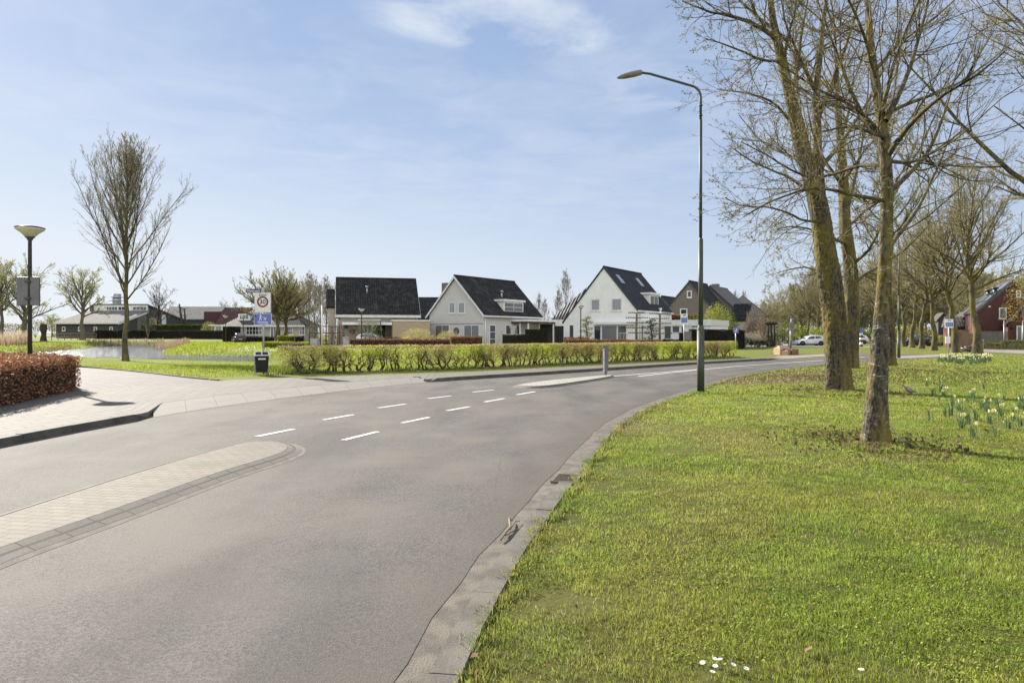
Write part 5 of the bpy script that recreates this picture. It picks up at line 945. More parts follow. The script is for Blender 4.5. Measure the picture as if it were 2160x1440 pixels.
# ---- brown brick houses farther right
BG = 'brown brick houses farther along'
def brown(label, px, py, Y, half, drop, ln, wm='brick_brown', rm='tile_black', wins=(), ez=None, u=(.837, -.547)):
    p = A(px, py, Y); g = hz1(p.x, Y); Mx = frame((p.x, Y, g), u); t = house('brick_house', label, Mx, (half[0], p.z-g-drop[0]), (half[1], p.z-g-drop[1]), p.z-g, ln, wm, rm, .2, .15, BG, board='dark_metal')
    for w in wins: window(t, Mx, 1, 0, rect(Mx, 1, 0, *w), -1, 1, 1, .16)
    return t, Mx
brown('brown house whose dark gable tip shows just left of the brown gable house', 1396, 624, 122, (4.5, 4.5), (4.6, 4.6), 9)
brown('brown brick gable house with one small white framed attic window', 1454, 592, 108, (4.6, 5.2), (5.2, 6.0), 9, wins=((1449, 613, 1459.5, 628), (1434.5, 650.5, 1450, 664)))
t, Mx = brown('brown house with a big chimney and pale patterned tile roof', 1498, 602, 114, (5, 6.8), (4.8, 6.4), 10, 'brick_brown', 'tile_light'); p = onface(Mx, 1, 3, 1509, 599); mb = MB(Mx); mb.box(p.x-.55, 2.6, 3, p.x+.55, 3.6, p.z); mb.build('chimney', M['brick_brown'], t)
a = rect(Mx, 1, -2, 1541, 668, 1575, 725); mb = MB(Mx); mb.box(a[0], -2, -.8, a[2], -.01, a[3]-.4); mb.build('front_annexe', M['brick_beige'], t); mb = MB(Mx); mb.prism([(-2.2, a[3]-.5), (.5, a[3]+2.2), (.5, a[3]+2.0), (-2.2, a[3]-.7)], a[0]-.1, a[2]+.2, 'x'); mb.build('annexe_roof', M['tile_black'], t)
p = A(1567, 622, 136); g = hz1(p.x, 136); Mx = frame((p.x, 136, g), (.9, -.43)); t = thing('brick_house', 'pale walled house with a pointed hipped roof at the end of the row', 'house', Mx.translation, BG); zz = p.z-g; mb = MB(Mx); mb.box(-4.3, -4.3, -.8, 4.3, 4.3, zz-4.3); mb.build('wall', M['brick_beige'], t)
mb = MB(Mx); mb.add([(-4.7, -4.7, zz-4.3), (4.7, -4.7, zz-4.3), (4.7, 4.7, zz-4.3), (-4.7, 4.7, zz-4.3), (0, 0, zz)], [(0, 1, 4), (1, 2, 4), (2, 3, 4), (3, 0, 4), (3, 2, 1, 0)]); mb.build('roof', M['tile_brown'], t); vent(t, Mx @ Vector((0, 0, zz-.05)), .5, .07, 'dark_metal', 'finial')
# ---- red brick row on the right
p = A(2137.5, 591, 80); g = hz1(p.x, 80); M5 = frame((p.x, 80, g), (.89, -.456)); zR = p.z-g; q = onface(M5, 1, 0, 2060, 655)
t = house('brick_house', 'dark red brick row house with solar panels on its sloping roof', M5, (-q.x, q.z), (5.5, zR-5.5*(zR-q.z)/(-q.x)), zR, 11, 'brick_red', 'tile_brown', .1, .1, 'red brick row', board='dark_metal'); sl = math.atan((zR-q.z)/(-q.x))
window(t, M5, 1, 0, rect(M5, 1, 0, 2107, 648.5, 2123.5, 672.5), -1, 1, 1, .13); window(t, M5, 1, 0, rect(M5, 1, 0, 2143, 612, 2154, 627), -1, 1, 2, .12)
for x, y in ((2085, 645), (2133, 612)): a = rect(M5, 1, 0, x, y, x+5, y+3); mb = MB(M5); mb.box(a[0], -.06, a[1], a[2], -.003, a[3]); mb.build('vent_grille', M['white'], t)
for (s0, s1, v0, v1) in ((.25, 1.75, .5, 4.6), (1.85, 3.3, .5, 4.6), (.25, 1.75, 5.6, 10.4), (1.85, 3.3, 5.6, 10.4)):
    Ms = M5 @ Matrix.Translation((0, 0, zR)) @ Matrix.Rotation(-sl, 4, 'Y'); mb = MB(Ms); mb.box(-s1, v0, .06, -s0, v1, .10); mb.build('solar_panel', M['solar'], t)
for v in (2.6, 7.5): vent(t, M5 @ Vector((-1.4, v, zR-1.4*math.tan(sl))), .55, .22, 'dark_metal')
a = rect(M5, 1, -3.2, 2124, 650, 2200, 735); pk = onface(M5, 1, -3.2, 2164, 644); lo = onface(M5, 1, -3.2, 2124, 684); mb = MB(M5); mb.prism([(lo.x+.1, -.8), (pk.x+3, -.8), (pk.x+3, lo.z), (pk.x, pk.z-.1), (lo.x+.1, lo.z-.02)], -3.2, -.01); po = mb.build('porch', M['brick_red'], t)
mb = MB(M5); mb.prism([(pk.x, pk.z+.12), (lo.x-.1, lo.z+.02), (lo.x-.1, lo.z-.2), (pk.x, pk.z-.1)], -3.4, -.02); mb.prism([(pk.x, pk.z+.12), (pk.x, pk.z-.1), (pk.x+3.2, lo.z-.2), (pk.x+3.2, lo.z)], -3.4, -.02); mb.build('porch_roof', M['tile_black'], po)
a = rect(M5, 1, -3.2, 2144, 687, 2166, 721); window(t, M5, 1, -3.2, a, -1, 2, 1, .1, pm='glass', sill=False, name='door'); p = onface(M5, 1, -3.25, 2135, 691); mb = MB(M5 @ Matrix.Translation(p)); mb.lathe([(.10, -.15), (.16, .0), (.06, .2)], n=8); mb.build('wall_lamp', M['ink'], t)
for k, (v0, dz) in enumerate(((11.6, -.5), (21, -.9))):
    Mk = M5 @ Matrix.Translation((0, v0, 0)); tk = house('brick_house', ('red brick row house directly behind the one with the dark gable', 'farthest red brick row house with a low grey roof')[k], Mk, (-q.x, q.z+dz), (5, zR-3.6+dz), zR+dz, 8.8, 'brick_red', 'tile_brown', .1, .1, 'red brick row', board='dark_metal'); mb = MB(Mk @ Matrix.Translation((0, 0, zR+dz)) @ Matrix.Rotation(-sl, 4, 'Y')); mb.box(-2.9, 1, .06, -.5, 7, .10); mb.build('solar_panel', M['solar'], tk)
# sheds in front of the row
p = A(2022, 665, 92); g = hz1(p.x, 92); Mx = frame((p.x, 92, g), (.93, -.36)); t = thing('garden_shed', 'low brick shed with a speckled pantile roof behind the leaning tree', 'shed', Mx.translation); a = rect(Mx, 1, 0, 2004, 666, 2042, 689); mb = MB(Mx); mb.box(a[0], 0, -.5, a[2], 4, a[1]); mb.build('wall', M['brick_red'], t); mb = MB(Mx); mb.prism([(-.2, a[1]), (2.2, a[3]), (4.4, a[1])], a[0]-.2, a[2]+.2, 'x'); mb.build('roof', M['tile_light'], t)
p = A(1992, 665, 98); g = hz1(p.x, 98); Mx = frame((p.x, 98, g), (.93, -.36)); t = thing('garden_shed', 'dark gabled shed with pale fascia left of the pantile shed', 'shed', Mx.translation); a = rect(Mx, 1, 0, 1979, 662, 2001, 690); z1 = a[3]; mb = MB(Mx); mb.prism([(a[0], -.5), (a[2], -.5), (a[2], a[1]+1), ((a[0]+a[2])/2, z1), (a[0], a[1]+1)], 0, 4); mb.build('wall', M['brick_dark'], t); mb = MB(Mx); m_ = (a[0]+a[2])/2
mb.prism([(m_, z1+.2), (m_, z1), (a[2]+.2, a[1]+.85), (a[2]+.2, a[1]+1.05)], -.2, 4.2); mb.prism([(m_, z1+.2), (a[0]-.2, a[1]+1.05), (a[0]-.2, a[1]+.85), (m_, z1)], -.2, 4.2); mb.build('roof', M['tile_brown'], t)
# fence of upright boards
def board_fence(name, label, p0, p1, h, m, bw=.14, gap=.02):
    t = thing(name, label, 'fence', (*p0[:2], hz1(*p0[:2]))); p0, p1 = Vector(p0[:2]), Vector(p1[:2]); Ln = (p1-p0).length; u = (p1-p0).normalized(); Mx = frame((p0.x, p0.y, ORG[t.name].z), u); mb = MB(Mx); rr = random.Random(3); x = 0
    while x < Ln: mb.box(x, rr.uniform(-.012, .012), .03, x+bw, .03, h+rr.uniform(-.03, .03)); x += bw+gap
    mb.build('boards', M[m], t); x = 0
    while x < Ln+.1: mb = MB(Mx); mb.box(x-.05, .05, -.2, x+.05, .14, h+.02); mb.build('post', M['darkwood'], t); x += 1.9
    for z in (.4, h-.5): mb = MB(Mx); mb.box(0, .031, z, Ln, .048, z+.1); mb.build('rail', M[m], t)
    return t
q0, q1 = HZ(2004, 0, 82), HZ(2126, 0, 77); board_fence('board_fence', 'grey upright board fence below the pink blossom tree', HZ(2058, 0, 79), q1, 1.95, 'greywood'); board_fence('board_fence', 'pale board fence behind the leaning brown boards', q0, HZ(2040, 0, 82), 2.1, 'brownwood', .2)
# ---- left background: bungalow, barns
def hiproof(parent, Mx, x0, x1, y0, y1, ze, zr, m, name='roof', hip=1.0):
    mb = MB(Mx); d = (y1-y0)/2*hip; V = [(x0, y0, ze), (x1, y0, ze), (x1, y1, ze), (x0, y1, ze), (x0+d, (y0+y1)/2, zr), (x1-d, (y0+y1)/2, zr)]; mb.add(V, [(0, 1, 5, 4), (1, 2, 5), (2, 3, 4, 5), (3, 0, 4), (3, 2, 1, 0)]); return mb.build(name, M[m], parent)
Y = 112; p = HZ(556, 0, Y); Mx = frame(p, (1, 0)); t = thing('bungalow', 'low hip roofed bungalow with white gridded windows behind the lime trees', 'house', p); a = rect(Mx, 1, 0, 470, 686, 644, 713); zt = onface(Mx, 1, 4.5, 548, 644).z
mb = MB(Mx); mb.box(a[0]+.5, 0, -.8, a[2]-.5, 9, a[3]); mb.build('wall', M['brick_beige'], t); mb = MB(Mx); mb.box(a[0]-.05, -.5, a[3]-.25, a[2]+.05, -.38, a[3]+.02); mb.build('gutter', M['white'], t); xm = rect(Mx, 1, 0, 540, 686, 600, 713)
hiproof(t, Mx, a[0], xm[0]+3.6, -.36, 9.3, a[3], zt, 'tile_brown'); hiproof(t, Mx, xm[0]-.2, a[2], -.37, 9.4, a[3]+.01, zt-.35, 'tile_black', 'shade_roof')  # pale and dark tiles paint the sunlit and shaded sides of the roof
for x0, x1 in ((519, 553), (606, 618), (631, 643)): window(t, Mx, 1, 0, rect(Mx, 1, 0, x0, 688, x1, 706), -1, max(2, int((x1-x0)/6)), 2, .09)
b = rect(Mx, 1, 0, 570, 688, 584, 716); window(t, Mx, 1, 0, b, -1, 2, 1, .14, sill=False, name='door'); b = rect(Mx, 1, .6, 503, 662, 528, 676); mb = MB(Mx); mb.box(b[0], .5, b[1], b[2], 3, b[3]); d_ = mb.build('dormer', M['white'], t); window(d_, Mx, 1, .5, (b[0]+.2, b[1]+.2, b[2]-.2, b[3]-.1), -1, 3, 1, .08, sill=False, single=True)
Y = 138; p = HZ(184, 0, Y); Mx = frame((p.x, Y, p.z), (1, 0)); t = thing('barn', 'long grey barn with clerestory windows beyond the pond', 'barn', Mx.translation); x0 = onface(Mx, 1, 0, 115, 680).x; x1 = onface(Mx, 1, 0, 252, 680).x; ze = onface(Mx, 1, 0, 200, 680).z; zc = onface(Mx, 1, 11, 314, 656).z; zk = onface(Mx, 1, 11, 312, 641).z; zb = onface(Mx, 1, 28, 390, 675).z
xc = onface(Mx, 1, 11, 200, 650).x; mb = MB(Mx); mb.prism([(0, -1), (28, -1), (28, zb), (11, zk-.2), (11, zc-.1), (0, ze-.1)], x0+.3, x1-.3, 'x'); mb.build('wall', M['brick_dark'], t)
mb = MB(Mx); mb.prism([(-.4, ze), (11, zc), (11, zc-.2), (-.4, ze-.2)], x0, x1, 'x'); mb.prism([(10.6, zk), (28.4, zb), (28.4, zb-.25), (10.6, zk-.25)], xc, x1, 'x'); mb.build('roof', M['sheet'], t); mb = MB(Mx); mb.box(xc, 10.7, zc+.05, x1-.05, 11, zk-.26); cs = mb.build('clerestory', M['white'], t)
for a0, a1, n in ((224, 248, 4), (249, 264, 2), (280, 310, 4)): b = rect(Mx, 1, 10.7, a0, 646, a1, 655); window(cs, Mx, 1, 10.7, b, -1, n, 1, .12, sill=False, single=True)
mb = MB(Mx); mb.box(x0, -.55, ze-.3, x1, -.402, ze); mb.prism([(-.4, ze-.05), (11, zc-.05), (11, zc-.45), (-.4, ze-.45)], x1, x1+.06, 'x'); mb.build('fascia', M['white'], t)
for x in (131, 165, 198, 231): b = rect(Mx, 1, 0, x, 689, x+7, 698); window(t, Mx, 1, 0, b, -1, 1, 1, .13)
mb = MB(Mx); mb.box(x1-.29, 12, .2, x1-.2, 16, 4.5); mb.m = 1; mb.box(x1-.29, 17.2, .2, x1-.2, 19, 5.2); mb.m = 2; mb.box(x1-.29, 7, -.5, x1-.2, 10.5, 5.0); mb.box(x1-.29, 21, .2, x1-.2, 26, 2.8); mb.build('barn_door', [M['brick_yellow'], M['white'], M['greywood']], t)
p = onface(Mx, 1, 13, 246.5, 641); mb = MB(Mx @ Matrix.Translation((p.x, 13, zk-.6))); mb.lathe([(.85, -.5), (.85, 2.9)], n=14)
for k in range(3): mb._lathe([(.85, .6+k*.75), (1.25, .6+k*.75), (1.25, .72+k*.75), (.85, .72+k*.75)], (0, 0, 0), 14)
mb.build('silo_vent', M['greymetal'], t)
Y = 168; p = HZ(420, 0, Y); Mx = frame((p.x, Y, p.z), (1, 0)); t = thing('barn', 'second barn with a corrugated pale roof right of the long barn', 'barn', Mx.translation); x0 = onface(Mx, 1, 6, 362, 647).x; x1 = onface(Mx, 1, 6, 476, 647).x; zt = onface(Mx, 1, 6, 420, 646.5).z; ze = onface(Mx, 1, 0, 420, 673).z
mb = MB(Mx); mb.prism([(0, -1), (12, -1), (12, ze-.1), (6, zt-.3), (0, ze-.1)], x0+.2, x1-.2, 'x'); mb.build('wall', M['brick_dark'], t); mb = MB(Mx); mb.prism([(-.4, ze), (6, zt), (12.4, ze), (12.4, ze-.2), (6, zt-.2), (-.4, ze-.2)], x0, x1, 'x'); mb.build('roof', M['sheet_new'] if 'sheet_new' in M else M['sheet'], t)
b = rect(Mx, 1, -5, 430, 657, 466, 690); mb = MB(Mx); mb.box(b[0], -5, -1, b[2], -.01, b[3]); mb.build('brick_block', M['brick_maroon'], t)
Y = 150; p = HZ(462, 0, Y); Mx = frame((p.x, Y, p.z), (1, 0)); t = thing('barn', 'low building with a dark red roof behind the bungalow', 'barn', Mx.translation); x0 = onface(Mx, 1, 5, 476, 649).x; x1 = onface(Mx, 1, 5, 530, 649).x; zt = onface(Mx, 1, 5, 500, 648.5).z; ze = onface(Mx, 1, 0, 490, 685).z; mb = MB(Mx); mb.prism([(0, -1), (10, -1), (10, ze), (5, zt-.2), (0, ze)], x0, x1, 'x'); mb.build('wall', M['brick_brown'], t)
mb = MB(Mx); mb.prism([(-.3, ze), (5, zt), (10.3, ze), (10.3, ze-.15), (5, zt-.15), (-.3, ze-.15)], x0-.2, x1+.2, 'x'); mb.build('roof', M['brick_maroon'], t)
# garden house
Y = 128; p = HZ(466, 0, Y); Mx = frame((p.x, Y, p.z), (1, 0)); t = thing('garden_house', 'pale glazed garden house behind the dark far hedge', 'shed', Mx.translation); b = rect(Mx, 1, 0, 452, 687, 470, 700); mb = MB(Mx); mb.box(b[0], 0, -1, b[2], 3, b[3]); mb.build('wall', M['cream'], t); mb = MB(Mx); mb.box(b[0]-1, -.3, b[3]+.003, b[2]+.3, 3.3, b[3]+.2); mb.build('roof', M['white'], t); window(t, Mx, 1, 0, (b[0]+.2, b[1]+.1, b[2]-.2, b[3]-.1), -1, 4, 1, .07, sill=False)
# ================================================================ FAR HEDGES AND SHRUBS
def hp(*pts): return [HZ(*p)[:2] for p in pts]
hedge('beech_hedge', 'long low brown beech hedge in front of the carport house', hp((733, 733), (840, 734), (947, 735)), .35, .98, BEECH+[(.14, .055, .035)], 301, 9000, .11, 'beech')
hedge('beech_hedge', 'taller reddish beech hedge at the corner of the grey brick house', hp((950, 735.5), (1016, 735)), .4, 1.28, [(.30, .14, .07), (.36, .19, .10), (.24, .10, .05)], 302, 4500, .11, 'beech')
hedge('beech_hedge', 'level brown beech hedge in front of the white house', [HZ(q, 0, 76)[:2] for q in (1192, 1300, 1396)], .35, .85, BEECH, 303, 9000, .11, 'beech')
hedge('beech_hedge', 'short brown hedge stepping up at the white garage', [HZ(q, 0, 78)[:2] for q in (1190, 1243)], .3, 1.05, BEECH, 304, 2500, .1, 'beech')
hedge('evergreen_hedge', 'lower clipped evergreen block right of the grey house door', [HZ(q, 0, 77)[:2] for q in (1060, 1114)], .7, 1.35, DKGREEN+[(.07, .08, .035)], 305, 5000, .1); hedge('evergreen_hedge', 'taller clipped evergreen block by the white garage', [HZ(q, 0, 79.5)[:2] for q in (1108, 1154)], .7, 1.95, DKGREEN+[(.07, .08, .035)], 306, 5500, .1)
hedge('evergreen_hedge', 'tall nearly black hedge behind the lamp post', [HZ(q, 0, y)[:2] for q, y in ((1456, 75), (1510, 75), (1564, 76))], .7, 2.1, [(.016, .02, .014), (.024, .03, .016), (.03, .022, .016)], 307, 9000, .12)
hedge('evergreen_hedge', 'low dark hedge below the annexe windows', [HZ(q, 0, 76)[:2] for q in (1398, 1432)], .35, .95, DKGREEN, 308, 2000, .1)
hedge('evergreen_hedge', 'dark shrubby hedge at the annexe corner', [HZ(q, 0, 77)[:2] for q in (1434, 1454)], .5, 1.7, DKGREEN, 309, 1800, .12)
tp = A(1513, 690, 90); hedge('hornbeam_hedge', 'raised square hornbeam screen above the black hedge', [(A(1498, 690, 90).x, 90), (A(1531, 690, 90).x, 90)], .5, A(0, 680, 90).z-hz1(tp.x, 90), [(.2, .15, .08), (.22, .2, .07), (.15, .11, .06)], 310, 3000, .12, base=A(0, 699, 90).z-hz1(tp.x, 90)-1.4)
tp = A(1425, 680, 98); hedge('beech_hedge', 'high brown hedge showing above the flat annexe roof', [(A(1398, 690, 98).x, 98), (A(1474, 690, 98).x, 98)], .5, A(0, 663, 98).z-hz1(tp.x, 98), [(.30, .12, .06), (.36, .16, .08), (.22, .10, .05)], 311, 5000, .14, 'beech')
hedge('evergreen_hedge', 'nearly black square hedge left of the pond tree', [HZ(203, 0, 131)[:2], HZ(262, 0, 131)[:2], HZ(302, 0, 131)[:2]], .7, 1.65, [(.016, .018, .013), (.022, .026, .015)], 312, 6000, .14); hedge('evergreen_hedge', 'long dark hedge on the far bank right of the pond tree', [HZ(304, 0, 131)[:2], HZ(380, 0, 130)[:2], HZ(472, 0, 128)[:2]], .7, 1.6, [(.018, .018, .013), (.026, .026, .015), (.04, .03, .02)], 313, 9000, .15)
hedge('laurel_hedge', 'bright green laurel hedge in front of the second barn', [HZ(300, 0, 136)[:2], HZ(390, 0, 136)[:2], HZ(440, 0, 136)[:2]], .8, 2.7, [(.07, .12, .02), (.11, .17, .025), (.04, .07, .02)], 314, 9000, .2)
hedge('evergreen_hedge', 'tall dark green hedge beside the parked dark car', [HZ(470, 0, 108)[:2], HZ(507, 0, 109)[:2]], .8, 2.5, DKGREEN, 315, 4500, .15); hedge('box_hedge', 'black low hedge below the bungalow windows', [HZ(512, 0, 106)[:2], HZ(640, 0, 107)[:2]], .4, .95, [(.018, .02, .014), (.025, .03, .018)], 316, 5000, .12)
hedge('privet_hedge', 'bright yellow clipped privet bed round the first dome lime', hp((566, 734.5), (590, 735.5), (606, 735)), 1.1, .72, YEL, 317, 6500, .09, depthk=.15); hedge('privet_hedge', 'duller green end of the yellow privet bed', hp((607, 736), (630, 736)), .7, .62, [(.17, .2, .04), (.12, .13, .05), (.2, .15, .08)], 318, 2500, .09); hedge('privet_hedge', 'yellow privet clump behind at the second dome lime', [HZ(590, 0, 88)[:2], HZ(617, 0, 88)[:2]], 1, 1.15, YEL, 319, 4500, .1)
hedge('box_hedge', 'olive clipped hedge at the foot of the board fence', [HZ(2078, 0, 74)[:2], HZ(2126, 0, 71)[:2]], .5, .72, [(.16, .16, .04), (.2, .15, .06), (.10, .12, .03)], 320, 4500, .09); hedge('box_hedge', 'mounded olive hedge in front of the brick porch', [HZ(2124, 0, 70)[:2], HZ(2200, 0, 66)[:2]], .8, 1.0, [(.16, .18, .04), (.12, .14, .03)], 321, 5500, .09)
shrub('forsythia_shrub', 'loose yellow budding shrub at the buff garage wall', HZ(880, 735, 76), 1.9, 1.2, 2.2, [(.42, .40, .12), (.36, .33, .12), (.5, .46, .16)], 331, 2400, .09, hollow=.3); shrub('forsythia_shrub', 'loose yellow budding shrub under the round window', HZ(945, 735, 76), 1.4, 1, 1.9, [(.42, .40, .12), (.36, .33, .12)], 332, 1900, .09, hollow=.3); shrub('garden_shrub', 'low straw coloured shrub between the two yellow shrubs', HZ(914, 735, 76), 1.2, .8, 1.25, [(.33, .29, .14), (.25, .22, .10)], 333, 1100, .09, hollow=.3); shrub('flower_shrub', 'small pale yellow flowering bush above the brown hedge', HZ(859, 735, 74), .75, .5, 1.15, [(.55, .48, .14), (.5, .45, .2)], 334, 700, .09)
shrub('garden_shrub', 'blue green bush beside the parked car in the carport', HZ(790, 0, 76), 1.3, .9, 1.5, [(.12, .17, .12), (.17, .22, .15), (.08, .11, .07)], 335, 1300, .1); shrub('garden_shrub', 'dark green low bushes right of the carport car', HZ(828, 0, 76), 1.5, .8, 1.2, DKGREEN+[(.06, .09, .03)], 336, 1100, .11)
shrub('garden_tree', 'small leafy willow like tree hanging over the carport front', HZ(775, 0, 78), 1.9, 1.2, 3.4, [(.10, .13, .04), (.14, .17, .06)], 337, 900, .1, hollow=.5, cat='tree')
shrub('bamboo_clump', 'tall yellow green bamboo left of the bamboo pair', HZ(1470, 0, 86), 1.7, 1.5, 4.2, [(.30, .32, .05), (.22, .26, .04), (.38, .38, .09)], 341, 2600, .16, 'bamboo by the lamp post', 'plant', hollow=.35); shrub('bamboo_clump', 'tallest yellow green bamboo right of the lamp post', HZ(1512, 0, 88), 2.1, 1.6, 5.6, [(.30, .32, .05), (.22, .26, .04), (.38, .38, .09)], 342, 3800, .16, 'bamboo by the lamp post', 'plant', hollow=.35); shrub('bamboo_clump', 'dark green bamboo at the right end of the clump', HZ(1534, 0, 90), 1.5, 1.5, 4.9, [(.10, .14, .03), (.16, .2, .04), (.06, .09, .02)], 343, 2200, .16, 'bamboo by the lamp post', 'plant', hollow=.35)
for i, (px, Y, w, h, lab) in enumerate([(1585, 86, .95, 4.7, 'first brown columnar hornbeam right of the black hedge'), (1609, 88, .95, 4.6, 'second brown columnar hornbeam with ivy at its foot')]): shrub('columnar_tree', lab, HZ(px, 0, Y), w, w, h*1.02, [(.19, .14, .09), (.15, .11, .07), (.22, .16, .10)], 345+i, 2600, .1, 'columnar hornbeams', 'tree', 18, hollow=.3)
shrub('ivy_shrub', 'bright yellow green shrub between the columnar hornbeams', HZ(1598, 0, 90), .6, .6, 3, [(.28, .30, .04), (.2, .24, .04)], 348, 700, .12); shrub('blossom_shrub', 'pinkish white blossoming shrub at the end of the black hedge', HZ(1593, 0, 83), 1.5, 1, 2.1, [(.55, .42, .38), (.42, .30, .24), (.28, .19, .12)], 349, 1100, .09, hollow=.3)
for i, (px, Y, rx, h, c) in enumerate([(1571, 82, 1.0, 1.3, DKGREEN), (1600, 80, 1.1, .9, DKGREEN), (1622, 84, 1.0, 1.1, [(.10, .08, .05), (.06, .05, .035)]), (1643, 92, .9, 1.7, DKGREEN)]): shrub('garden_shrub', ['dark rounded shrub left of the blossoming shrub', 'low dark shrub in front of the blossoming shrub', 'brown shrub at the foot of the second columnar hornbeam', 'dark green cone shaped shrub left of the leaning sign post'][i], HZ(px, 0, Y), rx, .8, h, c, 351+i, 700, .12)
for i, px in enumerate((1620, 1627, 1633)):
    t = thing('pollard_tree', 'knobbly pollarded stem of the close trio right of the columnar hornbeams', 'tree', HZ(px, 0, 86+i), 'pollard trio'); b = ORG[t.name]; mb = MB(); mb.tube([b, b+Vector((.05, 0, 1.5)), b+Vector((-.03, 0, 2.9))], [.2, .16, .14], 7); mb.build('trunk', M['bark_dark'], t); mb = MB()
    for k in range(9): a = k*.7; mb.tube([b+Vector((0, 0, 2.85)), b+Vector((.35*math.cos(a), .35*math.sin(a), 3.0+.05*(k % 3)))], [.11, .14], 5)
    mb.build('knuckles', M['bark_dark'], t)
rr = random.Random(12)
for i in range(34): px = 1640+i*15.6+rr.uniform(-6, 6); shrub('undergrowth_shrub', 'green shrub of the undergrowth in front of the far wood', HZ(px, 0, rr.uniform(118, 136)), rr.uniform(2, 3.4), 2, rr.uniform(2, 3.8), rr.choice([[(.20, .24, .03), (.26, .29, .05)], [(.13, .17, .03), (.18, .21, .05)], [(.14, .12, .06), (.17, .16, .06)]]), 360+i, 520, .28, 'undergrowth of the far wood')
for i, (px, Y, rx, h) in enumerate([(20, 140, 4, 3.2), (75, 150, 4, 4), (115, 165, 4.5, 4.6), (145, 160, 4, 3.6), (-30, 140, 5, 4)]): shrub('undergrowth_shrub', 'hazy olive bush behind the willows left of the barn', HZ(px, 0, Y), rx, 2.5, h, [(.17, .17, .08), (.22, .21, .10)], 396+i, 650, .3, 'bushes behind the willows')
shrub('cherry_tree', 'small pink blossoming cherry above the grey board fence', HZ(2086, 0, 83), 1.5, 1.3, 4.3, [(.62, .46, .44), (.55, .38, .36), (.45, .30, .24)], 404, 1300, .11, cat='tree', hollow=.35); shrub('budding_tree', 'yellow orange leafing tree at the right edge by the brick gable', HZ(2168, 0, 72), 2.3, 2.0, 8.3, [(.36, .30, .05), (.40, .22, .06), (.26, .26, .05)], 405, 1500, .16, cat='tree', hollow=.45)
shrub('garden_shrub', 'bright yellow bush behind the parked silver car', HZ(1983, 0, 86), 1.1, .9, 1.6, YEL, 406, 900, .1); shrub('garden_shrub', 'reddish shrub above the roof of the dark parked car', HZ(1932, 0, 100), 3, 1.5, 2.8, [(.28, .12, .06), (.2, .12, .06)], 407, 900, .15)
shrub('flower_shrub', 'yellow leafed bush in front of the second barn', HZ(441, 0, 132), 1.7, 1.3, 3.4, [(.28, .26, .08), (.2, .2, .06)], 408, 900, .16); shrub('garden_shrub', 'dark conical shrub at the joint of the far hedges', HZ(312, 0, 128.5), 1.4, 1.2, 4.6, DKGREEN, 409, 1000, .16)
# cloud pruned and trained garden trees at the white house
def cloud_tree(label, px, Y, h, cols, seed, w=1.1):
    b = HZ(px, 0, Y); t = thing('cloud_pruned_tree', label, 'tree', b, 'shaped trees at the white house'); r = np.random.RandomState(seed); mb = MB(); tops = []
    mb.tube([b, b+Vector((.1, 0, h*.4)), b+Vector((-.08, 0, h*.7)), b+Vector((.03, 0, h*.95))], [.11, .09, .06, .03], 6); cs = []
    for k in range(11):
        z = h*(.22+.74*k/10); e = w*(1-.55*(k/10))*r.uniform(.55, 1); a = k*2.4; c = Vector((math.cos(a)*e*.75, math.sin(a)*e*.6, z)); mb.tube([b+Vector((0, 0, z-.15)), b+c], [.04, .03], 5); n = 150; d = r.normal(size=(n, 3)); d /= np.linalg.norm(d, axis=1)[:, None]; cs.append(d*np.array([.48, .48, .2])*r.uniform(.6, 1, (n, 1))*(1.15-.03*k)+np.array(b+c))
    mb.build('trunk', M['bark_grey'], t); V, q, cl = leafquads(np.vstack(cs), .11, r, cols); npmesh('foliage', V, q, col=cl, mats=M['leaf'], parent=t)
cloud_tree('pale green cloud pruned pine behind the post lamp at the white house', 1237, 79, 3.4, [(.24, .23, .08), (.17, .18, .07), (.12, .13, .05)], 421); cloud_tree('dark cloud pruned pine between the two trained trees', 1374, 79, 3.2, [(.06, .07, .03), (.10, .11, .045)], 422, 1.0)
def trained_tree(label, px, Y, h, seed):
    b = HZ(px, 0, Y); t = thing('trained_tree', label, 'tree', b, 'shaped trees at the white house'); r = random.Random(seed); mb = MB(); mb.tube([b, b+Vector((-.05, 0, h*.5)), b+Vector((0, 0, h))], [.16, .13, .12], 8); mb.build('trunk', M['bark_grey'], t); mb = MB()
    for k in range(5):
        z = h*(.42+.145*k)-.05
        for s in (-1, 1):
            e = r.uniform(.85, 1.35)*s; mb.tube([b+Vector((0, 0, z)), b+Vector((e*.5, 0, z+.05)), b+Vector((e, 0, z+.02))], [.06, .05, .04], 6)
            for j in range(4): x = e*(.3+.23*j); mb._lathe([(.01, -.09), (.09, 0), (.01, .10)], tuple(b+Vector((x, 0, z+.05))), 6)
    mb.build('trained_branches', M['bark_grey'], t)
trained_tree('horizontally trained bare tree left of the dark pruned pine', 1343, 77, 3.9, 1); trained_tree('horizontally trained bare tree at the annexe corner', 1392, 77, 3.85, 2)
shrub('garden_shrub', 'bare reddish shrub in front of the big curtain window', HZ(1312, 0, 79), 1.1, .9, 1.9, [(.20, .13, .10), (.15, .10, .08)], 424, 420, .07, hollow=.2)
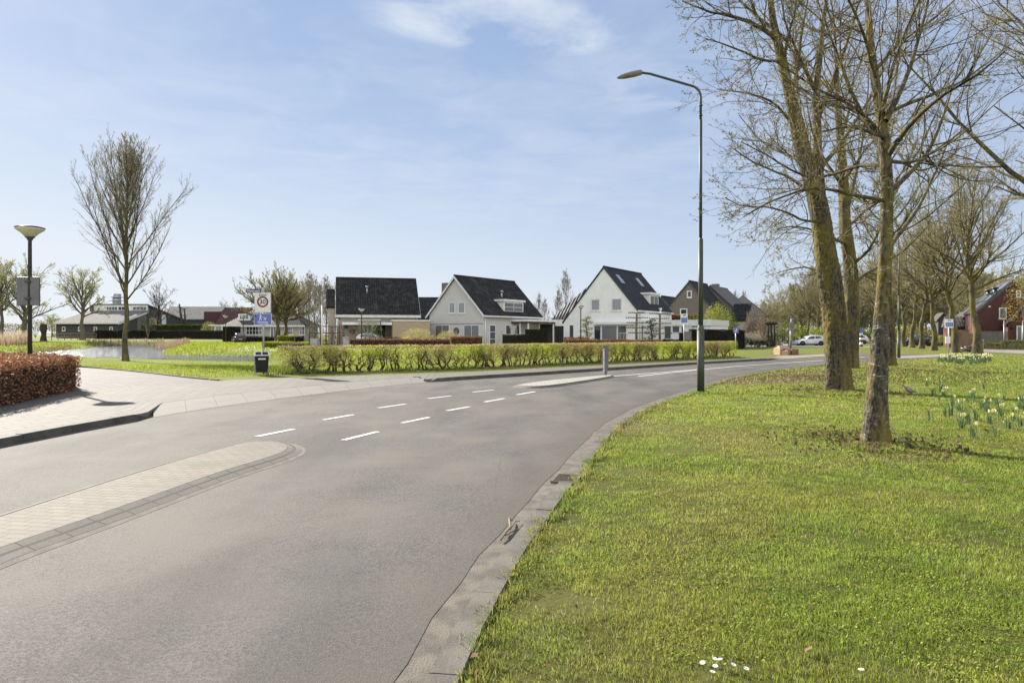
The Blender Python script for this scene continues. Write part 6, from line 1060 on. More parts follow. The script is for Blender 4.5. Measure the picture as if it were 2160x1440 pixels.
# ================================================================ STREET FURNITURE
def arm_lamp(label, base, h, reach, heading, k=1., group='tall green lamp posts'):
    t = thing('street_lamp', label, 'street lamp', base, group); b = Vector(base); Mx = Matrix.Translation(b) @ Matrix.Rotation(heading, 4, 'Z'); mb = MB(Mx)
    mb.tube([(0, 0, -.1), (0, 0, 1.72)], [.098, .098], 20); mb.tube([(0, 0, 1.72), (0, 0, 1.80), (0, 0, 1.86)], [.098, .09, .066], 20, False); mb.tube([(0, 0, 1.86), (0, 0, 4.2)], [.066, .064], 18); mb.tube([(0, 0, 4.2), (0, 0, 4.26)], [.064, .042], 16, False); mb.tube([(0, 0, 4.26), (0, 0, h-1.12)], [.042, .042], 16)
    mb.build('pole', M['green_paint'], t); mb = MB(Mx); pts = [(0, 0, h-1.12), (0, 0, h-.55)]; c = .30
    for i in range(7): a = R(90*i/6*.86); pts.append((-c+c*math.cos(a), 0, h-.50+c*math.sin(a)))
    e = pts[-1]; pts += [(-reach*.62, 0, h-.2+reach*.13), (-reach*.72, 0, h-.2+reach*.14)]; mb.tube(pts, [.036]*2+[.033]*(len(pts)-2), 12); end = pts[-1]
    for z in (h-1.02, h-.75): mb._lathe([(.036, z), (.055, z), (.055, z+.03), (.036, z+.03)], (0, 0, 0), 10)
    mb.build('arm', M['dark_metal'], t); tilt = Matrix.Translation(end) @ Matrix.Rotation(R(-14), 4, 'Y'); Lh = reach*.31
    st = [(0, .07, .075), (.05, .10, .09), (.35, .125, .10), (.7, .11, .085), (.92, .06, .05), (1, .012, .01)]; mb = MB(Mx @ tilt); vs = []; n = 12
    for f, w, hh in st: vs += [(-f*Lh, w*math.cos(math.pi*j/(n-1)), hh*math.sin(math.pi*j/(n-1))*.8+.01) for j in range(n)]
    mb.add(vs, [(i*n+j, i*n+j+1, (i+1)*n+j+1, (i+1)*n+j) for i in range(len(st)-1) for j in range(n-1)]+[list(range(n))], True); hd = mb.build('lamp_head', M['panelgrey'], t); mb = MB(Mx @ tilt); vs = []
    for f, w, hh in st: vs += [(-f*Lh, w*.97*math.cos(math.pi*j/(n-1)), .008-hh*math.sin(math.pi*j/(n-1))*.75) for j in range(n)]
    mb.add(vs, [(i*n+j, i*n+j+1, (i+1)*n+j+1, (i+1)*n+j) for i in range(len(st)-1) for j in range(n-1)]+[list(range(n))], True); mb.build('lens', M['lens'], hd); return t
arm_lamp('tall green lamp post with its curved arm over the road, standing at the lawn edge', HZ(1478, 829, 18.73), 8.62, 2.28, R(4)); arm_lamp('distant green lamp post between the slim lime trunks on the right', HZ(1896, 755.5, 46.5), 8.6, 2.3, R(0)); arm_lamp('farthest green lamp post along the road left of the striped bollard', HZ(1838, 0, 118), 8.4, 2.5, R(0))
def post_lamp(label, base, h, col='dark_metal', w=.40):
    t = thing('post_lamp', label, 'street lamp', base, 'bowl topped post lamps'); b = Vector(base); mb = MB(Matrix.Translation(b)); mb.tube([(0, 0, -.2), (0, 0, h-.42), (0, 0, h-.38)], [.07, .052, .09], 14); mb.lathe([(.06, h-.42), (.085, h-.36), (.14, h-.315)], n=16); mb.build('pole', M[col], t)
    mb = MB(Matrix.Translation(b)); mb.lathe([(.125, h-.315), (w*.6, h-.19), (w*.95, h-.09), (w*.99, h-.05)], n=28); mb.build('lamp_bowl', M['lampglass'], t); mb = MB(Matrix.Translation(b)); mb.lathe([(w*1.0, h-.05), (w*1.01, h-.02), (w*.6, h+.02), (.05, h+.035)], n=28); mb.build('lamp_cap', M['dark_metal'], t); return t
nb = Vector((-14.83, 21.0, .085)); post_lamp('near dark post lamp rising from the brown beech hedge, carrying a sign seen from behind', nb, 4.83)
sg = thing('route_sign', 'grey rear side of a rectangular sign clamped to the near post lamp', 'sign', nb+Vector((.0, .12, 2.6))); mb = MB(frame(ORG[sg.name], (.95, -.10))); mb.box(-.40, -.16, -.17, .34, -.115, .69) ; mb.m = 1; mb.box(-.405, -.118, -.18, .345, -.10, .70); mb.build('sign_panel', [M['panelgrey'], M['ink']], sg, .006); mb = MB(frame(ORG[sg.name], (.95, -.10))); mb.box(-.085, -.22, .0, .085, -.09, .06); mb.box(-.085, -.22, .52, .085, -.09, .58); mb.build('clamp', M['dark_metal'], sg)
for px, top, Y, lab in ((763, 651, 74, 'slender post lamp in front of the carport house'), (1225, 645, 76, 'green post lamp in front of the white house'), (476, 666, 98, 'post lamp on the meadow left of the parked dark car'), (513, 667, 108, 'post lamp in front of the bungalow dormer'), (536, 676, 112, 'post lamp behind the zone sign pole')):
    b = HZ(px, 0, Y); post_lamp(lab, b, A(0, top, Y).z-b.z, 'green_paint' if px == 1225 else 'dark_metal', .36)
# zone sign post
zb = HZ(555, 796, 26.0); t = thing('sign_post', 'galvanised post with street name, zone 30 and blue dog walking signs', 'sign', zb); MZ = frame(zb, (.985, .06)); zz = lambda y: A(0, y, 26).z-zb.z
mb = MB(MZ); mb.tube([(0, .06, -.2), (0, .06, zz(607))], .036, 12); mb.build('pole', M['greymetal'], t)
def panel(nm, x0, y0, x1, y1, m, edge='greymetal', th=.022, off=0., bord=.012):
    X0 = (x0-555)/F*26; X1 = (x1-555)/F*26; mb = MB(MZ); mb.box(X0, -th+off, zz(y1), X1, .02+off, zz(y0)); mb.m = 1; mb.box(X0+bord, -th-.003+off, zz(y1)+bord, X1-bord, -th-.0005+off, zz(y0)-bord); return mb.build(nm, [M[edge], M[m]], t), X0, X1
pn, X0, X1 = panel('zone_sign', 537.5, 617, 571.5, 659, 'signwhite'); cxz = (X0+X1)/2; Mf = lambda x, z, d=-.028: MZ @ Matrix.Translation((x, d, z)) @ Matrix.Rotation(R(90), 4, 'X')
mb = MB(Mf(cxz, zz(636.5), -.0265)); mb.lathe([(.212, 0), (.212, .003)], n=40); mb.build('red_ring', M['signred'], pn); mb = MB(Mf(cxz, zz(636.5), -.030)); mb.lathe([(.146, 0), (.146, .003)], n=36); mb.build('ring_centre', M['signwhite'], pn); text('lettering', '30', Mf(cxz, zz(636.8), -.034), .235, M['ink'], pn); text('lettering', 'ZONE', Mf(cxz, zz(622.5), -.027), .105, M['ink'], pn)
pn, X0, X1 = panel('dog_walk_sign', 536.5, 661, 572.5, 685.5, 'blue', 'signwhite'); cxz = (X0+X1)/2; text('lettering', 'uitlaatplaats', Mf(cxz, zz(679), -.027), .085, M['signwhite'], pn)
mb = MB(Mf(0, 0, -.0265)); w = lambda x, y: (( x-555)/F*26, zz(y))
def stroke(p, q, r): a, b = Vector((*w(*p), 0)), Vector((*w(*q), 0)); d = (b-a).normalized(); n = Vector((-d.y, d.x, 0))*r; mb.add([tuple(a-n), tuple(b-n), tuple(b+n), tuple(a+n)], [(0, 1, 2, 3)])
hx, hy = w(550, 663.6); mb.add([(hx+.018*math.cos(k*.628), hy+.02*math.sin(k*.628), 0) for k in range(10)], [list(range(10))])
for p, q, r_ in (((550, 665), (549.8, 669.5), .026), ((549.5, 669.3), (547.6, 675.5), .012), ((550, 669.3), (552, 675.5), .012), ((550, 666), (547.6, 670), .009), ((550, 665.8), (554, 668.2), .009), ((554, 668.2), (557.5, 669.5), .004), ((558, 671), (560.5, 673), .022), ((557, 669.5), (559, 671.5), .014), ((560.6, 673), (562.8, 669.5), .008), ((558, 672.5), (557.2, 675.3), .008), ((560.4, 673.5), (560.8, 675.5), .010), ((545, 682.8), (565, 682.8), .006), ((565.6, 682.8), (562.6, 681.6), .006), ((565.6, 682.8), (562.6, 684), .006)): stroke(p, q, r_)
mb.build('walker_and_dog_symbol', M['signwhite'], pn); mb = MB(Mf(0, 0, -.0262)); a, b = w(537.8, 668.5), w(541.5, 665); mb.add([(*a, 0), (b[0], a[1], 0), (*b, 0), (a[0], b[1], 0)], [(0, 1, 2, 3)]); mb.build('black_sticker', M['ink'], pn)
pn, X0, X1 = panel('street_name_plate', 519.5, 609.5, 549.5, 617.5, 'navy', 'navy', .02, .03); text('lettering', 'Waterrand', Mf((X0+X1)/2, zz(613.6), .004), .105, M['signwhite'], pn); mb = MB(MZ); mb.box(-.05, .02, zz(618), .04, .05, zz(607.5)); mb.build('bracket', M['greymetal'], t)
# litter bin
bb = HZ(552, 797, 25.4); t = thing('litter_bin', 'black double litter bin with pale hooded top below the zone sign', 'litter bin', bb); MBn = frame(bb, (.92, .40)); hb = A(0, 741, 25.4).z-bb.z
mb = MB(MBn); mb.prism([(-.20, .13), (.20, .13), (.25, hb-.16), (-.25, hb-.16)], -.16, .20); bd = mb.build('body', M['black'], t, .025); mb = MB(MBn); mb.prism([(-.19, hb-.158), (.22, hb-.158), (.22, hb-.02), (-.19, hb-.0)][::1], .02, .20); mb.add([(-.26, -.17, hb-.158), (.26, -.17, hb-.158), (.26, .05, hb), (-.26, .05, hb), (-.26, .21, hb-.02), (.26, .21, hb-.02), (-.26, .21, hb-.158), (.26, .21, hb-.158)], [(0, 1, 2, 3), (3, 2, 5, 4), (4, 5, 7, 6), (0, 3, 4, 6), (1, 7, 5, 2)]); hd = mb.build('hood', M['cream'], t)
mb = MB(MBn)
for x0, x1 in ((-.215, -.02), (.02, .215)):
    f = lambda s: (-.17+.22*s, hb-.158+.158*s); (y0, z0), (y1, z1) = f(.2), f(.85); mb.add([(x0, y0-.003, z0+.003), (x1, y0-.003, z0+.003), (x1, y1-.003, z1+.003), (x0, y1-.003, z1+.003)], [(0, 1, 2, 3)])
mb.build('opening', M['ink'], hd); mb = MB(MBn); mb.box(-.13, -.166, hb-.30, .13, -.161, hb-.25); mb.build('label_strip', M['signwhite'], bd)
mb = MB(MBn)
for x in (-.22, .22): mb.box(x-.03, .205, -.1, x+.03, .24, hb-.05)
mb.box(-.25, .205, hb-.08, .25, .245, hb-.03); mb.build('support_frame', M['greymetal'], t); mb = MB(MBn)
for x in (-.2, .12): mb.box(x, -.05, -.1, x+.05, 0, .15)
mb.build('leg', M['greymetal'], t)
# guide post on the far island
gb = Vector((*G(1277, 795.5)[:2], .06)); t = thing('guide_post', 'tall narrow grey guide board on the tip of the far island', 'bollard', gb); Mg = frame(gb, (.75, -.55)); mb = MB(Mg); hg = A(0, 728.5, gb.y).z-gb.z
mb.box(-.02, -.03, -.03, .04, .03, .12); mb.add([(-.10, -.02, .28), (-.02, -.02, .08), (.05, -.02, .08), (.11, -.02, .28), (.11, -.02, hg), (-.10, -.02, hg), (-.10, .03, .28), (-.02, .03, .08), (.05, .03, .08), (.11, .03, .28), (.11, .03, hg), (-.10, .03, hg)], [(0, 1, 2, 3, 4, 5), (11, 10, 9, 8, 7, 6), (0, 6, 7, 1), (1, 7, 8, 2), (2, 8, 9, 3), (3, 9, 10, 4), (4, 10, 11, 5), (5, 11, 6, 0)]); mb.build('board', M['panelgrey'], t)
mb = MB(Mg); mb.box(-.085, -.032, .14, -.025, -.0205, hg-.12); mb.build('white_rail', M['signwhite'], t); mb = MB(Mg)
for z in (hg-.2, hg*.5, .25): mb.box(-.07, -.038, z, -.04, -.0325, z+.03)
mb.build('bolts', M['ink'], t)
# bus stop signs and other posts
def bus_sign(label, px, py, Y, top, w, bot, tilt=0., extra=None):
    b = HZ(px, py, Y); k = Y/F; t = thing('bus_stop_sign', label, 'sign', b, 'bus stop signs'); Mx = frame(b, (.97, -.1)); zt = A(0, top, Y).z-b.z; zb_ = A(0, bot, Y).z-b.z; mb = MB(Mx); mb.tube([(0, .05, -.2), (0, .05, zt)], .038, 10); mb.build('pole', M['greymetal'], t); mb = MB(Mx); W_ = w*k/2
    mb.box(-W_, -.02, zb_, W_, .01, zt); p = mb.build('sign_panel', M['signwhite'], t, .01); mb = MB(Mx); h = zt-zb_; mb.box(-W_*.88, -.024, zb_+h*.16, W_*.88, -.0205, zb_+h*.62); mb.build('blue_field', M['blue'], p); mb = MB(Mx)
    for i in range(4): mb.box(-W_*.8+i*W_*.42, -.027, zb_+h*.22, -W_*.8+i*W_*.42+.012, -.0245, zb_+h*.56)
    mb.build('timetable_lines', M['signwhite'], p); mb = MB(Mx); mb.box(-W_*.3, -.0235, zb_+h*.82, W_*.45, -.0205, zb_+h*.90); mb.build('stop_name', M['ink'], p)
    if extra: mb = MB(Mx); z0, z1 = A(0, extra[1], Y).z-b.z, A(0, extra[0], Y).z-b.z; mb.box(-.16+extra[2], -.04, z0, .20+extra[2], -.005, z1); mb.build('timetable_case', M['signwhite' if extra[3] else 'panelgrey'], t)
bus_sign('bus stop sign with grey timetable case behind the hornbeam hedge', 1443, 757, 44.5, 661.5, 14.5, 684, extra=(699, 717, .16, 0)); bus_sign('bus stop sign beside the far daffodil bed with a white timetable below', 2002, 752, 50, 673, 17, 691.5, extra=(709, 724, -.12, 1))
b = HZ(1552, 0, 60); t = thing('parking_sign', 'small square blue sign on a grey post beyond the hornbeam hedge end', 'sign', b); Mx = frame(b, (.97, -.1)); k = 60/F; mb = MB(Mx); mb.tube([(0, .04, -.2), (0, .04, A(0, 690, 60).z-b.z)], .04, 8); mb.build('pole', M['greymetal'], t); z0, z1 = A(0, 702.5, 60).z-b.z, A(0, 690, 60).z-b.z; mb = MB(Mx); mb.box(-.2, -.02, z0, .23, .0, z1); p = mb.build('sign_panel', M['blue'], t); mb = MB(Mx)
for q in ((-.02, .1, .06, .2), (-.1, .18, .0, .24), (.05, .2, .1, .42)): mb.box(q[0], -.024, z0+q[1], q[2], -.0205, z0+q[3])
mb.build('white_symbol', M['signwhite'], p)
b = HZ(1664, 0, 52); t = thing('sign_post', 'leaning grey post with a round sign plate and street name plate by the boxes', 'sign', b); tp = A(1669.5, 668, 52); mb = MB(); mb.tube([b-Vector((0, 0, .1)), tp], .045, 8); mb.build('pole', M['greymetal'], t); Mx = frame(A(1668, 684, 51.9), (.9, .44)); mb = MB(Mx); mb.box(-.1, -.02, -.5, .32, .01, .2); zp = mb.build('zone_plate', M['panelgrey'], t); mb = MB(Mx @ Matrix.Translation((.11, -.022, -.12)) @ Matrix.Rotation(R(90), 4, 'X')); mb._lathe([(.17, 0), (.13, .004)], (0, 0, 0), 20); mb.build('dark_ring', M['ink'], zp)
mb = MB(Mx); mb.box(-.2, -.02, .45, .36, .0, .56); mb.build('street_name_plate', M['navy'], t)
for px, Y, lab in ((2118.5, 72, 'round faded pink sign on a pole in front of the board fence end'), (2158, 72, 'round faded pink sign at the right edge in front of the porch door')):
    b = HZ(px, 0, Y); t = thing('no_entry_sign', lab, 'sign', b, 'round pink signs'); mb = MB(Matrix.Translation(b)); zt = A(0, 676, Y).z-b.z; mb.tube([(0, .05, -.2), (0, .05, zt)], .04, 8); mb.build('pole', M['greymetal'], t); mb = MB(frame(b+Vector((0, 0, zt-.32)), (.6, .8)) @ Matrix.Rotation(R(90), 4, 'X')); mb.lathe([(.32, 0), (.32, .02)], n=24); p = mb.build('sign_disc', M['pinkback'], t); mb = MB(frame(b+Vector((0, 0, zt-.32)), (.6, .8))); mb.box(-.2, -.026, -.05, .2, -.021, .05); mb.build('white_bar', M['signwhite'], p)
b = HZ(1816.5, 733, 84); t = thing('striped_bollard', 'black and white striped bollard with blue sign in the middle of the far road', 'bollard', b); mb = MB(Matrix.Translation(b))
for i in range(6): mb.m = i % 2; mb.tube([(0, 0, i*.28+.06), (0, 0, i*.28+.34)], .2, 14)
mb.build('post', [M['ink'], M['signwhite']], t); mb = MB(Matrix.Translation(b)); mb.box(-.32, -.05, 1.72, .32, .0, 2.3); mb.build('blue_sign', M['blue'], t); mb = MB(Matrix.Translation(b)); mb.prism([(-1.0, -.6), (1.8, -.6), (2.4, .1), (1.8, .6), (-1.0, .6), (-1.5, 0)], -.05, .06, 'z'); mb.build('base_kerb', M['signwhite'], t)
b = HZ(679, 0, 79); t = thing('flag_pole', 'slim white pole in front of the thicket', 'pole', b); mb = MB(Matrix.Translation(b)); zt = A(0, 643, 79).z-b.z; mb.tube([(0, 0, -.2), (0, 0, zt)], [.085, .07], 10); mb.build('pole', M['white'], t); mb = MB(Matrix.Translation(b)); mb.lathe([(.1, zt), (.06, zt+.12)], n=8); mb.build('cap', M['card'], t)
b = HZ(664, 0, 76); t = thing('stone_planter', 'grey square stone planter at the lane end', 'planter', b); mb = MB(Matrix.Translation(b)); mb.box(-.42, -.4, -.1, .42, .4, .95); mb.build('body', M['concrete'], t, .03); mb = MB(Matrix.Translation(b)); mb.box(-.36, -.34, .951, .36, .34, .98); mb.build('soil', M['darkwood'], t)
b = HZ(731, 0, 73); t = thing('stone_pillar', 'short grey stone pillar at the left end of the brown hedge', 'pillar', b); mb = MB(Matrix.Translation(b)); mb.box(-.3, -.3, -.1, .3, .3, 1.1); mb.build('shaft', M['concrete'], t, .02); mb = MB(Matrix.Translation(b)); mb.box(-.34, -.34, 1.1, .34, .34, 1.18); mb.build('cap', M['concrete'], t)
p0, p1 = HZ(652, 0, 80), HZ(724, 0, 80); t = thing('pergola', 'low weathered wooden trellis overgrown with bare climbers', 'trellis', p0)
for i in range(7): mb = MB(); q = p0+(p1-p0)*i/6; mb.tube([q-Vector((0, 0, .2)), q+Vector((0, 0, 2.3))], .07, 6); mb.build('post', M['brownwood'], t)
for z in (2.3, 1.5): mb = MB(); mb.tube([p0+Vector((0, 0, z)), p1+Vector((0, 0, z))], .06, 6); mb.build('rail', M['brownwood'], t)
r = np.random.RandomState(8); n = 2600; f = r.rand(n); c = np.array(p0)[None]*(1-f[:, None])+np.array(p1)[None]*f[:, None]+np.c_[r.normal(0, .12, n), r.normal(0, .2, n), r.uniform(.1, 2.35, n)]; V, q, cl = leafquads(c, .1, r, [(.13, .11, .06), (.17, .15, .07), (.2, .12, .07)]); npmesh('climber', V, q, col=cl, mats=M['leaf'], parent=t)
# rail fence and stumps on the left
p0, p1 = HZ(95, 0, 120), HZ(203, 0, 124); t = thing('rail_fence', 'thin wooden rail fence below the long barn', 'fence', p0)
for i in range(9): mb = MB(); q = p0+(p1-p0)*i/8; mb.tube([q, q+Vector((0, 0, 1.2))], .06, 5); mb.build('post', M['brownwood'], t)
for z in (1.15, .6): mb = MB(); mb.tube([p0+Vector((0, 0, z)), p1+Vector((0, 0, z))], .045, 5); mb.build('rail', M['brownwood'], t)
b = HZ(91, 0, 116); t = thing('tree_stump', 'tall dark tree stump at the left end of the rail fence', 'stump', b); r = np.random.RandomState(3); trunk_mesh('trunk', [b, b+Vector((.1, 0, 1.2)), b+Vector((-.05, 0, 2.2)), b+Vector((.1, 0, 2.9))], [.42, .36, .48, .40], M['bark_dark'], t, 3, 12, 20, .2, .15)
# ================================================================ CARS
def car(label, loc, heading, paint, Ln=4.0, W_=1.74, H=1.48, group=None, name='parked_car', plate=True):
    """x forward; hatchback lofted from cross sections"""
    t = thing(name, label, 'car', loc, group); Mx = Matrix.Translation(loc) @ Matrix.Rotation(heading, 4, 'Z'); s = Ln/4.0; hw = W_/2
    # x, bottom z, belt z, half width, roof z (or None), roof half width
    st = [(2.0, .34, .50, .60), (1.94, .24, .66, .72), (1.7, .2, .76, .83), (1.25, .19, .84, .86), (.85, .19, .90, .87), (0, .19, .93, .87), (-.9, .19, .97, .87), (-1.55, .2, 1.0, .855), (-1.88, .24, .99, .80), (-2.0, .36, .80, .70)]
    n = 10; vs = []
    for x, zb_, zt, w in st:
        w *= hw/.87; ring = [(w*.9, zb_), (w, zb_+.14), (w*1.0, (zb_+zt)/2+.04), (w*.97, zt-.05), (w*.88, zt)]; ring = ring+[(-y, z) for y, z in ring[::-1]]; vs += [(x*s, y, z*H/1.48) for y, z in ring]
    fs = [(i*n+j, (i+1)*n+j, (i+1)*n+(j+1) % n, i*n+(j+1) % n) for i in range(len(st)-1) for j in range(n)]; fs += [list(range(n)), list(range((len(st)-1)*n, len(st)*n))[::-1]]
    mb = MB(Mx); mb.add(vs, fs, True); body = mb.build('body', M[paint], t); m = body.modifiers.new('sub', 'SUBSURF'); m.levels = 1; m.render_levels = 2
    gh = [(.98, .86, .72), (.45, 1.26, .66), (.1, 1.42, .62), (-.5, 1.48, .61), (-1.2, 1.44, .60), (-1.62, 1.36, .575), (-1.86, 1.02, .66)]
    bw = [(.98, .90, .74), (.45, .92, .77), (.1, .93, .775), (-.5, .95, .775), (-1.2, .98, .765), (-1.62, .99, .74), (-1.86, .985, .69)]; vs = []
    for (x, z, w), (_, z2, w2) in zip(gh, bw): vs += [(x*s, w2*hw/.87, min(z2, z)*H/1.48-.03), (x*s, w*hw/.87, z*H/1.48-.05), (x*s, w*.86*hw/.87, z*H/1.48), (x*s, -w*.86*hw/.87, z*H/1.48), (x*s, -w*hw/.87, z*H/1.48-.05), (x*s, -w2*hw/.87, min(z2, z)*H/1.48-.03)]
    mb = MB(Mx); mb.add(vs, [(i*6+j, (i+1)*6+j, (i+1)*6+j+1, i*6+j+1) for i in range(6) for j in range(5)]+[(5, 4, 3, 2, 1, 0), (36, 37, 38, 39, 40, 41)], False); mb.build('cabin', M[paint], t)
    def gl(nm, quads, off=.012):
        mb = MB(Mx)
        for q in quads: mb.add(q, [(0, 1, 2, 3)])
        return mb.build(nm, M['glass'], t)
    K = H/1.48; y = lambda w: w*hw/.87
    for sgn in (1, -1):
        def P(x, f):   # point on the cabin side, f from belt to roof
            xs = [g[0] for g in gh][::-1]; zt = np.interp(x, xs, [g[1] for g in gh][::-1])*K-.06; zb_ = np.interp(x, xs, [min(b[1], g[1]) for b, g in zip(bw, gh)][::-1])*K; wt = np.interp(x, xs, [g[2] for g in gh][::-1]); wb = np.interp(x, xs, [b[2] for b in bw][::-1]); return (x*s, sgn*(y(wb+(wt-wb)*f)+.012), zb_+(zt-zb_)*f)
        gl('side_window', [[P(.62, .08), P(-.42, .08), P(-.42, .9), P(.16, .9)]]); gl('side_window', [[P(-.52, .08), P(-1.42, .15), P(-1.3, .86), P(-.52, .9)]])
    gl('windscreen', [[(.95*s+.02, y(.62), .93*K), (.95*s+.02, -y(.62), .93*K), (.16*s+.02, -y(.52), 1.405*K), (.16*s+.02, y(.52), 1.405*K)]]); gl('rear_window', [[(-1.875*s, y(.55), 1.06*K), (-1.68*s, y(.48), 1.34*K), (-1.68*s, -y(.48), 1.34*K), (-1.875*s, -y(.55), 1.06*K)]])
    for x in (1.25, -1.22):
        for sg_ in (1, -1):
            Mw = Mx @ Matrix.Translation((x*s, sg_*(hw-.10), .31)) @ Matrix.Rotation(R(90), 4, 'X'); mb = MB(Mw); mb._lathe([(.01, -.105), (.2, -.11), (.30, -.10), (.315, -.06), (.315, .06), (.30, .10), (.2, .11), (.01, .105)], (0, 0, 0), 24); wh = mb.build('wheel', M['rubber'], t); mb = MB(Mw); z = -sg_*.112; mb._lathe([(.01, z), (.20, z*1.02), (.205, z*.9)], (0, 0, 0), 20); mb.build('rim', M['rim'], wh)
    mb = MB(Mx)
    for x in (1.25, -1.22):
        for sg_ in (1, -1): w_ = MB(Mx @ Matrix.Translation((x*s, sg_*(hw-.002), .33)) @ Matrix.Rotation(R(90), 4, 'X')); w_._lathe([(.01, 0), (.37, 0), (.37, .012*sg_)], (0, 0, 0), 24); w_.build('wheel_arch', M['rubber'], t)
    for sg_ in (1, -1): mb = MB(Mx); mb.box(1.78*s, sg_*.55*hw/.87-.13, .62*K, 1.93*s, sg_*.55*hw/.87+.13, .72*K); mb.build('headlight', M['headlamp'], t, .03); mb = MB(Mx); mb.box(-1.95*s, sg_*.66*hw/.87-.1, .78*K, -1.84*s, sg_*.66*hw/.87+.1, .98*K); mb.build('tail_light', M['taillamp'], t, .02); mb = MB(Mx); a, b = sorted((sg_*(hw-.02), sg_*(hw+.16))); mb.box(.55*s, a, .93*K, .72*s, b, 1.05*K); mb.build('wing_mirror', M[paint], t, .03)
    mb = MB(Mx); mb.box(-2.035*s, -.26, .52*K, -2.0*s, .26, .64*K); mb.build('number_plate', M['plate'], t); mb = MB(Mx); mb.box(-2.02*s, -hw*.76, .22, -1.9*s, hw*.76, .40); mb.box(1.9*s, -hw*.66, .22, 2.0*s, hw*.66, .36); mb.build('bumper', M['rubber'] if paint == 'cardark' else M[paint], t, .03); return t
b = HZ(1708, 728.5, 97); car('white hatchback with dark wheels parked on the lane left of the big lime', b, R(176), 'carwhite', 4.05, group='cars parked at the junction')
b = HZ(504, 723.5); car('dark purple estate car seen from behind on the grass by the lane', b, math.atan2(b.y, b.x)+R(6), 'cardark', 4.1, 1.72, 1.5)
car('white and black car half hidden in the carport', HZ(786, 0, 82), R(8), 'carwhite', 4.1); car('dark car roof showing behind the carport bush', HZ(797, 0, 84.5), R(10), 'cargrey', 4.4)
car('dark grey hatchback parked behind the avenue lime trunks', HZ(1932, 727, 94), R(175), 'cargrey', 4.2, group='cars parked at the junction'); car('silver car parked behind the dark grey hatchback', HZ(1962, 0, 98), R(160), 'carsilver', 4.2, group='cars parked at the junction'); car('white car on the far road left of the striped bollard', HZ(1802, 0, 112), R(165), 'carwhite', 4.2, group='cars parked at the junction')
# ================================================================ SMALL THINGS
def carton(label, loc, s, m, rz, flaps=True, group='boxes on the grass corner'):
    t = thing('cardboard_box', label, 'box', loc, group); Mx = Matrix.Translation(loc) @ Matrix.Rotation(rz, 4, 'Z'); a, b, h = s; mb = MB(Mx); w = .02; mb.box(-a, -b, 0, a, b, .02)
    for q in ((-a, -b, .02, a, -b+w, h), (-a, b-w, .02, a, b, h), (-a, -b+w, .02, -a+w, b-w, h), (a-w, -b+w, .02, a, b-w, h)): mb.box(*q)
    mb.build('body', M[m], t)
    if flaps:
        mb = MB(Mx)
        for sg_ in (1, -1): mb.add([(-a, sg_*b, h), (a, sg_*b, h), (a*.9, sg_*b*.55, h+b*.55), (-a*.9, sg_*b*.55, h+b*.55)], [(0, 1, 2, 3)]); mb.add([(sg_*a, -b, h), (sg_*a, b, h), (sg_*a*.62, b*.9, h+a*.4), (sg_*a*.62, -b*.9, h+a*.4)], [(0, 1, 2, 3)])
        mb.build('flaps', M[m], t)
carton('big sandy cardboard box with raised flaps, left of the leaning post', HZ(1650, 747, 55), (.52, .4, .5), 'card', .3); carton('reddish brown box right of the leaning post', HZ(1673, 748, 54), (.28, .3, .48), 'redcard', .15, False); carton('low brown carton between the sandy box and the leaning post', HZ(1661, 748, 54), (.3, .3, .3), 'redcard', .5)
t = thing('plastic_crate', 'small purple and white crate on top behind the boxes', 'crate', HZ(1659, 0, 56)); o = ORG[t.name]; mb = MB(Matrix.Translation(o)); mb.box(-.35, -.2, 0, .35, .2, .95); mb.build('body', M['navy'], t, .03); mb = MB(Matrix.Translation(o)); mb.box(-.36, -.21, .62, .05, -.202, .85); mb.build('white_panel', M['signwhite'], t)
b = HZ(2034, 741, 62); t = thing('wooden_board', 'large brown board propped diagonally against the lime trunk', 'board', b); Mx = frame(b, (.95, -.3)); mb = MB(Mx); mb.add([(-.9, -.25, 0), (.15, -.25, 0), (.95, .15, 1.5), (-.15, .3, 2.0), (-.95, .3, 1.3), (-.9, -.19, 0), (.15, -.19, 0), (.95, .21, 1.5), (-.15, .36, 2.0), (-.95, .36, 1.3)], [(0, 1, 2, 3, 4), (9, 8, 7, 6, 5), (0, 5, 6, 1), (1, 6, 7, 2), (2, 7, 8, 3), (3, 8, 9, 4), (4, 9, 5, 0)]); mb.build('panel', M['brownwood'], t); mb = MB(Mx); mb.tube([(.10, -.3, 0), (.98, .1, 1.55)], .05, 6); mb.build('edge_batten', M['redcard'], t)
b = HZ(2042, 742, 60.5); t = thing('scrap_pile', 'small heap of dark and grey scrap beside the propped board', 'heap', b); r = random.Random(6); mb = MB()
for i in range(16): c = b+Vector((r.uniform(-.6, .6), r.uniform(-.3, .3), r.uniform(.05, .5))); d = Vector((r.uniform(-.3, .3), r.uniform(-.2, .2), r.uniform(-.12, .12))); mb.m = i % 3; mb.tube([c-d, c+d], r.uniform(.04, .11), 5)
mb.build('pieces', [M['ink'], M['greymetal'], M['darkwood']], t)
b = HZ(2063, 0, 68); t = thing('electricity_box', 'pale grey cabinet right of the lime trunk at the footpath', 'cabinet', b); mb = MB(Matrix.Translation(b)); mb.box(-.1, -.25, -.1, .42, .25, 1.05); mb.build('body', M['concrete'], t, .02); mb = MB(Matrix.Translation(b)); mb.box(-.06, -.256, .08, .38, -.251, .95); mb.build('door', M['panelgrey'], t)
M['rust'] = mat('rusty_iron', (.15, .115, .09), (.10, .08, .065), 12, .8)
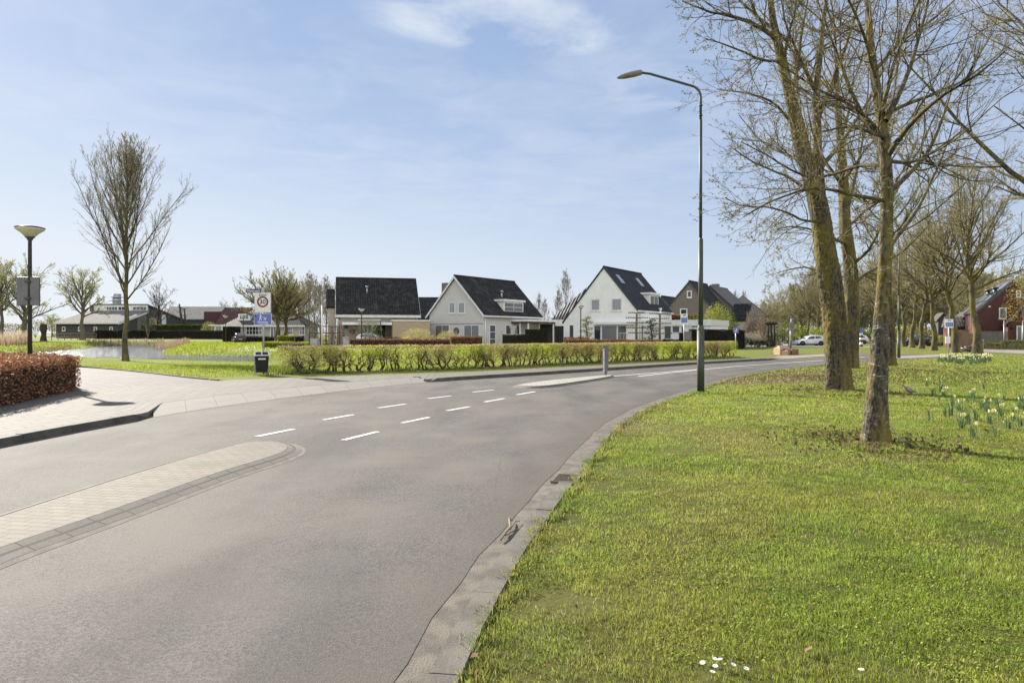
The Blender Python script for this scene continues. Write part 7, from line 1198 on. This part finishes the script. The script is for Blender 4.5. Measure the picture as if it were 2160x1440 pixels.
# storm drain grate at the kerb
dg = G(1215, 1019); t = thing('drain_grate', 'rusty slotted drain grate set in the kerb', 'drain', (dg.x, dg.y, .02)); i = int(np.argmin(np.linalg.norm(RE-np.array(dg[:2]), axis=1))); u = Vector((*(RE[i+1]-RE[i]), 0)).normalized(); Mx = frame((*(RE[i]+np.array([-u.y, u.x])*.12), .034), u); mb = MB(Mx); mb.box(-.20, -.15, -.03, .20, .13, .002); fr = mb.build('frame', M['rust'], t); mb = MB(Mx)
for k in range(9): y = -.17+k*.042; mb.box(-.17+k*.041, -.125, .0021, -.153+k*.041, .105, .006)
mb.build('slots', M['darkwood'], t)
# twig in the gutter
t = thing('fallen_twig', 'dry forked twig lying in the right gutter', 'twig', (*G(1075, 1125)[:2], .02)); mb = MB(); g3 = lambda x, y, z=.03: (*G(x, y)[:2], z); mb.tube([g3(1056, 1147), g3(1068, 1133, .045), g3(1076, 1122, .04), g3(1074, 1108, .06), g3(1082, 1105, .03)], [.006, .009, .009, .007, .004], 6); mb.tube([g3(1076, 1124), g3(1086, 1112, .05), g3(1096, 1106, .03)], [.007, .006, .003], 6); mb.tube([g3(1066, 1136), g3(1072, 1131, .02), g3(1090, 1120, .02)], [.006, .005, .003], 6); mb.build('twig', M['bark_twig'], t)
t = thing('drip_hose', 'thin black cable curling out of the grass at the near lime foot', 'cable', (*G(1900, 945)[:2], .03)); mb = MB(); pts = [g3(1862, 918, .28), g3(1875, 925, .22), g3(1890, 938, .16), g3(1912, 950, .10), g3(1940, 962, .05), g3(1960, 968, .02)]; mb.tube([tuple(p) for p in smooth3(np.array(pts), 16)], .008, 6); mb.build('cable', M['ink'], t)
# daffodils
def daffodil(nf, nl, seed, h=.32):
    t = thing('daffodil', 'daffodil clump', 'flower', (0, 0, 0)); r = np.random.RandomState(seed); Vs = []; Qs = []; C = []; k = 0
    for i in range(nl):
        a = r.uniform(0, 6.28); b0 = np.array([r.normal(0, .03), r.normal(0, .03), 0]); ln = h*r.uniform(.6, 1.05); o = np.array([math.cos(a), math.sin(a), 0])*ln*r.uniform(.1, .5); s = np.array([-math.sin(a), math.cos(a), 0])*.008; P = [b0, b0+o*.35+[0, 0, ln*.6], b0+o+[0, 0, ln*r.uniform(.8, 1)]]
        V = [P[0]-s, P[0]+s, P[1]+s, P[1]-s, P[2]+s*.3, P[2]-s*.3]; Vs += V; Qs += [(k, k+1, k+2, k+3), (k+3, k+2, k+4, k+5)]; k += 6; C += [np.array([.11, .17, .085])*r.uniform(.7, 1.4)]*6
    heads = []
    for i in range(nf):
        a = r.uniform(0, 6.28); b0 = np.array([r.normal(0, .035), r.normal(0, .035), 0]); tip = b0+np.array([math.cos(a)*.08, math.sin(a)*.08, h*r.uniform(.9, 1.15)]); s = np.array([.004, 0, 0]); Vs += [b0-s, b0+s, tip+s, tip-s]; Qs += [(k, k+1, k+2, k+3)]; k += 4; C += [np.array([.07, .14, .04])]*4; heads.append(tip)
    npmesh('leaves', np.array(Vs), Qs, col=np.array(C), mats=M['leaf'], parent=t)
    for tip in heads:
        a = r.uniform(-2.6, -.5); d = Vector((math.cos(a), math.sin(a), .1)).normalized(); u = d.cross(Vector((0, 0, 1))).normalized(); v = u.cross(d); V = []; F_ = []; cl = []
        for p in range(6):
            g = p*math.pi/3; e = u*math.cos(g)+v*math.sin(g); f = u*math.cos(g+.5)+v*math.sin(g+.5); f2 = u*math.cos(g-.5)+v*math.sin(g-.5); c0 = Vector(tip); n0 = len(V); V += [c0, c0+f2*.028+d*.004, c0+e*.046-d*.006, c0+f*.028+d*.004]; F_.append((n0, n0+1, n0+2, n0+3)); cl += [(.82, .78, .55)]*4
        n0 = len(V); m_ = 8
        for ring, (rad, off) in enumerate(((.012, 0), (.019, .024))): V += [Vector(tip)+(u*math.cos(j*6.283/m_)+v*math.sin(j*6.283/m_))*rad+d*off for j in range(m_)]; cl += [(.85, .62, .08)]*m_
        F_ += [(n0+j, n0+(j+1) % m_, n0+m_+(j+1) % m_, n0+m_+j) for j in range(m_)]; npmesh('flower_head', np.array([tuple(x) for x in V]), F_, col=np.array(cl), mats=M['petal'], parent=t)
    return t
DF = [daffodil(2, 16, 1), daffodil(1, 14, 2, .30), daffodil(3, 18, 3), daffodil(1, 12, 4, .28)]; DL = daffodil(0, 9, 9, .3); r = random.Random(7)
near = [(1968, 835), (1981, 845), (1992, 838), (2012, 858), (2023, 868), (2040, 848), (2053, 842), (2073, 862), (2080, 868), (2100, 855), (2112, 880), (2141, 888), (2150, 862), (2155, 900), (2030, 905), (2055, 925), (1955, 815), (2130, 905), (2090, 895), (2165, 870)]
used = set()
for i, (x, y) in enumerate(near):
    s = DF[i % 4]; c = s if i < 4 else copy_tree(s); p = HZ(x, y); c.location = p; c.rotation_euler.z = r.uniform(0, .8); c.scale = (.78,)*3; c['label'] = 'pale yellow daffodil clump scattered in the lawn right of the near lime'; c['group'] = 'scattered daffodils'
for i in range(16):
    c = DL if i == 0 else copy_tree(DL); x, y = r.uniform(1950, 2180), r.uniform(815, 925); c.location = HZ(x, y); c.rotation_euler.z = r.uniform(0, 6); c.scale = (r.uniform(.8, 1.2),)*3; c['label'] = 'flowerless tuft of daffodil leaves in the lawn right of the near lime'; c['group'] = 'leafy daffodil tufts'
for i in range(120):
    a = r.uniform(0, 6.28); q = math.sqrt(r.random()); px = 2034+58*q*math.cos(a); Y = 39.5+4.2*q*math.sin(a); c = copy_tree(DF[(i//2) % 3] if i % 2 else DL); c.location = HZ(px, 0, Y); c.rotation_euler.z = r.uniform(0, .8); c.scale = (1.15, 1.15, r.uniform(.95, 1.3)); c['label'] = 'pale daffodil clump in the dense bed before the far bus stop sign'; c['group'] = 'daffodil bed'
# daisies at the bottom of the picture
def daisy(seed):
    t = thing('daisy', 'small white daisy in the grass at the bottom of the lawn', 'flower', (0, 0, 0), 'daisies'); r = np.random.RandomState(seed); o = np.array([0, 0, .055]); V = []; F_ = []
    for p in range(12): g = p*.5236; e = np.array([math.cos(g), math.sin(g), .25]); s = np.array([-math.sin(g), math.cos(g), 0])*.003; n0 = len(V); V += [o+e*.004-s, o+e*.015-s*1.3, o+e*.015+s*1.3, o+e*.004+s]; F_.append((n0, n0+1, n0+2, n0+3))
    npmesh('petals', np.array(V), F_, col=np.full((len(V), 3), .82), mats=M['petal'], parent=t); mb = MB(); mb._lathe([(.001, .060), (.005, .058), (.005, .053)], (0, 0, 0), 8); mb.build('disc', M['plate'], t); mb = MB(); mb.tube([(0, 0, -.01), (.003, 0, .03), (0, 0, .054)], .0015, 4); mb.build('stalk', M['green_paint'], t); return t
D0 = daisy(1)
for i, (x, y) in enumerate([(1525, 1412), (1540, 1420), (1504, 1408), (1485, 1414), (1569, 1428), (1500, 1438), (1820, 1434), (1510, 1424)]): c = D0 if i == 0 else copy_tree(D0); c.location = HZ(x, y); c.rotation_euler = (r.uniform(-.3, .3), r.uniform(-.3, .3), r.uniform(0, 6)); c.scale = (.85,)*3
for k, (x, y, rad, n) in enumerate(((1848, 948, .22, 900), (1766, 832, .42, 1100), (1795, 781, .45, 700), (1879, 775, .3, 500), (1478, 830, .16, 420), (2060, 749, .5, 300))):
    q = np.random.RandomState(k); p = HZ(x, y); a = q.uniform(0, 6.28, n); d = rad*q.uniform(.75, 1.5, n); P = np.c_[p.x+np.cos(a)*d, p.y+np.sin(a)*d]; blades('grass_tuft', P, np.full(n, .075 if k != 1 else .1), np.full(n, .006+.00025*p.y), turf_col(P, k)*.9, 'longer grass left standing round a trunk or pole foot', 70+k)
# pigeon
M['wing'] = mat('pigeon_wing', (.17, .18, .21), (.22, .23, .26), 9, .8, spec=.1)
pb = HZ(1918, 833); t = thing('pigeon', 'grey wood pigeon standing on the lawn between the limes and the daffodils', 'bird', pb); Mp = Matrix.Translation(pb) @ Matrix.Rotation(R(155), 4, 'Z')
st = [(-.19, .085, .012, .006), (-.14, .09, .028, .012), (-.08, .105, .05, .04), (-.02, .125, .068, .066), (.04, .145, .066, .07), (.085, .175, .045, .052), (.105, .215, .028, .032), (.12, .245, .028, .030), (.14, .255, .024, .024), (.158, .252, .012, .012), (.178, .246, .004, .004)]; mb = MB(Mp); n = 12; vs = [(x, w*math.cos(j*2*math.pi/n), z+h*math.sin(j*2*math.pi/n)) for x, z, w, h in st for j in range(n)]
mb.add(vs, [(i*n+j, i*n+(j+1) % n, (i+1)*n+(j+1) % n, (i+1)*n+j) for i in range(len(st)-1) for j in range(n)]+[list(range(n))[::-1], [(len(st)-1)*n+j for j in range(n)]], True)
for s in (1, -1): mb.tube([(.0, .03*s, .075), (.012, .03*s, .03), (.005, .03*s, .002)], [.012, .006, .005], 6); [mb.tube([(.005, .03*s, .004), (.03, .03*s+d, .002)], .003, 4) for d in (-.014, 0, .014)]
mb.build('body', mat('pigeon_feathers', (.20, .19, .20), (.28, .25, .25), 14, .8, spec=.1), t)
for s in (1, -1): mb = MB(Mp); mb.add([(.06, .062*s, .17), (.05, .073*s, .12), (-.06, .062*s, .095), (-.17, .02*s, .09), (-.06, .055*s, .135)], [(0, 1, 2, 3, 4)]); mb.build('wing', M['wing'], t)
